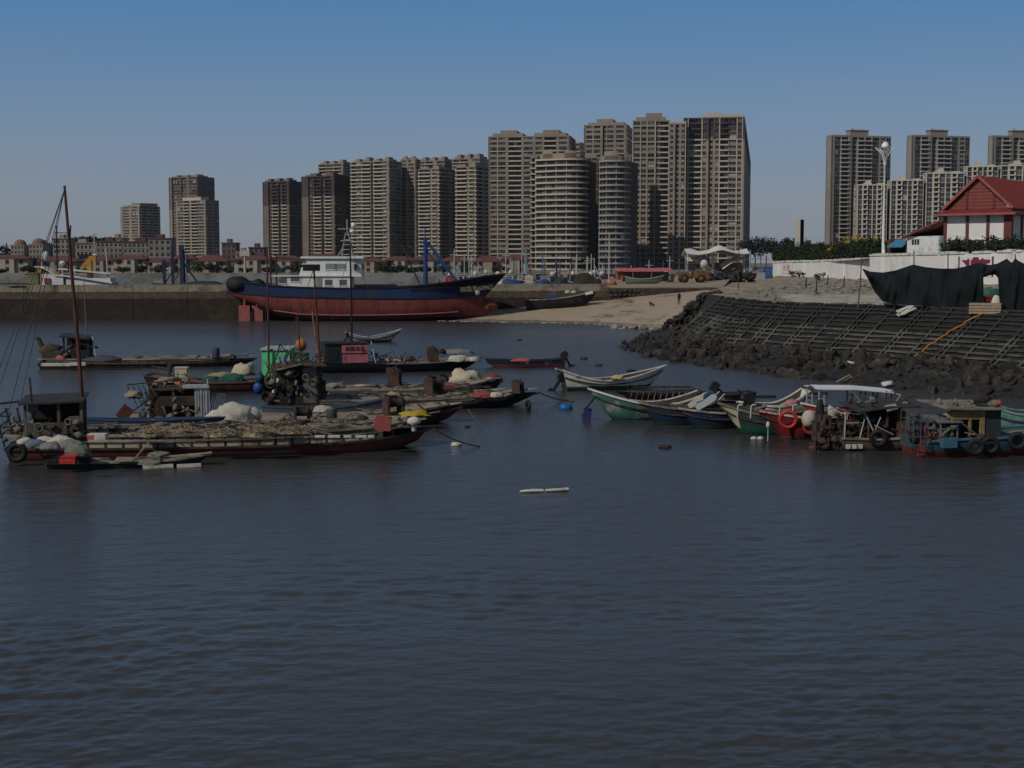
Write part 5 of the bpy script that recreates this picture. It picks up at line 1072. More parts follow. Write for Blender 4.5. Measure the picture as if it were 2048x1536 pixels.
mb.bar((xa, -1.6, .6), (L2X(250), -1.6, .45), .08); mb.bar((xa, -1.5, 1.6), (L2X(252), -1.5, .8), .06)
for i in range(5): mb.bar((L2X(262 + i * 9), -1.5, 1.95 - i * .03), (L2X(275 + i * 8), -1.5, 1.15 + i * .1), .035)
for i in range(5): mb.bar((L2X(255 + i * 10), -1.4, 2.2), (L2X(265 + i * 10), -1.2, 1.7), .03)
mb.bar((L2X(255), -1.4, 2.25), (L2X(330), -1.4, 2.4), .06); mb.bx(L2X(256), L2X(282), -1.7, -1.2, 1.62, 1.7); mb.build('stern_gallows', rusty, b2)
mb = MB(); c = V((L2X(250), -1.7, .95)); T = Matrix.Translation(c) @ Matrix.Rotation(radians(38), 4, 'Y'); mb.bx(-.28, .28, -.05, .05, -.34, .34, 0, T); mb.build('rudder_board', M('brown_red_board', (.085, .028, .022), .8), b2)
heap(0, 0, 0, (.42, .3, .26), 'tan bundle of floats slung on the stern gallows of the tan decked barge', M('tan_floats', (.24, .19, .12), .9, .3, 5), 11, 'float_bundle', 'floats', .4, None, b2.matrix_basis @ V((L2X(266), -1.45, 1.72)))
heap(462, 846, .55, (1.2, .7, .85), 'big white tarp heaped on the stern deck of the tan decked barge', tarpw, 9, amp=.35)
heap(502, 838, .55, (.55, .4, .55), 'smaller white tarp lump beside the big white heap', tarpw, 12, amp=.3)
heap(552, 848, .55, (.9, .4, .1), 'flat corner of white tarp trailing on the tan deck', tarpw, 14, amp=.4)
for i in range(4): a, b = onz(548 + i * 62, 850, .56), onz(580 + i * 62, 828, .56); mb = MB(); mb.bar((0, 0, .04), b - a + V((0, 0, .04)), .07, .05); single('deck_pole', mb, wood, 'thin pole lying slantwise across the tan deck', 'pole', 'poles across the tan deck', a)
winch(604, 846, .55, 'low rusty winch in the middle of the tan deck', .8, seed=1); winch(787, 830, .6, 'tall dark winch near the bow of the tan decked barge', 1.0, seed=2)
heap(828, 830, .7, (.75, .4, .2), 'bright yellow tarp on the bow of the tan decked barge', M('yellow_tarp', (.36, .25, .02), .7, .12, 2), 5)
for i, (px, py) in enumerate(((695, 848), (664, 846))): pass
q = onz(664, 843, .55); mb = MB(); mb.lathe([(.22, 0), (.24, .1), (.24, .55), (.2, .6)], (0, 0, 0), 12); single('dark_drum', mb, M('dark_green_drum', (.03, .045, .04), .6), 'dark green drum standing on the tan deck', 'drum', None, q)
tyre(725, 846, .85, .36, 'upright tyre standing on the tan deck near the red board')
# shack barge (third)
b3, L, s, h, dz = barge((1054, 815), (556, 829), 3.6, 'dark barge with a crowded shack at its stern and its bow farthest right', .3, .3, HBK, wood, seed=3, bowr=.35, rb=1.1)
litter(b3, L, 3.6, dz, 70, 8, .05, .46)
def L3X(px): return -L / 2 + (px - 556) / (1046 - 556) * L
mb = MB(); xa, xm, xb = L3X(562), L3X(604), L3X(632)
for x in (xa, (xa + xm) / 2, xm, xb):
    for y in (-1.6, .4): mb.bx(x - .06, x + .06, y - .06, y + .06, .5, 2.55)
mb.bx(xa, xb, .35, .41, .5, 2.5); mb.bx(xa, xm, -1.64, -1.58, .5, .9); mb.bx(xa + .3, xa + .5, -1.66, -1.6, .9, 2.4); mb.bx(xa - .1, xm, -1.2, .3, 1.4, 1.46); mb.bx(xb, L3X(650), -1.2, -.2, .5, 1.7)
mb.build('shack', M('shack_black_brown', (.03, .025, .021), .9, .4, 2.5, (.06, .045, .035), .4, 1.5), b3)
mb = MB(); mb.bx(xm, xb, -1.66, -1.6, .55, 2.45); mb.build('door', M('faded_door', (.16, .14, .11), .9, .25, 2.5), b3); mb = MB(); mb.slab([[(xa - .3, -1.9, 2.35), (xm - .1, -1.95, 2.6), (L3X(650), -1.9, 2.55)], [(xa - .3, .6, 2.5), (xm, .6, 2.75), (L3X(650), .6, 2.6)]], .07); mb.build('shack_roof', rusty, b3)
mb = MB(); mb.bar((xa - .2, -1.97, 2.38), (xm - .1, -2.0, 2.66), .1, .08); mb.build('roof_edge', plank, b3)
mb = MB(); r = random.Random(3)
for i in range(40): a = V((r.uniform(L3X(535), xa + .8), r.uniform(-1.7, .5), r.uniform(.6, 2.3))); mb.bar(a, a + V((r.uniform(-.6, .6), r.uniform(-.3, .3), r.uniform(-.6, .8))), r.uniform(.02, .06))
for i in range(16): a = V((r.uniform(L3X(538), xa + .6), r.uniform(-1.7, .3), r.uniform(.6, 1.9))); mb.blob(a, (r.uniform(.1, .3), .2, r.uniform(.1, .3)), i, 0, .5, 1)
mb.build('machinery', darkw, b3); clutter(b3, L3X(540), L3X(640), -1.9, -1.0, .6, 2.2, 60, 6); clutter(b3, L3X(560), L3X(650), -1.6, .4, 2.6, 3.0, 24, 7, 'roof_gear')
for (px, py, rr_, c, lab) in ((517, 776, .3, 'strong blue', 'strong blue round float hung at the shack stern'), (520, 757, .27, 'dark blue', 'dark blue round float above the strong blue one')):
    q = aty(px, py, 76.0); mb = MB(); mb.blob((0, 0, 0), (rr_, rr_, rr_ * 1.15), 2, 0, .06, 2); single('round_float', mb, M(c.replace(' ', '_') + '_float', (.02, .06, .22) if 'strong' in c else (.012, .04, .075), .5), lab, 'float', None, q)
for (px, py, c, lab) in ((548, 786, (.6, .58, .52), 'white bottle float on the dark shack machinery'), (556, 764, (.6, .58, .52), 'small white float higher on the shack machinery'), (604, 790, (.38, .03, .03), 'red can by the shack door')):
    q = aty(px, py, 75.4); mb = MB(); mb.lathe([(.05, -.18), (.11, -.15), (.11, .08), (.05, .16), (.04, .2)], (0, 0, 0), 10); single('bottle_float' if c[0] > .5 else 'red_can', mb, M('plastic_%d' % int(c[1] * 100), c, .6), lab, 'float' if c[0] > .5 else 'can', None, q)
mast(b3, L3X(646), -.4, .5, 7.3, .085, (-.35, 0), stays=[(L3X(560), -.5, 2.4)]); mast(b3, L3X(652), .1, .5, 4.9, .075, (-.55, .1), M('pale_brown_spar', (.20, .14, .09), .85), name='leaning_spar')
mb = MB(); c = V((L3X(646) - .35, -.4, 7.75)); mb.bx(c.x - .55, c.x + .3, c.y - .3, c.y + .3, c.z - .2, c.z + .15); mb.bx(c.x - .8, c.x - .5, c.y - .1, c.y + .1, c.z, c.z + .12); mb.build('mast_box', M('dark_mast_box', (.02, .018, .016), .8), b3)
mast(b3, L3X(612), .0, .5, 4.6, .06, (-.25, 0), name='thin_mast', stays=[(L3X(560), -.4, 1.0)])
winch(868, 788, .62, 'blackened winch amidships on the shack barge', 1.05, seed=3); winch(1036, 786, .75, 'small upright winch at the bow of the shack barge', .75, seed=4)
heap(966, 794, .65, (.55, .35, .3), 'dull red lump of netting on the shack barge foredeck', M('dull_red_net', (.21, .055, .045), .9, .25, 5), 31, 'net_heap', 'net'); heap(992, 793, .68, (.4, .3, .26), 'pale float bag right of the dull red lump', tarpw, 32, 'sack', 'sack', .2)
heap(790, 790, .62, (.55, .4, .16), 'tan rag pile on the shack barge', MATS['straw_rope'], 34, 'rag_pile', 'rags', .6)
tyre(1056, 812, .28, .34, 'tyre hung under the bow of the shack barge', (.9, .3, 0))
heap(672, 775, .7, (.55, .4, .3), 'grey green net heap right of the shack', M('grey_green_net', (.15, .17, .14), .95, .3, 6), 35, 'net_heap', 'net', .5)
# fourth barge
b4, L, s, h, dz = barge((998, 793), (652, 802), 3.2, 'weathered barge with a cream tarp heap just behind the shack barge', .26, .28, rusty, wood, seed=4, bowr=.55, rb=.6)
litter(b4, L, 3.2, dz, 60, 12, -.1, .46)
winch(789, 772, .55, 'square rusty winch on the weathered barge', 1.15, seed=5); heap(928, 764, .6, (1.05, .6, .78), 'tall cream tarp heap on the weathered barge', M('cream_tarp', (.43, .375, .27), .85, .12, 2, (.32, .28, .2), .4, 1.2, .02, 4), 17, amp=.4)
tyre(884, 758, .8, .4, 'tyre leaning behind the cream tarp heap'); heap(985, 760, .8, (.6, .4, .4), 'red brown lump at the bow of the weathered barge', M('red_brown_net', (.13, .04, .035), .9, .3, 5), 18, 'net_heap', 'net'); heap(890, 772, .6, (.8, .4, .16), 'red rag bundle before the cream tarp heap', MATS['dull_red_net'], 19, 'rag_pile', 'rags', .5)
heap(730, 772, .58, (.9, .4, .12), 'pile of pale boards on the weathered barge', plank, 21, 'board_pile', 'boards', .4)
# red railed boat with the green wheelhouse
rb_, L, s = frame((560, 784), (300, 784), 3.0, 'railed_boat', 'dark red railed boat carrying a bright green wheelhouse', 'boat'); h = Hull(L, 3.0, .55, .3, .25, .45, .75, 3, .15, .4, .5, 22, .65, .1, .5); h.outer(MB()).build('hull', M('deep_red_hull', (.095, .022, .018), .75, .3, 1.6, (.02, .017, .016), .42, .5), rb_); h.deck(MB(), .12).build('deck', wood, rb_); rails(h, .1, .08, rust, rb_)
mb = MB()
for side in (0, 1):
    pts = [(h.gr, h.gl)[side][i] for i in range(0, 9)]
    for p in pts: mb.bar(p, p + V((0, 0, .42)), .03)
    for a, b in zip(pts[:-1], pts[1:]): mb.bar(a + V((0, 0, .42)), b + V((0, 0, .42)), .035); mb.bar(a + V((0, 0, .22)), b + V((0, 0, .22)), .025)
mb.build('railing', M('grey_iron', (.09, .09, .095), .7), rb_)
def LRX(px): return -L / 2 + (px - 300) / 260 * L
xa, xb = LRX(522), LRX(578); mb = MB(); mb.bx(xa, xb, -1.1, 1.1, .5, 2.55); mb.bx(xb, xb + .9, -1.1, 1.1, .5, 2.3, 1); mb.build('wheelhouse', [M('bright_green_sheet', (.09, .55, .22), .65, .2, 1.5, (.06, .38, .15), .35, 1.2), M('dark_green_sheet', (.02, .07, .035), .7, .2, 2)], rb_); mb = MB(); mb.slab([[(xa - .08, -1.2, 2.66), (xb + .1, -1.2, 2.66)], [(xa - .08, 1.2, 2.72), (xb + .1, 1.2, 2.72)]], .1); mb.build('wheelhouse_roof', M('pale_green_grey', (.32, .36, .31), .8), rb_); mb = MB(); mb.bx(xa + 1.15, xa + 1.75, -1.16, -1.09, 1.7, 2.3); mb.build('window', M('pale_blue_window', (.20, .38, .48), .4, .1), rb_)
mast(rb_, LRX(537), -1.35, .6, 8.3, .075, (.02, 0), stays=[(xa, 0, 2.6)]); mb = MB(); mb.tube([(LRX(540), -1.5, 1.0), (LRX(562), -1.5, 3.0)], .05); mb.bar((LRX(553), -1.5, 2.0), (LRX(566), -1.5, 2.9), .04); mb.tube([(LRX(562), -1.5, 3.0), (LRX(575), -1.5, 2.3)], .03); mb.build('derrick', darkw, rb_)
for (px, py, r_, mt, lab, nm, ct) in ((336, 764, (.75, .4, .3), MATS['straw_rope'], 'tan rope mound at the stern of the red railed boat', 'rope_pile', 'rope'), (424, 762, (.55, .35, .32), M('bottle_green_net', (.018, .07, .048), .9, .3, 5), 'bottle green net mound on the red railed boat', 'net_heap', 'net'), (466, 762, (.9, .4, .42), MATS['bottle_green_net'], 'longer bottle green net mound near the green wheelhouse', 'net_heap', 'net'), (488, 750, (.75, .5, .8), MATS['cream_tarp'], 'cream sack heap beside the green wheelhouse', 'tarp_heap', 'tarp'), (445, 756, (1.3, .3, .32), MATS['tan_floats'], 'long tan net roll behind the green mounds', 'net_heap', 'net'), (366, 768, (.45, .3, .2), M('orange_cloth', (.40, .085, .035), .85, .2, 4), 'orange red cloth at the foot of the cream box', 'cloth', 'cloth')): heap(px, py, .62, r_, lab, mt, int(px), nm, ct, .4)
mb = MB(); mb.bx(-.36, .36, -.3, .3, 0, .8); mb.bx(-.4, .4, -.34, .34, .8, .88); mb.bx(-.28, -.22, -.33, -.305, .1, .7); single('cream_box', mb, M('cream_box_paint', (.46, .40, .27), .8, .12, 3), 'upright cream box on the red railed boat', 'box', None, onz(364, 762, .62))
mb = MB(); mb.lathe([(.14, 0), (.14, 1.0), (.1, 1.05)], (0, 0, 0), 10); single('standing_pipe', mb, darkw, 'short dark pipe standing on the red railed boat', 'pipe', None, onz(340, 762, .6))
mb = MB(); mb.blob((0, 0, 0), (.34, .34, .36), 2, 0, .1, 2); single('orange_float', mb, M('orange_float_paint', (.36, .13, .04), .6, .15, 2), 'orange ball float hanging by the red masts', 'float', None, aty(602, 690, 79))
# rear barge
b5, L, s, h, dz = barge((500, 733), (82, 738), 3.4, 'farthest low barge with a dark cabin and a curled-up stern post', .32, .32, rusty, wood, seed=5, bowr=.2, rb=.5, pl=True)
def L5X(px): return -L / 2 + (px - 82) / 418 * L
mb = MB(); mb.tube([(L5X(88), -.3, .4), (L5X(84), -.3, 1.2), (L5X(72), -.3, 2.3)], [.35, .28, .14]); mb.bx(L5X(68), L5X(76), -.5, -.1, 2.2, 2.35); mb.bx(L5X(84), L5X(122), -1.2, 1.2, .6, 1.3); mb.blob((L5X(98), -.6, 1.3), (.8, .6, .5), 3, 0, .4, 2); mb.build('stern_post', M('mossy_timber', (.055, .05, .03), .9, .35, 2), b5)
mb = MB(); xa, xb = L5X(126), L5X(174)
for x in (xa, xb): 
    for y in (-1.2, 1): mb.bx(x - .07, x + .07, y - .07, y + .07, .6, 2.35)
mb.bx(xa + .5, xb, -1.2, 1.05, .6, 1.35); mb.bx(xa, xb, .95, 1.05, .6, 2.3); mb.bx(xa + .9, xb, -1.24, -1.1, 1.75, 2.3); clutter(b5, L5X(84), L5X(190), -1.4, .6, .65, 1.6, 60, 8); mb.build('cabin', M('cabin_black_boards', (.022, .022, .023), .9, .4, 2), b5); mb = MB(); mb.slab([[(xa - .3, -1.5, 2.5), (xb + .1, -1.5, 2.25)], [(xa - .3, 1.3, 2.6), (xb + .1, 1.3, 2.35)]], .1); mb.build('cabin_roof', MATS['dark_roofing'], b5)
mast(b5, L5X(166), .4, .6, 6.2, .045, (-.1, 0), M('grey_spar', (.16, .14, .12), .9)); mb = MB(); mb.tube([(L5X(189), -1, .7), (L5X(182), -1, 2.4)], .06); mb.build('white_spar', foamw, b5)
mb = MB(); mb.lathe([(.3, 0), (.3, .75), (.24, .8)], (0, 0, 0), 12); single('dark_barrel', mb, M('navy_barrel', (.02, .028, .045), .6), 'dark barrel standing on the farthest low barge', 'barrel', None, onz(432, 716, .66)); heap(465, 716, .66, (.32, .28, .28), 'small black lump right of the dark barrel', darkw, 4, 'net_heap', 'net', .3); heap(205, 722, .68, (1.3, .5, .42), 'low dark tarp mound in front of the white spar', M('slate_tarp', (.05, .055, .06), .8, .2, 3), 6, amp=.3); heap(122, 718, .9, (.4, .3, .26), 'pinkish cloth by the curled stern post', M('pink_cloth', (.30, .10, .10), .85), 8, 'cloth', 'cloth', .3)
mb = MB(); mb.bx(-1.1, 1.1, -.1, .1, 0, .22); single('foam_fender', mb, foamw, 'long white foam fender on the stern side of the farthest low barge', 'fender', 'foam fenders of the farthest barge', onz(112, 732, .25)); mb = MB(); mb.bx(-.6, .6, -.1, .1, 0, .24); single('foam_fender', mb, foamw, 'short white foam fender below the dark cabin', 'fender', 'foam fenders of the farthest barge', onz(156, 731, .35))
# black boat with the pink sign
bb, L, s = frame((952, 742), (648, 748), 3.4, 'cabin_boat', 'black hulled boat with a pink painted cabin panel', 'boat'); h = Hull(L, 3.4, .62, .35, .3, .25, .8, 3, .15, .8, .3, 22, .65, .12, .55); h.outer(MB()).build('hull', M('jet_black_hull', (.008, .009, .009), .7, .3, 2), bb); h.deck(MB(), .05).build('deck', wood, bb); rails(h, .1, .08, wood, bb, .02, 9)
def LKX(px): return -L / 2 + (px - 648) / 304 * L
xa, xm, xb = LKX(652), LKX(682), LKX(736); mb = MB(); mb.bx(xa, xb, -1.3, 1.3, .6, 2.1); mb.bx(xa - .05, xb + .1, -1.4, 1.4, 2.1, 2.2); mb.build('cabin', M('sooty_cabin', (.018, .02, .02), .8, .3, 2), bb)
mb = MB(); mb.bx(xm + .1, xb, -1.36, -1.303, 1.45, 2.05); mb.bx(xm + .15, xb, -1.36, -1.303, .75, 1.36); mb.build('pink_panel', M('faded_pink_paint', (.38, .13, .15), .8, .2, 2, (.22, .05, .06), .4, 1.6), bb); text('lettering', '闽霞渔运', .36, M('dark_maroon_ink', (.08, .012, .02), .8), bb, Matrix.Translation(((xm + xb) / 2 + .05, -1.375, 1.74)) @ Matrix.Rotation(pi / 2, 4, 'X'))
mb = MB(); mb.bx(xa + .25, xm - .2, -1.34, -1.302, 1.0, 1.7); mb.build('window', glassm, bb); mast(bb, LKX(706), -.9, 2.2, 7.2, .085, (-.05, 0), M('tarred_mast', (.012, .011, .011), .8), stays=[(LKX(660), 0, 2.2), (LKX(800), 0, .8)]); mb = MB(); mb.tube([(LKX(752), -1.2, .7), (LKX(743), -1.2, 2.3)], .04); mb.build('white_spar', foamw, bb)
winch(866, 722, .7, 'grey black winch on the black hulled boat', 1.1, seed=6); heap(918, 722, .78, (.95, .5, .42), 'white tarp on the bow of the black hulled boat', tarpw, 22, amp=.3); heap(945, 722, .78, (.7, .4, .3), 'flatter white tarp end at the very bow of the black hulled boat', tarpw, 23, amp=.3); heap(915, 708, .8, (1.3, .5, .4), 'grey tarp roll behind the white tarp', MATS['grey_cloth'], 24, amp=.3)
mb = MB(); mb.bx(-.8, .8, -.1, .1, 0, .14); single('foam_fender', mb, foamw, 'pale foam bar on the deck of the black hulled boat', 'fender', None, onz(780, 722, .72)); heap(884, 706, .9, (.3, .3, .35), 'black round lump behind the winch of the black hulled boat', blackr, 26, 'net_heap', 'net', .2)
mb = MB(); r = random.Random(6)
for i in range(22): a = V((r.uniform(-.8, .8), r.uniform(-.5, .5), r.uniform(0, .5))); mb.bar(a, a + V((r.uniform(-.6, .6), r.uniform(-.3, .3), r.uniform(-.1, .5))), .05)
single('scrap_heap', mb, darkw, 'heap of dark scrap iron right of the pink panel', 'scrap', None, onz(748, 724, .68))
# slim dark blue tender
td, L, s = frame((978, 735), (1130, 734), 1.5, 'slim_tender', 'slim dark blue tender with a red bottom trailing from the black boat', 'boat'); h = Hull(L, 1.5, .5, .2, .12, .1, .75, 2.5, .15, .3, .1, 16, .6); h.outer(MB()).build('hull', M('navy_red_hull', (.20, .045, .045), .7, .3, 2, (.4, .36, .33), .24, 2, bands=[(.2, (.013, .02, .035))]), td); h.inside(MB()).build('inside', M('navy_inside', (.016, .022, .036), .8), td); rails(h, .07, .06, MATS['navy_inside'], td); outboard(td, -L / 2 - .1, 0, .8, .5); clutter(bb, LKX(640), LKX(650), -1.2, 1.2, .8, 1.6, 14, 9); clutter(bb, LKX(740), LKX(880), -1.3, 1.0, .65, 1.0, 40, 10, 'deck_gear')
heap(1043, 722, .55, (.75, .35, .2), 'red cloth lying in the slim dark blue tender', MATS['box_red'], 28, 'cloth', 'cloth', .3)
# ---- sampans
sampw = M('sampan_white_green', (.02, .10, .06), .6, .25, 2, (.30, .22, .15), .2, 1.6, bands=[(.26, (.72, .68, .57))]); sin_ = M('sampan_inside', (.055, .05, .044), .85, .35, 2)
def sampan(bow, stern, B, label, hm, free=.62, bowr=.8, sternr=.7, horns=True, railm=None, motor=True, grp='wooden sampans', name='sampan', inm=None, tw=.72, thw=True, rb=.9):
    o, L, s = frame(bow, stern, B, name, label, 'boat', grp); h = Hull(L, B, free, .22, bowr, sternr, tw, 2.4, .2, rb, .45, 26, .5, .03, .42); mb = MB(); mb.grid(h.sec); 
    if horns:      # open, notched stern between two raised horns
        P = h.sec[0]; lo_ = [p for p in P if p.z < free * .75]; mb.add(lo_, [tuple(range(len(lo_)))]) if len(lo_) > 2 else None
    else: mb.add(h.sec[0], [tuple(range(len(h.sec[0])))])
    mb.build('hull', hm, o); h.inside(MB(), .07, .1).build('inside', inm or sin_, o); rails(h, .1, .09, railm or plank, o)
    if thw:
        mb = MB()
        for sd_ in (0, 1):
            k_ = MB(); g = [P_q[1 if sd_ == 0 else -2] + V((0, -.02 if sd_ == 0 else .02, 0)) for P_q in h.sec]
            for a, b in zip(g[:-1], g[1:]): k_.bar(a, b, .06, .07)
            k_.build('rubbing_strake', darkw if sd_ == 0 else darkw, o)
        for t in (.2, .45, .7): a, b = h.at(t); mb.bar(a * .94 + V((a.x * .06, 0, -.15)), b * .94 + V((b.x * .06, 0, -.15)), .22, .05)
        mb.build('thwart', wood, o)
    if motor: outboard(o, -L / 2 - .35, 0, .75, .6)
    return o, L, s, h
wr = M('white_gunwale', (.62, .595, .53), .8, .15, 3, (.30, .25, .19), .35, 2)
o, L, s, h = sampan((1318, 778), (1142, 783), 1.9, 'white sampan with a green bottom floating alone left of the rocks', sampw, railm=wr); text('lettering', 'MK 7', .2, M('black_ink', (.02, .02, .02), .8), o, Matrix.Translation((-L / 2 + .62, -.80, .86)) @ Matrix.Rotation(radians(78), 4, 'X')); heap(1236, 757, .75, (.42, .3, .22), 'yellow and white bundle in the lone white sampan', M('ochre_cloth', (.42, .31, .13), .85, .25, 4), 4, 'cloth_bundle', 'cloth', .3)
sampan((792, 684), (708, 686), 1.7, 'small white sampan alone near the black mast', M('sampan_white_dark', (.03, .035, .03), .7, .2, 2, None, bands=[(.22, (.62, .59, .50))]), .5, .75, .55, railm=wr)
grn = M('sampan_worn_green', (.05, .155, .125), .75, .35, 1.2, (.33, .30, .24), .36, 1.1)
o, L, s, h = sampan((1222, 843), (1402, 838), 2.0, 'worn green sampan with a white gunwale at the left of the right hand boats', grn, .75, .85, .55, railm=wr, motor=False)
mb = MB()
for k in range(4): mb.bx(-.5 + k * .3, -.32 + k * .3, -.2, .2, 0, .14)
single('foam_floats', mb, foamw, 'row of little pale floats in the worn green sampan', 'floats', None, onz(1285, 812, .62))
def hullmat(nm, lo_, hi_, z, c2=None): return M(nm, lo_, .6, .25, 1.5, c2, .3, 1.2, bands=[(z, hi_)])
o, L, s, h = sampan((1304, 852), (1432, 851), 1.9, 'navy blue sampan with a green waterline next to the worn green one', hullmat('navy_green_hull', (.015, .07, .045), (.012, .022, .05), .16), .82, .25, .5, railm=wood, motor=False, horns=False, rb=.5); outboard(o, -L / 2 + .1, .2, 1.25, .5, M('motor_blue', (.04, .07, .10), .5)); mb = MB(); mb.grid([[V((-L / 2 + .2, y, .9)), V((-L / 2 - .5, y * .9, 1.55))] for y in (-.75, -.62)]); mb.grid([[V((-L / 2 + .2, y, .9)), V((-L / 2 - .5, y * .9, 1.55))] for y in (.62, .75)]); mb.build('stern_horn', wr, o)
for i, (px, py, rz, c, lab) in enumerate(((1396, 802, .5, (.52, .48, .42), 'cream upturned stern board of the navy sampan'), (1412, 806, .45, (.40, .50, .48), 'pale mint upturned stern board behind the cream one'))):
    mb = MB(); T = Matrix.Rotation(-.55, 4, 'Y'); mb.prism([(-.55, -.12), (.45, -.12), (.62, 0), (.6, .14), (.45, .2), (-.55, .12)], -.05, .05, 0, T @ Matrix.Rotation(pi / 2, 4, 'X')); single('stern_board', mb, M('stern_board_%d' % i, c, .7, .12, 3), lab, 'board', 'upturned stern boards', aty(px, py, 70.5 - i * 1.2))
o, L, s, h = sampan((1392, 861), (1520, 857), 1.9, 'second navy sampan with a green waterline in the middle of the right hand boats', MATS['navy_green_hull'], .78, .2, .3, railm=plank, motor=False, horns=False, rb=.5); outboard(o, -L / 2 + .4, .3, 1.3, -.6)
mb = MB()
for x in (-1.2, -.2): mb.tube([(x, -.7, .75), (x, -.7, 1.2), (x + .8, -.7, 1.25)], .03)
mb.build('rail_hoop', steel, o)
o, L, s, h = sampan((1468, 870), (1590, 872), 2.0, 'dark teal sampan with a cream bow patch beside the red boat', hullmat('teal_green_hull', (.014, .075, .05), (.03, .04, .042), .42), .95, .45, .2, railm=M('mossy_rail', (.13, .115, .085), .9), motor=False, horns=False, rb=.75)
mb = MB(); i0 = h.n - 4
for k in range(i0, h.n - 0):
    a = h.sec[k]; b = h.sec[min(k + 1, h.n)]; q = [a[-1], a[-2], a[-3], b[-3], b[-2], b[-1]] if s < 0 else [a[0], a[1], a[2], b[2], b[1], b[0]]
    n_ = V((0, .02 if s < 0 else -.02, 0)); mb.add([p + n_ for p in q], [(0, 1, 4, 5), (1, 2, 3, 4)])
mb.build('bow_patch', M('cream_patch', (.40, .355, .25), .8, .12, 2), o)
mb = MB(); mb.lathe([(.03, 0), (.09, .04), (.09, .2), (.03, .3)], (0, 0, 0), 10); mb.tube([(0, 0, 0), (0, 0, -.6)], .02); single('hanging_bottle', mb, foamw, 'white bottle float hanging on a line beside the dark teal sampan', 'float', None, aty(1536, 856, 63.2))
# sampan with white flared stern behind
sampan((1500, 848), (1606, 846), 1.7, 'white sampan with a flared stern and hoop rails behind the red boat', wr, .85, .2, .75, railm=wr, motor=False, horns=False, rb=.4, thw=False)
mb = MB()
for x in (-1.5, -.9, .4, 1.0): mb.tube([(x, -.1, 0), (x + .02, -.1, .55), (x + .1, -.1, .62), (x + .22, -.1, .6)], .035)
single('hoop_rails', mb, M('pale_pipe', (.40, .385, .36), .6), 'bent pale pipe rails standing along the white flared sampan', 'rail', None, onz(1540, 836, .95), 0)
heap(1582, 810, 1.5, (.36, .25, .24), 'faded pink floats on the white flared stern', M('faded_pink', (.38, .17, .16), .85, .2, 4), 9, 'float_bundle', 'floats', .4)
# red boat with rings
rd = M('signal_red_hull', (.15, .018, .016), .65, .25, 1.6, (.07, .02, .018), .35, 1.3, bands=[(.02, (.30, .13, .11)), (.10, (.17, .018, .016))]); o, L, s, h = sampan((1563, 881), (1690, 878), 2.1, 'red wooden boat hung with two life rings', rd, .98, .3, .25, railm=M('red_white_rail', (.42, .36, .31), .8, .2, 3, (.28, .06, .05), .45, 2), motor=False, horns=False, rb=.85, name='red_boat')
for i, (px, py, R, lab) in enumerate(((1576, 839, .36, 'bright red life ring hung near the bow of the red boat'), (1622, 853, .31, 'darker red life ring hung farther aft on the red boat'))):
    mb = MB(); mb.torus((0, 0, 0), R, .085, (.1, 1, .1), 0, 26, 8); mb.tube([(0, 0, R), (0, .12, R + .25)], .015); single('life_ring', mb, M('ring_red_%d' % i, (.42, .03, .028) if i == 0 else (.27, .028, .024), .55, .15, 2), lab, 'life ring', 'life rings on the red boat', aty(px, py, 63.55 - i * .1))
# canopy boat
cb, L, s = frame((1640, 860), (1790, 858), 2.2, 'canopy_boat', 'boat with a long white canopy on ladder posts behind the wooden shack boat', 'boat'); h = Hull(L, 2.2, .85, .25, .35, .1, .8, 2.5, .2, .6, .2, 18, .55); h.outer(MB()).build('hull', M('orange_red_hull', (.30, .045, .028), .7, .2, 2), cb); h.inside(MB()).build('inside', M('red_inside', (.2, .04, .03), .8), cb); rails(h, .1, .08, foamw, cb)
zc = 8 + (525 - 779) * (cb.location.y) / FPX; 
def onb(px): return ((kx(px) * cb.location.y) - cb.location.x) * (-1 if s < 0 else 1)
mb = MB(); xs = [onb(1622), onb(1640), onb(1700), onb(1770), onb(1790)]; rows = [[V((x, y, zc + dz_ + (.12 if abs(y) < .1 else 0))) for x, dz_ in zip(xs, (.14, .12, .10, -.06, -.16))] for y in (-1.1, -.6, 0, .6, 1.1)]; mb.slab(rows, .035); mb.build('canopy', M('white_canopy', (.56, .56, .58), .7, .1, 1), cb)
for px, mt in ((1632, 'pale'), (1716, 'dark'), (1770, 'dark')):
    for y in (-.9, .9):
        mb = MB(); x = onb(px)
        for e in (-.12, .14): mb.tube([(x + e * 1.1, y, .8), (x + e, y, zc)], .03)
        for k in range(4): z = lerp(1.0, zc - .1, k / 3.); mb.bar((x - .12, y, z), (x + .14, y, z), .03)
        mb.build('ladder_post', M('pale_ladder', (.36, .36, .36), .6) if mt == 'pale' else M('dark_ladder', (.045, .05, .06), .6), cb)
mb = MB(); mb.bx(-1.0, 1.0, -.1, .1, 0, .16); single('black_spar', mb, M('black_spar_paint', (.012, .014, .018), .7), 'black floating spar left of the white canopy', 'spar', None, onz(1622, 790, .1), .06)
mb = MB(); mb.blob((0, 0, 0), (.34, .3, .42), 5, 0, .15, 2); single('cream_sack', mb, M('cream_sack', (.42, .38, .31), .85, .12, 3), 'cream sack standing in the canopy boat', 'sack', None, onz(1618, 838, 1.0)); heap(1662, 830, 1.2, (.3, .25, .4), 'white plastic jug cluster at the bow of the canopy boat', tarpw, 6, 'jug_cluster', 'jugs', .3)
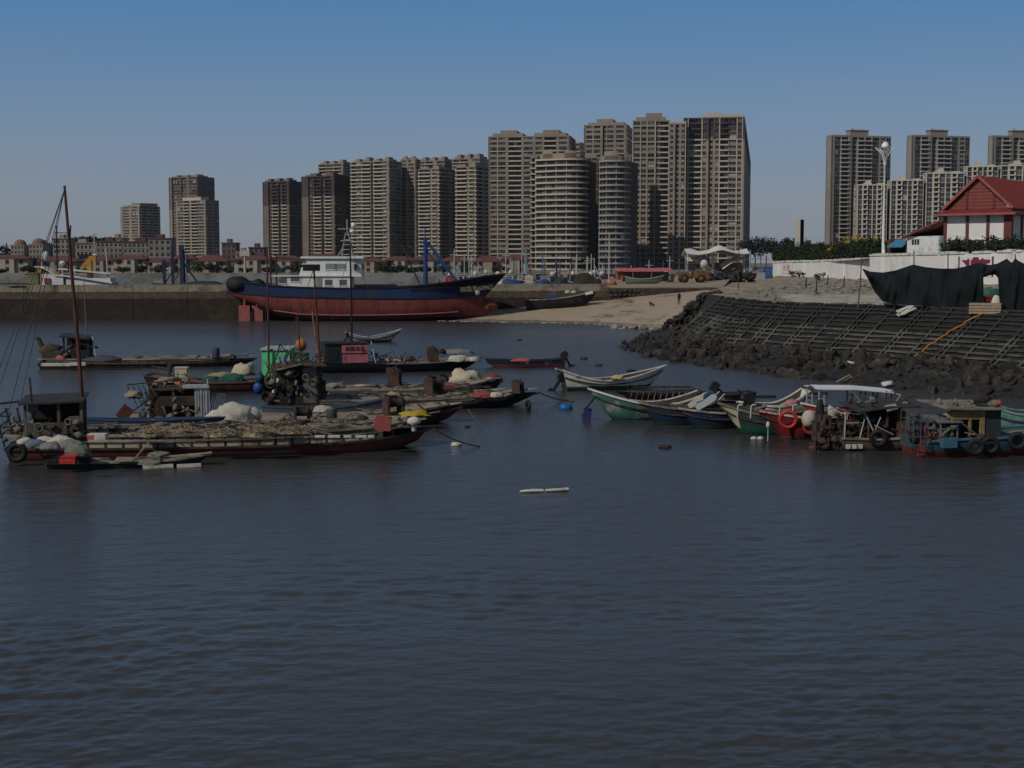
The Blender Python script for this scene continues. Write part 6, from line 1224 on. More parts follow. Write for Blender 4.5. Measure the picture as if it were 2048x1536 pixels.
# wooden shack boat
wb, L, s = frame((1842, 901), (1690, 903), 2.6, 'shack_boat', 'weathered wooden boat with a dark roofed shack and pipe frames', 'boat'); h = Hull(L, 2.6, .5, .3, .25, .05, .9, 3, .1, .4, .1, 16, .7, .2, .5); h.outer(MB()).build('hull', M('brown_plank_hull', (.115, .085, .065), .85, .3, 1.8, (.05, .042, .036), .4, 1.2), wb); h.deck(MB(), .06).build('deck', wood, wb); rails(h, .1, .08, plank, wb)
def LWX(px): return -L / 2 + (px - 1690) / 152 * L
xa, xb = LWX(1738), LWX(1812); mb = MB(); mb.bx(xb - .38, xb, -1.2, -1.12, .45, 1.75); mb.bx(xb - .06, xb, -1.12, 1.1, .45, 1.75); mb.bx(xa, xb, 1.05, 1.12, .45, 1.75)
for x in (xa, (xa + xb) / 2): mb.bx(x - .04, x + .04, -1.2, -1.12, .45, 1.75)
mb.build('shack', M('red_brown_boards', (.085, .04, .032), .85, .3, 2), wb); mb = MB(); mb.slab([[(LWX(1715), -1.45, 1.72), (LWX(1780), -1.5, 1.92), (LWX(1838), -1.45, 1.9)], [(LWX(1715), 1.2, 1.85), (LWX(1780), 1.2, 2.05), (LWX(1838), 1.2, 2.0)]], .06); mb.build('shack_roof', MATS['dark_roofing'], wb); mb = MB(); mb.slab([[(LWX(1768), -1.56, 1.74), (LWX(1790), -1.56, 1.84)], [(LWX(1768), -1.2, 1.93), (LWX(1790), -1.2, 2.02)]], .03); mb.build('roof_flap', plank, wb)
mb = MB(); fx = [LWX(1690), LWX(1720)]
for y in (-1.2, .9):
    mb.tube([(fx[0], y, .5), (fx[0] + .02, y, 1.62), (fx[1] + .25, y, 1.55), (fx[1], y, .5)], .035); mb.tube([(fx[0], y, 1.2), (fx[1] + .1, y, 1.2)], .025)
for x in (fx[0] + .02, fx[1] + .2): mb.tube([(x, -1.2, 1.58), (x, .9, 1.58)], .03)
mb.tube([(LWX(1726), -1.25, 1.75), (LWX(1752), -1.3, .6)], .04); mb.tube([(LWX(1760), -1.3, 1.45), (LWX(1742), -1.3, .5)], .03); mb.tube([(LWX(1748), -1.3, 1.1), (LWX(1785), -1.3, .7)], .03); mb.build('pipe_frame', M('pale_grey_pipe', (.30, .29, .27), .6, .2, 3), wb)
mb = MB(); r = random.Random(8)
for i in range(30): a = V((r.uniform(LWX(1694), LWX(1740)), r.uniform(-1.1, .8), r.uniform(.5, 1.2))); mb.bar(a, a + V((r.uniform(-.4, .4), r.uniform(-.2, .2), r.uniform(-.3, .5))), r.uniform(.03, .09))
for i in range(10): mb.blob((r.uniform(LWX(1694), LWX(1745)), r.uniform(-1, .6), r.uniform(.5, 1.1)), (.2, .18, .2), i, 0, .4, 1)
mb.build('engine', darkw, wb); mb = MB()
for k in range(3): mb.bx(LWX(1692 + k * 12), LWX(1692 + k * 12) + .18, -1.36, -1.24, .12, .3)
mb.build('foam_fender', foamw, wb)
tyre(1760, 884, .75, .4, 'big tyre hung on the side of the weathered shack boat', (.15, 1, .1), off=aty(1757, 876, 60.0))
mb = MB(); mb.bx(-.16, .16, -.14, .14, 0, .3); mb.bx(-.1, .1, -.12, .12, .3, .36); mb.bar((-.1, 0, .36), (.1, 0, .42), .04); single('red_jerrycan', mb, MATS['box_red'], 'red jerrycan in the doorway of the weathered shack boat', 'jerrycan', None, onz(1787, 872, .5))
clutter(wb, LWX(1735), LWX(1815), -1.35, 1.0, .5, 1.4, 46, 11); clutter(wb, LWX(1720), LWX(1835), -1.3, 1.0, 1.9, 2.15, 16, 12, 'roof_gear')
# rusty stern gear left of it
mb = MB(); r = random.Random(9)
for i in range(46): a = V((r.uniform(-.9, .9), r.uniform(-.5, .5), r.uniform(-.1, 1.2))); mb.bar(a, a + V((r.uniform(-.4, .4), r.uniform(-.2, .2), r.uniform(-.5, .5))), r.uniform(.03, .1), None, r.choice((0, 0, 1)))
for i in range(14): mb.blob((r.uniform(-.8, .9), r.uniform(-.4, .4), r.uniform(-.05, .45)), (.25, .2, .17), i, r.choice((0, 1)), .5, 1)
for k in range(3): mb.tube([(-.8 + k * .55, -.3, -.2), (-.75 + k * .6, -.3, 1.5 - k * .2)], .04, 1)
o = single('stern_gear', mb, [M('sooty_iron', (.025, .021, .019), .8, .4, 4), rusty], 'tangle of sooty winch iron and spars between the red boat and the shack boat', 'winch gear', None, onz(1664, 895, .1))
mb = MB(); mb.blob((0, 0, 0), (.2, .2, .55), 3, 0, .1, 2); single('black_fender', mb, blackr, 'long black fender standing up by the red boat stern', 'fender', None, aty(1640, 823, 63))
mb = MB(); mb.lathe([(.2, 0), (.5, .15), (.55, .8), (.3, 1.3)], (0, 0, 0), 12); single('rusty_drum', mb, rusty, 'rust brown drum at the stern of the red boat', 'drum', None, onz(1646, 890, .1))
# cage
mb = MB(); 
for x in (-.45, -.15, .15, .45):
    for y in (-.4, .4): mb.bar((x, y, 0), (x, y, 1.4), .03)
for y in (-.4, .4):
    for z in (0, .35, .7, 1.05, 1.4): mb.bar((-.45, y, z), (.45, y, z), .03)
for x in (-.45, .45):
    for z in (0, .7, 1.4): mb.bar((x, -.4, z), (x, .4, z), .03)
mb.blob((0, 0, .7), (.36, .3, .6), 4, 1, .4, 2); single('wire_cage', mb, [M('grey_wire', (.075, .08, .08), .7), M('netting_grey', (.05, .055, .055), .9)], 'wire cage stuffed with net between the shack boat and the blue boat', 'cage', None, onz(1828, 888, .55))
mb = MB(); mb.tube([(0, 0, 0), (.05, 0, .75)], .05); single('white_stake', mb, foamw, 'short white stake leaning by the wire cage', 'stake', None, aty(1840, 870, 59.5))
# blue boat
bl_, L, s = frame((2130, 909), (1860, 917), 2.7, 'blue_boat', 'blue hulled boat with red bottom and patched cabin at the right edge', 'boat'); h = Hull(L, 2.9, .78, .35, .35, -.12, .8, 3, .12, .7, .1, 22, .6, .1, .45); h.outer(MB()).build('hull', M('worn_blue_hull', (.13, .025, .02), .7, .3, 1.6, (.035, .05, .045), .25, 1., bands=[(.24, (.032, .075, .10))]), bl_); h.deck(MB(), .2).build('deck', wood, bl_); rails(h, .1, .09, M('blue_rail', (.06, .13, .17), .7, .25, 3), bl_)
def LBX(px): return -L / 2 + (px - 1852) / 278 * L
xa, xb = LBX(1902), LBX(2000); mb = MB(); mb.bx(xb - .85, xb, -1.15, 1.1, .6, 2.0); mb.build('cabin', M('slate_cabin', (.03, .04, .042), .8, .3, 2), bl_); mb = MB()
for x in (xa - .1, xa + .7, xb - .95, xb - .86): mb.bx(x, x + .1, -1.2, -1.1, .6, 2.0)
mb.bx(xa, xb - .9, -1.18, -1.12, 1.55, 2.0); mb.build('cabin_post', M('ochre_timber', (.24, .155, .06), .8, .3, 3), bl_)
mb = MB(); mb.slab([[(LBX(1882), -1.4, 2.08), (LBX(1940), -1.4, 2.02), (LBX(2004), -1.4, 2.0)], [(LBX(1882), 1.2, 2.2), (LBX(1940), 1.2, 2.14), (LBX(2004), 1.2, 2.12)]], .07); mb.build('cabin_roof', M('tan_roof_felt', (.20, .175, .135), .9, .25, 2, (.11, .1, .08), .4, 1.5), bl_)
mb = MB(); mb.slab([[(LBX(1868), -1.45, 1.5), (LBX(1915), -1.45, 1.5)], [(LBX(1868), .5, 1.6), (LBX(1915), .5, 1.6)]], .05); 
for x in (LBX(1872), LBX(1906)):
    for y in (-1.35, .4): mb.bx(x - .03, x + .03, y - .03, y + .03, .6, 1.5)
mb.tube([(LBX(1872), -1.4, 1.2), (LBX(1906), -1.4, 1.2)], .03); mb.tube([(LBX(1912), -1.4, 1.45), (LBX(1950), -1.4, .85)], .03); mb.build('pipe_table', M('grey_pipe', (.13, .135, .135), .6, .2, 3), bl_)
mb = MB(); mb.bx(LBX(1872), LBX(1900), -1.62, -1.35, .45, .85); mb.build('blue_tray', M('tray_blue', (.05, .13, .19), .6), bl_); mb = MB(); mb.blob((LBX(1935), -1.0, 1.75), (1.1, .2, .25), 5, 0, .35, 2); mb.build('rolled_tarp', M('grey_tan_tarp', (.20, .18, .15), .9, .25, 3), bl_)
mb = MB(); mb.prism([(-.35, -.3), (.35, -.3), (.25, .5), (0, .9), (-.2, .6)], -.05, .05, 0, Matrix.Translation((LBX(1850), -1.0, .4)) @ Matrix.Rotation(pi / 2, 4, 'X')); mb.build('rudder', M('rust_red_rudder', (.19, .04, .035), .7, .25, 2), bl_)
mb = MB(); mb.blob((0, 0, .22), (.35, .22, .2), 3, 0, .25, 2); mb.bar((0, 0, .25), (.95, .1, .3), .06); mb.bx(-.25, .2, -.15, .15, 0, .1); q = bl_.matrix_basis @ V((LBX(1968), -.8, 2.1)); single('engine_block', mb, darkw, 'black engine lying on the tan cabin roof of the blue boat', 'engine', None, q); mb = MB(); mb.blob((0, 0, .1), (.22, .15, .12), 6, 0, .4, 2); single('orange_rag', mb, MATS['orange_cloth'], 'orange rag on the cabin roof edge of the blue boat', 'rag', None, bl_.matrix_basis @ V((LBX(1993), -1.1, 2.1)))
for i, (px, py) in enumerate(((1951, 894), (1980, 890), (2035, 882))): tyre(0, 0, 0, .40 if i else .36, 'tyre hung on the side of the blue boat, %s' % ('smallest, below the cabin post', 'below the slate cabin', 'close to the right edge')[i], (.1, 1, .05), off=aty(px, py, 57.6 + i * .35))
clutter(bl_, LBX(1868), LBX(1960), -1.45, 1.0, .7, 1.4, 60, 13); clutter(bl_, LBX(1885), LBX(2000), -1.3, 1.0, 2.1, 2.25, 14, 14, 'roof_gear')
# teal boat behind
sampan((2120, 872), (1990, 868), 2.0, 'pale teal sampan with a high stern behind the blue boat', M('pale_teal_hull', (.10, .23, .20), .7, .25, 1.5, (.05, .10, .09), .35, 1.), .95, .4, .5, railm=M('teal_rail', (.13, .24, .21), .8), motor=False, horns=False)
# dark raft and tender behind
rf, L, s = frame((1252, 799), (1408, 797), 1.9, 'net_raft', 'low black raft draped with ropes behind the worn green sampan', 'raft'); h = Hull(L, 1.9, .35, .15, .1, .05, .8, 3, .1, .5, .1, 14, .7, .25); h.outer(MB()).build('hull', HBK, rf); h.deck(MB(), .04).build('deck', darkw, rf); mb = MB()
for i in range(12): x = -L / 2 + .4 + i * .36; mb.tube(rope((x, .95 * s * -1, .38), (x + .15, 1.02 * s * -1, -.05), .02, 3), .018)
mb.build('hanging_rope', plank, rf); mb = MB(); r = random.Random(4)
for i in range(6): x = -L / 2 + .5 + i * .75; mb.bar((x, .5, .3), (x, .5, .62), .04); mb.bar((x, -.6, .3), (x, -.6, .6), .04)
mb.bar((-L / 2 + .5, .5, .62), (L / 2 - .5, .5, .62), .05); mb.bar((-L / 2 + .5, -.6, .6), (L / 2 - .8, -.6, .6), .05); mb.build('rack', darkw, rf)
for i in range(2): pass
t2, L, s = frame((1408, 808), (1512, 806), 1.5, 'slim_tender', 'black tender with a tilted motor behind the navy sampans', 'boat'); h = Hull(L, 1.5, .5, .2, .1, .1, .7, 2.4, .2, .3, .1, 14, .6); h.outer(MB()).build('hull', HBK, t2); h.inside(MB()).build('inside', darkw, t2); rails(h, .07, .06, darkw, t2); outboard(t2, .6, 0, .85, .9); mb = MB(); mb.bx(-1.0, 1.0, -.09, .09, -.05, .12); single('black_spar', mb, MATS['black_spar_paint'], 'black floating spar right of the black tender', 'spar', None, onz(1518, 795, 0), 0)
# ---- floats, buoys, mooring lines
q = onz(1131, 818); o = thing('buoy', 'round bright blue buoy floating left of the worn green sampan', 'buoy', q); mb = MB(); mb.lathe([(.12, -.25), (.33, -.15), (.4, .02), (.38, .2), (.2, .3), (.05, .32)], (0, 0, 0), 16); mb.build('body', M('bright_blue_plastic', (.01, .10, .26), .45, .1, 2), o); mb = MB(); mb.torus((0, 0, .34), .07, .02, (1, 0, 0), 0, 12, 5); mb.build('ring', steel, o)
q = onz(1172, 840); o = thing('buoy', 'purple box-like buoy hanging from the bow of the worn green sampan', 'buoy', q); mb = MB(); mb.prism([(-.2, -.2), (.2, -.22), (.24, .1), (.1, .28), (-.18, .2)], -.05, .62, 0, Matrix.Rotation(.12, 4, 'Y')); mb.build('body', M('purple_plastic', (.035, .022, .12), .5, .15, 2), o); mb = MB(); a = onz(1190, 842); mb.tube([(0, 0, .6), V(aty(1188, 797, 70.4)) - q], [.04, .05]); mb.build('line', M('dark_blue_rope', (.02, .022, .05), .9), o)
for i, (a, b, lab) in enumerate((((868, 858, 59.8), (960, 893, 60.8), 'slack mooring rope from the bow of the nearest barge'), ((936, 818, 68.6), (968, 856, 68.6), 'slack mooring rope from the bow of the tan decked barge'), ((1076, 783, 78), (1136, 800, 82.5), 'upper slack rope from the bow of the shack barge'), ((1076, 784, 78), (1148, 803, 81.8), 'lower slack rope from the bow of the shack barge'), ((1164, 828, 74.5), (1142, 842, 71.6), 'short line slanting into the water by the purple buoy'))):
    p, q = aty(*a), aty(*b); q = onz(b[0], b[1], .02); mb = MB(); mb.tube([x - p for x in rope(p, q, .12)], .035, 0, 5); single('mooring_rope', mb, M('wet_rope', (.12, .105, .08), .9), lab, 'rope', None, p)
for i, (px, py, sz, mt, lab) in enumerate([(913, 889, .16, foamw, 'white and dark float on the mooring rope of the nearest barge'), (935, 852, .1, darkw, 'small dark stick upright in the water near the tan decked barge'), (1330, 893, .17, darkw, 'dark driftwood lump in front of the navy sampans'), (1197, 730, .2, darkw, 'dark speck of flotsam beyond the lone white sampan'), (1168, 717, .2, darkw, 'thin dark flotsam near the end of the slim tender'), (860, 714, .14, foamw, 'pale flotsam by the winch boat'), (1038, 680, .2, darkw, 'tiny far flotsam on the open water'), (1262, 741, .2, darkw, 'dark flotsam by the rock point')]):
    mb = MB(); mb.blob((0, 0, 0), (sz * 1.5, sz, sz * .6), i + 60, 0, .5, 2); single('flotsam', mb, mt, lab, 'flotsam', None, onz(px, py, .06))
for i, px in enumerate((1508, 1521)): mb = MB(); mb.blob((0, 0, 0), (.16, .12, .1), i, 0, .25, 2); single('foam_float', mb, foamw, 'small white foam float on the water before the dark teal sampan', 'float', 'foam floats before the teal sampan', onz(px, 877, .05))
st = thing('foam_stick', 'white foam stick in two halves floating on the open water', 'float', onz(1089, 984)); e = onz(1128, 980) - onz(1089, 984); mb = MB(); mb.tube([(-.86, -.1, .03), (-.45, -.03, .05), (-.04, .0, .05)], [.045, .065, .06], 0, 8); mb.build('half', foamw, st); mb = MB(); mb.tube([(.03, .0, .05), (.45, .08, .06), (.84, .14, .08)], [.055, .06, .065], 0, 8); mb.build('half', foamw, st)
# ---- stranded steel trawler beside the jetty
Ys = 194.0; o0 = aty(480, 642, Ys); tr = thing('trawler', 'big red and blue steel trawler aground beside the jetty', 'ship', (kx(740) * Ys, Ys + 3.8, 0), radians(1.2))
mpx = Ys / FPX
def TX(px): return (px - 740) * mpx
def TZ(y): return 8 + (525 - y) * Ys / FPX
B = 7.4; prof = [  # px, sheer y, boundary y, keel y, half breadth at sheer / boundary / low
    (452, 560, 586, 590, .62, .5, .05), (478, 562, 588, 604, .80, .72, .3), (510, 567, 590, 616, .92, .86, .5), (545, 571, 593, 630, .98, .95, .6), (600, 574, 595, 640, 1, 1, .72), (680, 576, 597, 642, 1, 1, .78), (760, 576, 598, 641, 1, 1, .78), (820, 573, 598, 639, 1, .98, .72), (870, 568, 597, 637, .98, .88, .6), (915, 561, 595, 634, .9, .66, .42), (950, 554, 593, 632, .72, .38, .26), (972, 550, 592, 630, .5, .16, .16), (988, 548, 592, 628, .3, .05, .06)]
up, lowr = [], []
for (px, ys_, yb, yk, a, b, c) in prof:
    x = TX(px); zs, zb, zk = TZ(ys_), TZ(yb), TZ(yk); k = max(0, (px - 870) / 118); xs = x + 1.65 * k ** 2; xb_ = x - 1.1 * k ** 3
    P = [(xs, a, zs), (lerp(xs, xb_, .5), lerp(a, b, .62), lerp(zs, zb, .5)), (xb_, b, zb)]; Q = [(xb_, b, zb), (xb_, b * .97, lerp(zb, zk, .45)), (xb_, lerp(b, c, .45), lerp(zb, zk, .72)), (xb_, c, lerp(zb, zk, .98)), (xb_, 0, zk)]
    up.append(([V((p[0], -p[1] * B / 2, p[2])) for p in P], [V((p[0], p[1] * B / 2, p[2])) for p in P])); lowr.append([V((p[0], -p[1] * B / 2, p[2])) for p in Q] + [V((p[0], p[1] * B / 2, p[2])) for p in Q[-2::-1]])
navy = M('trawler_navy_paint', (.012, .028, .085), .65, .2, .5, (.035, .03, .035), .3, .9, stretch=(1.3, 1, .14)); tred = M('trawler_red_paint', (.20, .048, .042), .75, .22, .35, (.11, .042, .03), .42, .8, stretch=(1.3, 1, .16)); twhite = M('trawler_white_paint', (.66, .67, .63), .6, .1, .8, (.33, .25, .19), .22, .9, stretch=(1.6, 1, .2))
mb = MB(); mb.grid(lowr); mb.add(lowr[0], [tuple(range(len(lowr[0])))])
mb.blob((TX(974), 0, TZ(613)), (1.6, .8, .95), 2, 0, .08, 2); mb.build('hull', tred, tr)
mb = MB(); mb.grid([u[0] for u in up]); mb.grid([u[1] for u in up]); mb.add([up[0][0][0], up[0][0][1], up[0][0][2], up[0][1][2], up[0][1][1], up[0][1][0]], [(0, 1, 2, 3, 4, 5)]); mb.add([up[-1][0][0], up[-1][0][1], up[-1][0][2], up[-1][1][2], up[-1][1][1], up[-1][1][0]], [(0, 1, 2, 3, 4, 5)]); mb.build('bulwark', navy, tr)
mb = MB()
for sd_ in (0, 1):
    for a, b in zip(up[:-1], up[1:]): mb.bar(a[sd_][0], b[sd_][0], .22, .16); 
    for a, b in zip(up[:-1], up[1:]): mb.bar(a[sd_][2] + V((0, (-.02, .02)[sd_], .1)), b[sd_][2] + V((0, (-.02, .02)[sd_], .1)), .16, .2)
mb.build('rubbing_strake', M('dark_navy', (.010, .014, .03), .7), tr)
mb = MB()
for sd_, sg in ((0, -1), (1, 1)):
    rows = []
    for u in up[-6:]: a, m_ = u[sd_][0], u[sd_][1]; rows.append([a + V((0, sg * .05, .06)), a.lerp(m_, .75) + V((.0, sg * .06, 0))])
    mb.grid(rows, 0, False); rows = [[r[0] + V((0, -sg * .12, 0)), r[1] + V((0, -sg * .12, 0))] for r in rows]; mb.grid(rows, 0, False)
mb.build('bow_tarpaulin', M('black_bow_sheet', (.008, .010, .011), .8), tr)
mb = MB(); rows = [[u[0][0] * 1.0 + V((0, .15, -.9)), u[1][0] + V((0, -.15, -.9))] for u in up]; mb.grid(rows, 0, False); mb.build('deck', M('trawler_deck', (.10, .08, .065), .9, .3, 1), tr)
mb = MB()
for i in range(3, 9): a, b = lowr[i][2], lowr[i + 1][2]; mb.bar(a + V((0, -.05, -.05)), b + V((0, -.05, -.05)), .3, .12)
mb.build('bilge_keel', M('pale_red_keel', (.33, .14, .11), .8, .15, 1), tr)
for x in (486, 511): mb = MB(); mb.bx(TX(x) - .78, TX(x) + .72, -2.6 + (x - 486) * .02, -2.3 + (x - 486) * .02, -.3, TZ(611)); mb.bar((TX(x), -2.45, TZ(612)), (TX(x), -2.45, TZ(598)), .25); mb.build('rudder', M('rudder_red', (.27, .085, .075), .75, .15, 1.2), tr)
# houses
x0, x1 = TX(560), TX(700); zd, z1, z2 = TZ(577), TZ(553), TZ(517)
mb = MB(); mb.bx(x0, x1, -2.5, 2.5, zd - .6, z1); mb.build('lower_house', twhite, tr); mb = MB(); mb.bx(TX(604), TX(700), -2.3, 2.3, z1 + .14, z2); mb.prism([(TX(596), z1 + .14), (TX(604) - .004, z1 + .14), (TX(604) - .004, z2 - .3)], -2.3, -2.2, 0, Matrix(((1, 0, 0, 0), (0, 0, 1, 0), (0, 1, 0, 0), (0, 0, 0, 1)))); mb.prism([(TX(700) + .004, -2.3), (TX(720), -1.9), (TX(724), 0), (TX(720), 1.9), (TX(700) + .004, 2.3)], z1 + .1, z2); mb.build('wheelhouse', twhite, tr)
mb = MB(); mb.bx(TX(540), TX(722), -2.7, 2.7, z1 + .003, z1 + .13); mb.bx(TX(604) - .3, TX(722) + .2, -2.6, 2.6, z2 + .003, z2 + .28); mb.build('deck_roof', twhite, tr)
for px, yy, ww, fl in ((660, 533, 1.5, 1), (679, 533, 1.5, 1), (564, 561, 1, 0), (588, 557, 1.2, 0), (655, 565, 1.0, 0), (684, 565, 1.0, 0)):
    x = TX(px) - ww / 2; z = TZ(yy); y = -2.3 if fl else -2.5; mb = MB(); mb.bx(x, x + ww, y - .05, y + .05, z - .4, z + .4); w_ = mb.build('window', M('pale_ship_glass', (.20, .24, .25), .4, .2) if fl else M('dim_ship_glass', (.09, .105, .11), .4, .2), tr); mb = MB(); mb.bx(x - .1, x + ww + .1, y - .08, y - .01, z - .52, z - .404); mb.build('frame', twhite, w_)
for yy in (-1.5, -.5, .6, 1.5): mb = MB(); xx = TX(723.5) - abs(yy) * .16; mb.bx(xx - .1, xx + .1, yy - .32, yy + .32, TZ(540), TZ(528)); mb.build('window', glassm, tr)
mb = MB(); mb.bx(TX(706), TX(712), -2.34, -2.0, TZ(540), TZ(528)); mb.build('window', glassm, tr)
mb = MB(); mb.bx(TX(630), TX(642), -2.56, -2.45, zd - .5, TZ(556)); mb.build('door', M('grey_door', (.22, .20, .18), .8), tr)
mb = MB(); c = TX(690)
for dx in (-.8, .8):
    for dy in (-.6, .6): mb.bar((c + dx, dy, z2 + .2), (c + dx * .25, dy * .25, TZ(465)), .12)
for k in range(5): z = lerp(z2 + .5, TZ(470), k / 4); q = lerp(.8, .25, k / 4); mb.bx(c - q, c + q, -q * .8, q * .8, z, z + .12)
mb.tube([(c, 0, TZ(468)), (c, 0, TZ(438))], .1); mb.bx(c - .9, c + .9, -.5, .5, TZ(482), TZ(480)); mb.bx(c - 1.3, c + 1.3, -.15, .15, TZ(458), TZ(456)); mb.bar((TX(670), 0, z2 + .3), (c, 0, TZ(480)), .14); mb.build('radar_mast', M('mast_grey', (.26, .27, .28), .6, .15), tr)
mb = MB(); mb.blob((c + .9, -.3, TZ(450)), (.35, .35, .4), 3, 0, .05, 2); mb.blob((c + .7, 0, TZ(462)), (.4, .4, .3), 4, 0, .05, 2); mb.build('radar_dome', twhite, tr)
mb = MB()
for y in (-2.6, 2.6): mb.tube([(TX(540), y, zd - .4), (TX(540), y, TZ(512))], .12); mb.bar((TX(540), y, TZ(516)), (TX(604), y, TZ(519)), .15)
mb.slab([[(TX(538), -2.6, TZ(514)), (TX(606), -2.6, TZ(518))], [(TX(538), 2.6, TZ(514)), (TX(606), 2.6, TZ(518))]], .12); mb.build('stern_awning', M('dark_awning', (.045, .03, .026), .8, .2), tr)
blue = M('mast_blue', (.015, .05, .16), .6, .15, 1); mb = MB(); fx = TX(848)
mb.tube([(fx, 0, zd - .5), (fx, 0, TZ(478))], [.36, .26], 0, 8); mb.tube([(fx, 0, TZ(478)), (fx, 0, TZ(455))], .08); mb.bx(fx - .5, fx + .5, -.3, .3, TZ(486), TZ(482)); mb.build('foremast', blue, tr)
mb = MB(); mb.bar((fx + .3, 0, TZ(484)), (TX(908), 0, TZ(558)), .4, .4); mb.bar((fx + .2, 0, TZ(500)), (TX(888), 0, TZ(552)), .18); mb.bar((fx + .2, 0, TZ(522)), (TX(878), 0, TZ(522)), .22); mb.build('derrick_boom', blue, tr); mb = MB(); mb.bar((TX(800), -.6, TZ(488)), (TX(842), -.4, zd - .3), .2); mb.bar((TX(782), 0, TZ(466)), (TX(800), -.6, TZ(492)), .06); mb.build('cargo_boom', M('boom_navy', (.025, .035, .055), .7), tr)
text('lettering', '闽霞渔60962', .85, M('faded_cream_ink', (.24, .19, .13), .8), tr, Matrix.Translation((TX(952), -up[9][0][1].y * 0 - 2.92, TZ(577.5))) @ Matrix.Rotation(radians(16), 4, 'Z') @ Matrix.Rotation(radians(5), 4, 'Y').inverted() @ Matrix.Rotation(radians(72), 4, 'X'))
mb = MB(); mb.lathe([(.02, -.05), (.36, -.04), (.36, .04), (.02, .05)], (TX(954), -2.35, TZ(586)), 12, 0, Matrix.Rotation(pi / 2, 4, 'X')); mb.build('anchor_plate', M('white_plate', (.40, .41, .42), .7), tr)
mb = MB(); mb.blob((0, 0, 0), (1.7, 1.5, 1.15), 4, 0, .12, 3); single('net_ball', mb, blackr, 'huge black bundle of nets on the trawler stern', 'net bundle', None, (TX(473) + tr.location.x, tr.location.y - 2.2, TZ(569))); mb = MB(); mb.blob((0, 0, 0), (1.0, 1, .75), 6, 0, .15, 3); single('net_ball', mb, blackr, 'smaller black net bundle right of the huge one', 'net bundle', None, (TX(513) + tr.location.x, tr.location.y - 2.2, TZ(569)))
mb = MB(); mb.torus((0, 0, 0), .38, .15, (0, 1, .2), 0, 18, 8); mb.bx(-.2, .2, -.1, .1, -.9, -.55); single('life_ring', mb, MATS['ring_red_0'], 'red life ring hung at the foot of the blue derrick on the trawler', 'life ring', None, (TX(898) + tr.location.x, tr.location.y - 2.7, TZ(558)))
# beached dark skiff by the wall
bk, L, s = frame((0, 0), (1, 1), 1, 'x', 'x') if False else (None, 0, 0)
sk_c = aty(1118, 610, 196); bk = thing('beached_barge', 'dark decked boat lying on the sand below the quay wall', 'boat', (kx(1120) * 202, 202, 1.95), radians(4)); bk.rotation_euler = (0, -radians(5.5), radians(4)); h = Hull(9.4, 2.4, 1.0, .5, .55, .25, .7, 2.6, .2, .7, .2, 20, .6); h.outer(MB()).build('hull', HBK, bk); h.deck(MB(), .08).build('deck', wood, bk); rails(h, .12, .1, plank, bk)
mb = MB(); mb.bx(-1.9, -.5, -.8, .4, 1.0, 1.75); mb.build('blue_box', M('dull_blue_box', (.045, .07, .13), .7, .2, 1.5), bk)
for i, (x, c) in enumerate(((1135, 'left'), (1148, 'right'))): mb = MB(); mb.blob((0, 0, .25), (.42, .35, .38), i + 3, 0, .3, 2, flat=0); single('white_sack', mb, tarpw, 'white sack on the beached dark boat, %s one of two' % c, 'sack', 'sacks on the beached boat', aty(x, 590, 202))
mb = MB(); mb.bx(-.55, .55, -.1, .1, -.2, .2, 0, Matrix.Rotation(-.2, 4, 'Y')); mb.bx(-.1, .1, -.13, -.102, -.1, .1, 0); single('white_sheet', mb, MATS['white_canopy'], 'white panel tilted on the bow of the beached dark boat', 'panel', None, aty(1178, 586, 201)); mb = MB(); mb.bx(-.3, .3, -.2, .2, 0, .45); mb.bx(-.34, .34, -.24, .24, .45, .52); single('white_box', mb, tarpw, 'white box on the rocks right of the trawler bow', 'box', None, aty(1011, 597, 201))
# person and dog
def skin_body(name, pts, edges, rad, mat, parent=None, root=0, sub=2):
    me = bpy.data.meshes.new(name); me.from_pydata(pts, edges, []); o = bpy.data.objects.new(name, me); COL.objects.link(o); me.materials.append(mat)
    sk = o.modifiers.new('skin', 'SKIN'); sk.use_smooth_shade = True
    for i, v in enumerate(me.skin_vertices[0].data): v.radius = (rad[i], rad[i]); v.use_root = (i == root)
    o.modifiers.new('subd', 'SUBSURF').levels = sub; o.modifiers['subd'].render_levels = sub
    if parent is not None: o.parent = parent
    return o
pp = onz(1358, 610, 2.35); pn = thing('person', 'person in dark clothes standing alone on the beach', 'person', pp, .4)
P = [(0, 0, .92), (0, 0, 1.15), (0, .01, 1.38), (0, 0, 1.5), (0, -.02, 1.62), (.17, 0, 1.4), (.24, .02, 1.12), (.22, -.08, .88), (-.17, 0, 1.4), (-.24, .02, 1.12), (-.21, -.1, .9), (.1, 0, .88), (.11, -.02, .48), (.12, .02, .08), (.13, -.12, .03), (-.1, 0, .88), (-.12, .03, .48), (-.13, .05, .08), (-.14, -.09, .03), (0, -.02, 1.7)]
E = [(0, 1), (1, 2), (2, 3), (3, 4), (4, 19), (2, 5), (5, 6), (6, 7), (2, 8), (8, 9), (9, 10), (0, 11), (11, 12), (12, 13), (13, 14), (0, 15), (15, 16), (16, 17), (17, 18)]
skin_body('body', P, E, [.14, .13, .15, .06, .1, .07, .05, .04, .07, .05, .04, .09, .065, .05, .04, .09, .065, .05, .04, .08], M('dark_clothes', (.022, .024, .026), .9), pn)
mb = MB(); mb.blob((0, .01, 1.72), (.105, .12, .1), 2, 0, .08, 2); mb.build('hair', M('black_hair', (.008, .007, .007), .8), pn); mb = MB(); mb.blob((0, -.075, 1.64), (.065, .055, .085), 2, 0, .03, 2); mb.blob((0, -.135, 1.635), (.014, .02, .022), 1, 0, .02, 1); mb.build('face', M('skin', (.30, .18, .12), .6), pn)
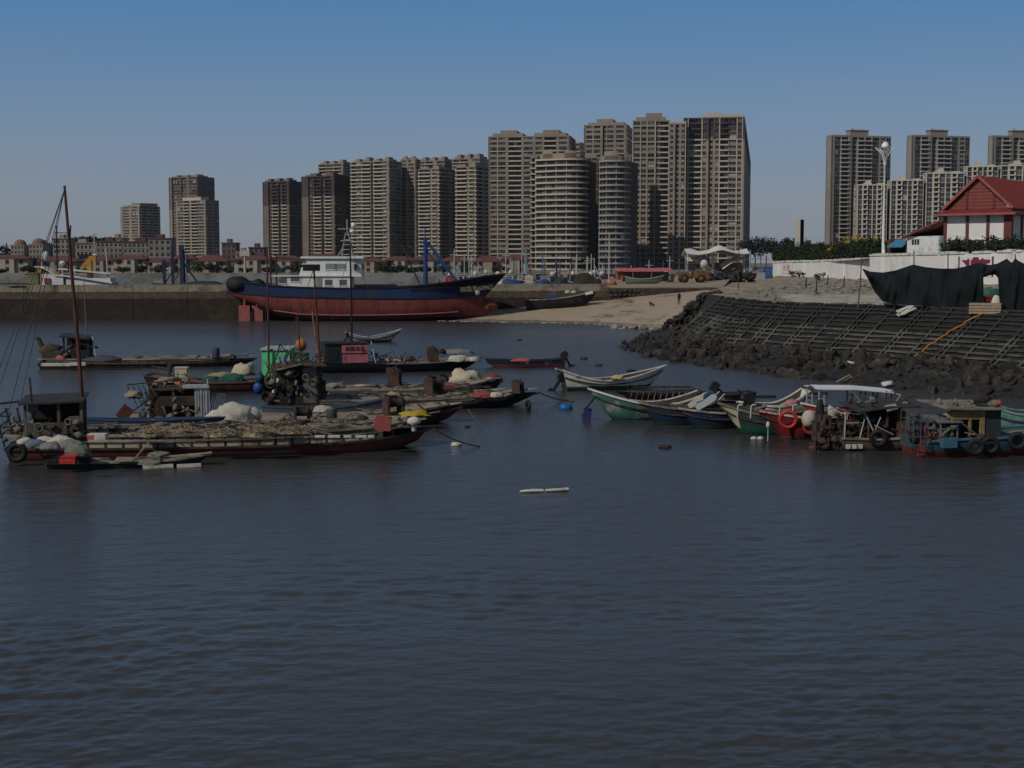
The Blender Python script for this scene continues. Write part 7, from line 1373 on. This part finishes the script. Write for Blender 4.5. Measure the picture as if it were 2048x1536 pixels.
dp = onz(1304, 613, 2.0); D = [(0, 0, .38), (.22, 0, .42), (.34, 0, .55), (.48, 0, .58), (.24, .07, .2), (.25, .07, .02), (.24, -.07, .2), (.25, -.07, .02), (-.2, 0, .3), (-.18, .08, .14), (-.08, .09, .02), (-.18, -.08, .14), (-.08, -.09, .02), (-.36, 0, .2), (.33, .05, .68), (.33, -.05, .68)]
o = skin_body('dog', D, [(0, 1), (1, 2), (2, 3), (1, 4), (4, 5), (1, 6), (6, 7), (0, 8), (8, 9), (9, 10), (8, 11), (11, 12), (8, 13), (2, 14), (2, 15)], [.12, .13, .09, .05, .05, .035, .05, .035, .12, .06, .04, .06, .04, .03, .025, .025], M('black_fur', (.012, .011, .01), .9)); o.location = dp; o.rotation_euler = (0, 0, 2.8); tag(o, 'small black dog sitting on the sand left of the person', 'dog')
# ---- behind the jetty
Yw = 252.; mpw = Yw / FPX
def WX(px): return (px - 155) * mpw
def WZ(y): return 8 + (525 - y) * mpw
ws = thing('workboat', 'white workboat with a yellow crane behind the jetty at far left', 'ship', (kx(155) * Yw, Yw, 0)); yel = M('crane_yellow', (.36, .21, .04), .7, .2, 1); cwhite = M('boat_white', (.55, .56, .54), .6, .1, .8)
h = Hull(14, 4, 4.0, .4, .5, .3, .8, 2.6, .15, .5, .2, 16, .6); h.outer(MB()).build('hull', M('workboat_hull', (.50, .51, .49), .7, .12, .8, (.25, .19, .15), .3, .6), ws); h.deck(MB(), .3).build('deck', wood, ws)
mb = MB(); mb.bx(WX(84), WX(135), -1.8, 1.8, WZ(570), WZ(548)); mb.bx(WX(140), WX(228), -1.6, 1.6, WZ(570), WZ(556)); mb.build('deckhouse', cwhite, ws); mb = MB(); pts = [(80, 532), (96, 534), (110, 542), (120, 549), (160, 552), (232, 564)]
mb.slab([[V((WX(a), y, WZ(b))) for a, b in pts] for y in (-2, 2)], .25); mb.slab([[V((WX(a), y, WZ(b))) for a, b in ((120, 536), (150, 539), (228, 546))] for y in (-1.6, 1.6)], .2); mb.build('canopy', cwhite, ws)
mb = MB(); mb.bx(WX(178), WX(187), -.5, .5, WZ(556), WZ(518)); mb.bx(WX(182), WX(196), -.4, .4, WZ(524), WZ(512)); mb.bar((WX(165), 0, WZ(538)), (WX(182), 0, WZ(518)), .5); mb.bx(WX(84), WX(92), -1.9, -1, WZ(566), WZ(538)); mb.bx(WX(118), WX(128), -1.9, -1, WZ(550), WZ(540)); mb.build('crane', yel, ws)
mb = MB(); mb.blob((WX(95), 0, WZ(512)), (.6, .6, .85), 2, 0, .05, 2); mb.blob((WX(128), 0, WZ(526)), (.5, .5, .4), 3, 0, .1, 2); mb.blob((WX(194), 0, WZ(510)), (.5, .5, .2), 4, 0, .1, 2); mb.build('radar_dome', cwhite, ws)
mb = MB(); mb.tube([(WX(86), 0, WZ(560)), (WX(88), 0, WZ(494))], .1); mb.tube([(WX(222), -1, WZ(562)), (WX(219), -1, WZ(496))], .16); mb.tube([(WX(193), 0, WZ(512)), (WX(193), 0, WZ(468))], .13); mb.bar((WX(187), 0, WZ(470)), (WX(199), 0, WZ(470)), .12); mb.build('mast', M('mast_white_grey', (.36, .37, .38), .6), ws); mb = MB(); mb.bx(WX(98), WX(110), -2.02, -1.7, WZ(566), WZ(556)); mb.build('red_sheet', MATS['dull_red_board'], ws)
# blue gantry vessel
Yg = 248.; mg = Yg / FPX
def GX(px): return (px - 375) * mg
def GZ(y): return 8 + (525 - y) * mg
gv = thing('gantry_boat', 'dark boat with tall deep blue gantry masts behind the jetty', 'boat', (kx(375) * Yg, Yg, 0)); h = Hull(11, 3.4, 4.2, .4, .3, .2, .8, 2.6, .15, .5, .2, 14, .6); h.outer(MB()).build('hull', M('dark_blue_hull', (.02, .03, .05), .7, .2, 1), gv); h.deck(MB(), .2).build('deck', wood, gv); dblue = M('gantry_blue', (.010, .022, .058), .6, .15, 1)
for px, yt, w_ in ((331, 520, .28), (348, 493, .26), (367, 490, .42), (371, 500, .2)): mb = MB(); mb.bar((GX(px), 0, 3.8), (GX(px - 1), 0, GZ(yt)), w_ * 1.6, w_ * 1.6); mb.build('gantry_mast', dblue, gv)
mb = MB(); mb.bar((GX(371), 0, GZ(528)), (GX(400), 0, GZ(570)), .3); mb.bar((GX(348), 0, GZ(540)), (GX(330), 0, GZ(570)), .18); mb.bar((GX(376), 0, GZ(508)), (GX(384), 0, GZ(530)), .15); mb.bar((GX(367), 0, GZ(530)), (GX(352), 0, GZ(560)), .15); mb.build('gantry_brace', dblue, gv)
mb = MB(); mb.blob((0, 0, .5), (3.4, 1.2, .8), 5, 0, .2, 2, flat=0); single('green_net_pile', mb, M('dark_green_net', (.012, .045, .035), .9, .3, 2), 'long dark green net pile on the jetty right of the blue gantry masts', 'net', None, (kx(407) * 206, 206, 4.1))
mb = MB(); mb.blob((0, 0, .3), (3.2, 1, .55), 7, 0, .3, 2, flat=0); single('dark_net_pile', mb, M('slate_net', (.03, .034, .042), .9, .3, 2), 'low slate coloured net pile on the jetty at the far left', 'net', None, (kx(22) * 196.5, 198, 4.35))
mb = MB(); mb.bx(-.9, .9, -.5, .5, 0, 3.2); mb.bx(-1, 1, -.6, .6, 3.2, 3.35); mb.bx(-.5, .5, -.54, -.504, .4, 1.6); single('olive_locker', mb, M('olive_paint', (.17, .16, .10), .9, .25, 1), 'olive drab locker standing left of the white workboat', 'locker', None, (kx(68) * 203, 203, 3.2))
# fishing boats moored behind the trawler bow and the quay
def far_boat(px, Y, L, label, wh, mastc, ytop, flip=1, dome=True, hullc=None, house_x=-.25, extra=0, seed=0):
    o = thing('fishing_boat', label, 'boat', (kx(px) * Y, Y, 0), 0 if flip > 0 else pi, 'fishing boats moored beyond the quay'); r = random.Random(seed)
    fr = 3.4; h = Hull(L, L * .27, fr, .4, 1.0, .4, .8, 2.4, .2, .9, .2, 14, .5); h.outer(MB()).build('hull', hullc or M('far_hull_grey', (.16, .17, .18), .7, .25, .8, (.07, .075, .09), .4, .7), o); h.deck(MB(), .4).build('deck', wood, o); rails(h, .14, .12, M('far_rail', (.40, .41, .41), .7), o)
    x = house_x * L; mb = MB(); mb.bx(x - L * .13, x + L * .13, -L * .09, L * .09, fr - .5, fr + 1.6); mb.bx(x - L * .15, x + L * .16, -L * .105, L * .105, fr + 1.6, fr + 1.75); mb.build('wheelhouse', wh, o)
    for k in (-1, 1): mb = MB(); mb.bx(x + k * L * .06 - .35, x + k * L * .06 + .35, -L * .09 - .05, -L * .09 + .02, fr + .6, fr + 1.3); mb.build('window', glassm, o)
    zt = 8 + (525 - ytop) * Y / FPX; mb = MB(); mb.tube([(x + .3, 0, fr + 1.6), (x + .3, 0, zt)], [.16, .09]); mb.bar((x - .6, 0, zt - 1.2), (x + 1.2, 0, zt - 1.2), .12); mb.build('mast', mastc, o)
    mb = MB(); mb.tube([(x + L * .38, 0, fr), (x + L * .36, 0, zt - r.uniform(.5, 2))], [.13, .08]); mb.bar((x + L * .37, 0, zt - 2.4), (x + L * .5, 0, fr + .8), .1); mb.build('derrick_mast', mastc, o)
    if dome: mb = MB(); mb.lathe([(.2, 0), (.5, .1), (.55, .5), (.35, .9), (.05, 1.0)], (x - .5, 0, fr + 1.8), 12); mb.build('radar_dome', foamw, o)
    mb = MB()
    for k in range(16): a = V((r.uniform(-.45, .45) * L, r.uniform(-.3, .3), fr - .2)); mb.bar(a, a + V((r.uniform(-.8, .8), r.uniform(-.3, .3), r.uniform(.3, 1.5))), r.uniform(.05, .14))
    for k in range(7): mb.blob((r.uniform(-.4, .4) * L, r.uniform(-.6, .6), fr), (r.uniform(.3, .7), .4, r.uniform(.2, .5)), k, 0, .4, 1)
    mb.build('deck_gear', r.choice((darkw, rusty, MATS['slate_net'])), o)
wm = M('mast_pale', (.38, .39, .38), .6); bm_ = M('mast_light_blue', (.10, .19, .25), .6); rm = M('mast_rust', (.16, .07, .05), .8); dm = MATS['gantry_blue']; gh = M('grey_white_house', (.34, .34, .33), .7, .15, 1, (.2, .2, .19), .35, 1); bh = M('beige_house', (.40, .36, .28), .7, .15, 1); dh = M('dark_house', (.045, .05, .06), .7, .25, 1)
for a in ((915, 292, 9, 'grey fishing boat behind the trawler bow with a thin pale mast', gh, wm, 498, 1, True, None, -.1, 0, 1), (955, 300, 9, 'fishing boat with a white dome just above the trawler bow', gh, wm, 510, -1, True, None, .1, 0, 2), (992, 296, 9, 'fishing boat with a beige cabin behind the bow tip', bh, rm, 515, 1, True, M('far_hull_beige', (.30, .27, .21), .8), .1, 0, 3), (1028, 300, 10, 'pale fishing boat with crossed mast left of the curved building', gh, wm, 500, 1, False, None, -.2, 0, 4), (1060, 306, 10, 'fishing boat with a light blue mast below the curved building', gh, bm_, 488, 1, False, None, -.1, 0, 5), (1092, 300, 9, 'fishing boat with a rust coloured derrick', gh, rm, 518, -1, False, M('far_hull_dark', (.03, .034, .045), .7), 0, 0, 6),
          (1118, 290, 8, 'dark fishing boat with a large white dome', dh, dm, 520, 1, True, MATS['far_hull_dark'], -.1, 0, 7), (1150, 300, 11, 'fishing boat with two thick pale masts', dh, M('mast_ice', (.40, .42, .45), .6), 508, 1, True, MATS['far_hull_dark'], 0, 0, 8), (1186, 290, 10, 'fishing boat with a beige mast and twin domes', dh, bh, 514, -1, True, MATS['far_hull_dark'], .1, 0, 9), (1208, 304, 9, 'dark blue masted fishing boat left of the tall lamp pole', dh, dm, 514, 1, True, MATS['far_hull_dark'], 0, 0, 10), (1252, 318, 12, 'fishing boat with dark blue masts behind the pink tent', dh, dm, 505, 1, False, MATS['far_hull_dark'], -.1, 0, 11), (1300, 322, 12, 'dark fishing boat behind the right half of the pink tent', dh, wm, 520, -1, False, MATS['far_hull_dark'], 0, 0, 12)): far_boat(*a)
for i, (px, Y, L_, lab, wh_, mc_, yt_, fl_, dm_) in enumerate(((935, 345, 10, 'far boat peeping between the two boats above the trawler bow', gh, wm, 508, 1, False), (972, 352, 10, 'far boat with a rust mast left of the beige cabin boat', bh, rm, 505, -1, True), (1012, 350, 11, 'far boat with a grey house behind the crossed mast', gh, dm, 512, 1, True), (1044, 356, 11, 'far boat with a pale mast left of the light blue one', dh, wm, 500, -1, False), (1078, 350, 10, 'far dark boat right of the light blue mast', dh, dm, 514, 1, False), (1105, 352, 10, 'far boat with a short rust mast under the curved building', gh, rm, 518, 1, True), (1136, 348, 11, 'far boat with dark blue mast left of the two thick pale masts', dh, dm, 503, -1, False), (1168, 355, 11, 'far boat between the thick pale masts and the beige mast', gh, wm, 512, 1, False), (1198, 350, 11, 'far boat half behind the dark blue masted boat', dh, wm, 508, -1, True), (1230, 356, 12, 'far dark boat just right of the tall lamp pole', dh, dm, 500, 1, False), (1276, 360, 12, 'far boat above the left half of the pink stall', dh, dm, 510, -1, False), (1322, 362, 12, 'far boat above the right end of the pink stall', dh, wm, 512, 1, True), (1350, 366, 12, 'far boat above the loader', gh, rm, 515, -1, False))): far_boat(px, Y, L_, lab, wh_, mc_, yt_, fl_, dm_, MATS['far_hull_dark'], (-.1, .05, .15)[i % 3], 0, 20 + i)
# goods on the quay edge
qz = 4.4
def heapq(px, Y, r_, lab, mt, sd_, nm='net_pile', ct='net', z=4.1): 
    mb = MB(); mb.blob((0, 0, 0), r_, sd_, 0, .35, 3, 1.6, flat=-.05); return single(nm, mb, mt, lab, ct, None, (kx(px) * Y, Y, z))
heapq(1168, 209, (2.3, 1.2, 2.1), 'long brown net mound on the jetty left of the tall lamp pole', M('brown_net', (.035, .028, .023), .95, .3, 3), 3); heapq(1120, 209, (1.2, .8, 1.7), 'dark grey net mound left of the brown one', MATS['slate_net'], 5); heapq(1022, 208, (2.0, .8, 1.35), 'blue tarp mound behind the trawler bow', M('blue_tarp', (.02, .045, .14), .7, .2, 1.5), 7, 'tarp_heap', 'tarp'); heapq(1085, 209, (1.2, .8, 1.4), 'dark blue tarp mound right of the cream tank', MATS['blue_tarp'], 9, 'tarp_heap', 'tarp'); heapq(1003, 208.5, (.9, .7, 1.5), 'white bundle just right of the trawler bow tip', tarpw, 11, 'sack', 'sack')
mb = MB(); mb.bx(-.55, .55, -.5, .5, 0, 2.0); mb.bx(-.6, .6, -.55, .55, .9, .98); mb.bx(-.6, .6, -.55, .55, 1.5, 1.58); mb.bx(-.2, .2, -.2, .2, 2.0, 2.15); single('cream_tank', mb, M('cream_plastic', (.46, .40, .30), .7, .12, 1.5), 'square cream water tank on the jetty', 'tank', None, (kx(1058) * 209, 209, 4.1))
heapq(1207, 230, (.75, .6, .6), 'pinkish red sack left of the tall lamp pole', M('pinkish_sack', (.30, .09, .12), .8, .2, 3), 13, 'sack', 'sack', 4.45); heapq(1213, 231, (.5, .5, .55), 'white sack right behind the pinkish red one', tarpw, 15, 'sack', 'sack', 4.45); heapq(1226, 230, (.6, .5, .65), 'orange red sack right of the tall lamp pole', M('orange_red_sack', (.36, .07, .025), .8, .2, 3), 17, 'sack', 'sack', 4.45)
# pink roofed stall with the small green boat in front
Yp = 258; x0, x1 = kx(1232) * Yp, kx(1338) * Yp; zt = 8 + (525 - 538) * Yp / FPX; pt = thing('market_stall', 'long open stall under a faded pink sheet on the quay', 'stall', ((x0 + x1) / 2, Yp, 4.4)); hw = (x1 - x0) / 2; zz = zt - 4.4
mb = MB(); mb.slab([[V((lerp(-hw - .3, hw + .3, i / 10), y, zz + .1 * sin(i * 1.7) * .5 - (.35 if y < 0 else 0) + (.0 if y else .2))) for i in range(11)] for y in (-1.6, 0, 1.8)], .06); mb.build('pink_sheet', M('faded_pink_sheet', (.40, .10, .115), .8, .15, 1), pt); mb = MB()
for x in (-hw, -hw * .4, hw * .3, hw): 
    for y in (-1.4, 1.6): mb.bar((x, y, 0), (x, y, zz - .3), .1)
mb.build('post', M('stall_post', (.25, .21, .16), .9), pt); mb = MB(); mb.grid([[V((x, 1.5 + .08 * sin(x * 3), z)) for x in np.linspace(-hw + 1.2, hw, 12)] for z in (.2, zz * .8)]); mb.build('back_cloth', M('khaki_cloth', (.16, .145, .11), .9, .2, 1), pt); mb = MB(); mb.bx(-hw - .1, -hw + 1.2, -1, 1, .5, zz * .8); mb.build('red_rack', M('dull_red_rack', (.22, .07, .05), .85, .3, 2), pt)
gb = thing('beached_sampan', 'small grey green sampan resting on the quay before the pink stall', 'boat', (kx(1287) * 240, 240, 4.55), 0); h = Hull(6.0, 1.6, .7, .15, .6, .45, .5, 2.2, .3, .4, .2, 16, .5); h.outer(MB()).build('hull', M('grey_green_hull', (.15, .17, .14), .8, .25, 1.5), gb); h.inside(MB()).build('inside', sin_, gb); rails(h, .12, .1, M('pale_green_rail', (.34, .36, .30), .8), gb)
# wheel loader
Yl = 252; ld = thing('wheel_loader', 'dirty orange wheel loader parked on the quay', 'loader', (kx(1380) * Yl, Yl, 4.42), pi + .05); org = M('loader_orange', (.20, .105, .035), .8, .3, 1.5, (.09, .055, .03), .45, 1.5)
mb = MB(); mb.bx(-3.1, -.4, -.95, .95, .9, 2.0); mb.prism([(-3.1, 2.0), (-.4, 2.0), (-.6, 2.25), (-2.9, 2.2)], -.9, .9, 0, Matrix(((1, 0, 0, 0), (0, 0, 1, 0), (0, 1, 0, 0), (0, 0, 0, 1)))); mb.bx(-.4, .1, -.5, .5, .7, 1.4); mb.bx(.1, 2.0, -.8, .8, .7, 1.55); mb.bx(-2.6, -1.2, -1.0, 1.0, .5, .9); mb.bx(.5, 1.3, -.85, .85, 1.55, 2.0); mb.build('body', org, ld)
mb = MB()
for y in (-.6, .6): mb.bar((.8, y, 1.9), (2.6, y, 1.5), .25, .3); mb.bar((2.6, y, 1.5), (3.4, y, .7), .25, .25)
mb.bar((1.0, 0, 1.3), (2.5, 0, 1.9), .2); mb.build('lift_arm', org, ld); mb = MB(); mb.prism([(3.1, .2), (4.2, .15), (4.25, .25), (3.5, .6), (3.4, 1.2), (3.2, 1.25)], -1.3, 1.3, 0, Matrix(((1, 0, 0, 0), (0, 0, 1, 0), (0, 1, 0, 0), (0, 0, 0, 1)))); mb.build('bucket', rusty, ld)
mb = MB(); mb.bx(-.85, .45, -.7, .7, 2.0, 2.15)
for x in (-.8, .4):
    for y in (-.65, .65): mb.bar((x, y, 2.1), (x, y, 3.3), .1)
mb.bx(-.95, .55, -.8, .8, 3.3, 3.42); mb.build('cab', M('cab_grey', (.07, .065, .07), .7), ld); mb = MB(); mb.bx(-.78, .38, -.62, .62, 2.2, 3.28); mb.build('cab_glass', glassm, ld)
for x in (1.25, -1.75):
    for y in (-1.05, 1.05):
        R = Matrix.Rotation(pi / 2, 4, 'X'); mb = MB(); mb.lathe([(.3, -.25), (.68, -.26), (.76, -.15), (.76, .15), (.68, .26), (.3, .25)], (x, y, .74), 20, 0, R); w_ = mb.build('wheel', M('loader_tyre', (.028, .024, .021), .9, .3, 3), ld); mb = MB(); mb.lathe([(.08, -.28), (.32, -.27), (.32, .27), (.08, .28)], (x, y, .74), 14, 0, R); mb.build('rim', org, w_)
# white membrane canopy
Yc = 318; cx = kx(1428) * Yc; cz = lambda y: 8 + (525 - y) * Yc / FPX; mc = thing('membrane_canopy', 'white tensile canopy with a raised peak beyond the loader', 'canopy', (cx, Yc, 4.5)); mm = lambda px: kx(px) * Yc - cx
top = [(1367, 498), (1380, 497), (1395, 502), (1412, 501), (1426, 494), (1437, 490), (1450, 496), (1465, 502), (1478, 500), (1491, 497)]; bot = [(1367, 507), (1380, 509), (1395, 509), (1412, 506), (1428, 501), (1437, 500), (1452, 504), (1465, 507), (1478, 508), (1490, 507)]
mb = MB(); rows = [[V((mm(a), 6, cz(b + 4) - 4.5)) for a, b in bot], [V((mm(a), 0, cz(b) - 4.5)) for a, b in top], [V((mm(a), -5, cz(b) - 4.5)) for a, b in bot]]; rr = []
for k in range(2):
    for t in range(6): rr.append([p.lerp(q, t / 6) for p, q in zip(rows[k], rows[k + 1])])
rr.append(rows[2]); mb.slab(rr, .08, 0, True); mem = M('membrane_white', (.58, .57, .53), .7, .08, .6, (.46, .45, .42), .35, .4); mb.build('membrane', mem, mc)
top2 = [(1370, 514), (1390, 516), (1405, 522), (1414, 532)]; mb = MB(); mb.slab([[V((mm(a), y, cz(b) - 4.5 - (.8 if y < -1 else 0))) for a, b in top2] for y in (3, 0, -3)], .08, 0, True); top3 = [(1440, 531), (1455, 520), (1470, 513), (1488, 513)]; mb.slab([[V((mm(a), y, cz(b) - 4.5 - (.8 if y < -1 else 0))) for a, b in top3] for y in (3, 0, -3)], .08, 0, True); mb.build('lower_membrane', mem, mc)
for px in (1422, 1372, 1484): mb = MB(); mb.tube([(mm(px), -2, 0), (mm(px), -2, cz(503 if px == 1422 else 508) - 4.5)], .3 if px == 1422 else .14, 0, 10); mb.build('post', M('canopy_post', (.46, .45, .41), .7), mc)
mb = MB(); rg = random.Random(6)
for i in range(6): x = mm(1432 + i * 10); mb.bx(x, x + 1.0, 5, 7, 0, 3.0)
mb.bx(mm(1430), mm(1490), 5, 7, 3.0, 3.5); mb.bx(mm(1430), mm(1490), 6.8, 7, 0, 3); mb.build('kiosk', M('ochre_kiosk', (.22, .155, .075), .8, .2, 1), mc)
mb = MB(); r = random.Random(12)
for i in range(160): a = V((r.uniform(-5, 5), r.uniform(-1.5, 1.5), r.uniform(0, 2.2))); mb.bar(a, a + V((r.uniform(-.9, .9), r.uniform(-.5, .5), r.uniform(-.4, .8))), r.uniform(.04, .16), None, r.choice((0, 0, 0, 1, 2)))
for i in range(46): mb.blob((r.uniform(-5, 5), r.uniform(-1, 1), r.uniform(0, 1.4)), (r.uniform(.4, 1.1), .6, r.uniform(.3, .8)), i, r.choice((0, 0, 3)), .4, 1)
single('gear_heap', mb, [MATS['slate_net'], steel, plank, darkw], 'long dark heap of nets, frames and gear right of the loader', 'gear heap', None, (kx(1450) * 262, 262, 4.45))
q = kx(1407) * 290; mb = MB(); mb.lathe([(.3, 0), (.75, .2), (.8, .9), (.45, 1.5), (.05, 1.6)], (0, 0, 0), 14); mb.bx(-.2, .2, -.2, .2, -2.6, 0); single('radar_post', mb, foamw, 'white dome on a post behind the loader cab', 'dome', None, (q, 290, 7.0)); mb = MB(); mb.prism([(-1.2, 0), (1.3, -.6), (1.2, -.2), (.3, .45), (-1.0, .5)], -.6, .6, 0, Matrix(((1, 0, 0, 0), (0, 0, 1, 0), (0, 1, 0, 0), (0, 0, 0, 1)))); mb.bx(-.3, .3, -.3, .3, -2.6, -.2); single('white_boat_bow', mb, foamw, 'white bow of a small craft propped behind the loader', 'boat', None, (kx(1412) * 292, 292, 6.9))
for i, (px, c) in enumerate(((1498, 'pale'), (1508, 'dark'), (1519, 'grey'), (1530, 'dark'))):
    mb = MB(); mb.tube([(0, 0, 0), (.1, 0, 6.5 - i * .4)], .14); mb.bar((-.6, 0, 4.5), (.7, 0, 4.3), .1); h = Hull(6, 1.8, 1.6, .2, .5, .2, .8, 2.4, .2, .4, .1, 10, .5); h.outer(mb, 0); mb.bx(-1.2, .6, -.6, .6, 1.5, 2.4); single('small_craft', mb, M('craft_%s' % c, {'pale': (.30, .31, .32), 'dark': (.04, .05, .08), 'grey': (.13, .14, .15)}[c], .7, .3, 1), 'small %s craft on the hard beyond the canopy, %s' % (c, ('leftmost', 'second', 'third', 'last by the blue banner')[i]), 'boat', 'small craft beyond the canopy', (kx(px) * (330 + i * 4), 330 + i * 4, 4.4))
mb = MB(); mb.bx(-1, 1, -.06, .06, .3, 2.2); mb.bar((-1, 0, 0), (-1, 0, 2.4), .1); mb.bar((1, 0, 0), (1, 0, 2.4), .1); single('blue_hoarding', mb, M('hoarding_blue', (.03, .13, .30), .7, .2, 1), 'blue hoarding at the left end of the white wall', 'hoarding', None, (kx(1540) * 268, 268, 4.7)); heapq(1540, 262, (1.0, .6, .5), 'dark brushwood pile below the blue hoarding', M('brush_brown', (.05, .035, .028), .95, .4, 4), 23, 'brushwood', 'brushwood', 5.2)
mb = MB(); mb.bx(-1.1, 1.1, -.8, .8, 0, 1.5); mb.bx(-1.15, 1.15, -.85, .85, 1.5, 1.6); mb.bx(-.3, .3, -.84, -.804, .2, 1.2); single('grey_cabinet', mb, M('cabinet_grey', (.33, .33, .32), .8, .1), 'pale grey cabinet beyond the dark gear heap', 'cabinet', None, (kx(1517) * 290, 290, 4.4))
for i, (px, Y, n) in enumerate(((1600, 225, 9), (1640, 200, 5), (1585, 240, 12))):
    r = random.Random(i); mb = MB(); mb.leaves((0, 0, .7), (1.0, .7, .8), 130, .16, 0, r, .1, 5); p = G(px, Y, 5.5); o = thing('scrub_bush', 'scrubby bush growing at the foot of the white wall, %s' % ('middle one', 'right one', 'left one by the banner')[i], 'bush', p, 0, 'scrub at the foot of the wall'); mb.build('foliage', leafm[0], o); mb = MB()
    for k in range(4): mb.tube([(0, 0, -.1), (r.uniform(-.5, .5), r.uniform(-.3, .3), .9)], [.03, .015])
    mb.build('stem', bark, o)
# ---- sea haze: thin even air round the whole place
mb = MB(); mb.bx(-3600, 3600, -400, 9500, -8, 150); hz = mb.build('haze', None); hz.data.materials.clear()
m = bpy.data.materials.new('sea_haze'); m.use_nodes = True; nt_ = m.node_tree; nt_.nodes.remove(nt_.nodes['Principled BSDF']); pv = nt_.nodes.new('ShaderNodeVolumePrincipled')
pv.inputs['Color'].default_value = (.80, .87, 1.0, 1); pv.inputs['Density'].default_value = .00003; pv.inputs['Anisotropy'].default_value = .2
nt_.links.new(pv.outputs[0], nt_.nodes['Material Output'].inputs['Volume']); hz.data.materials.append(m); tag(hz, kind='stuff')
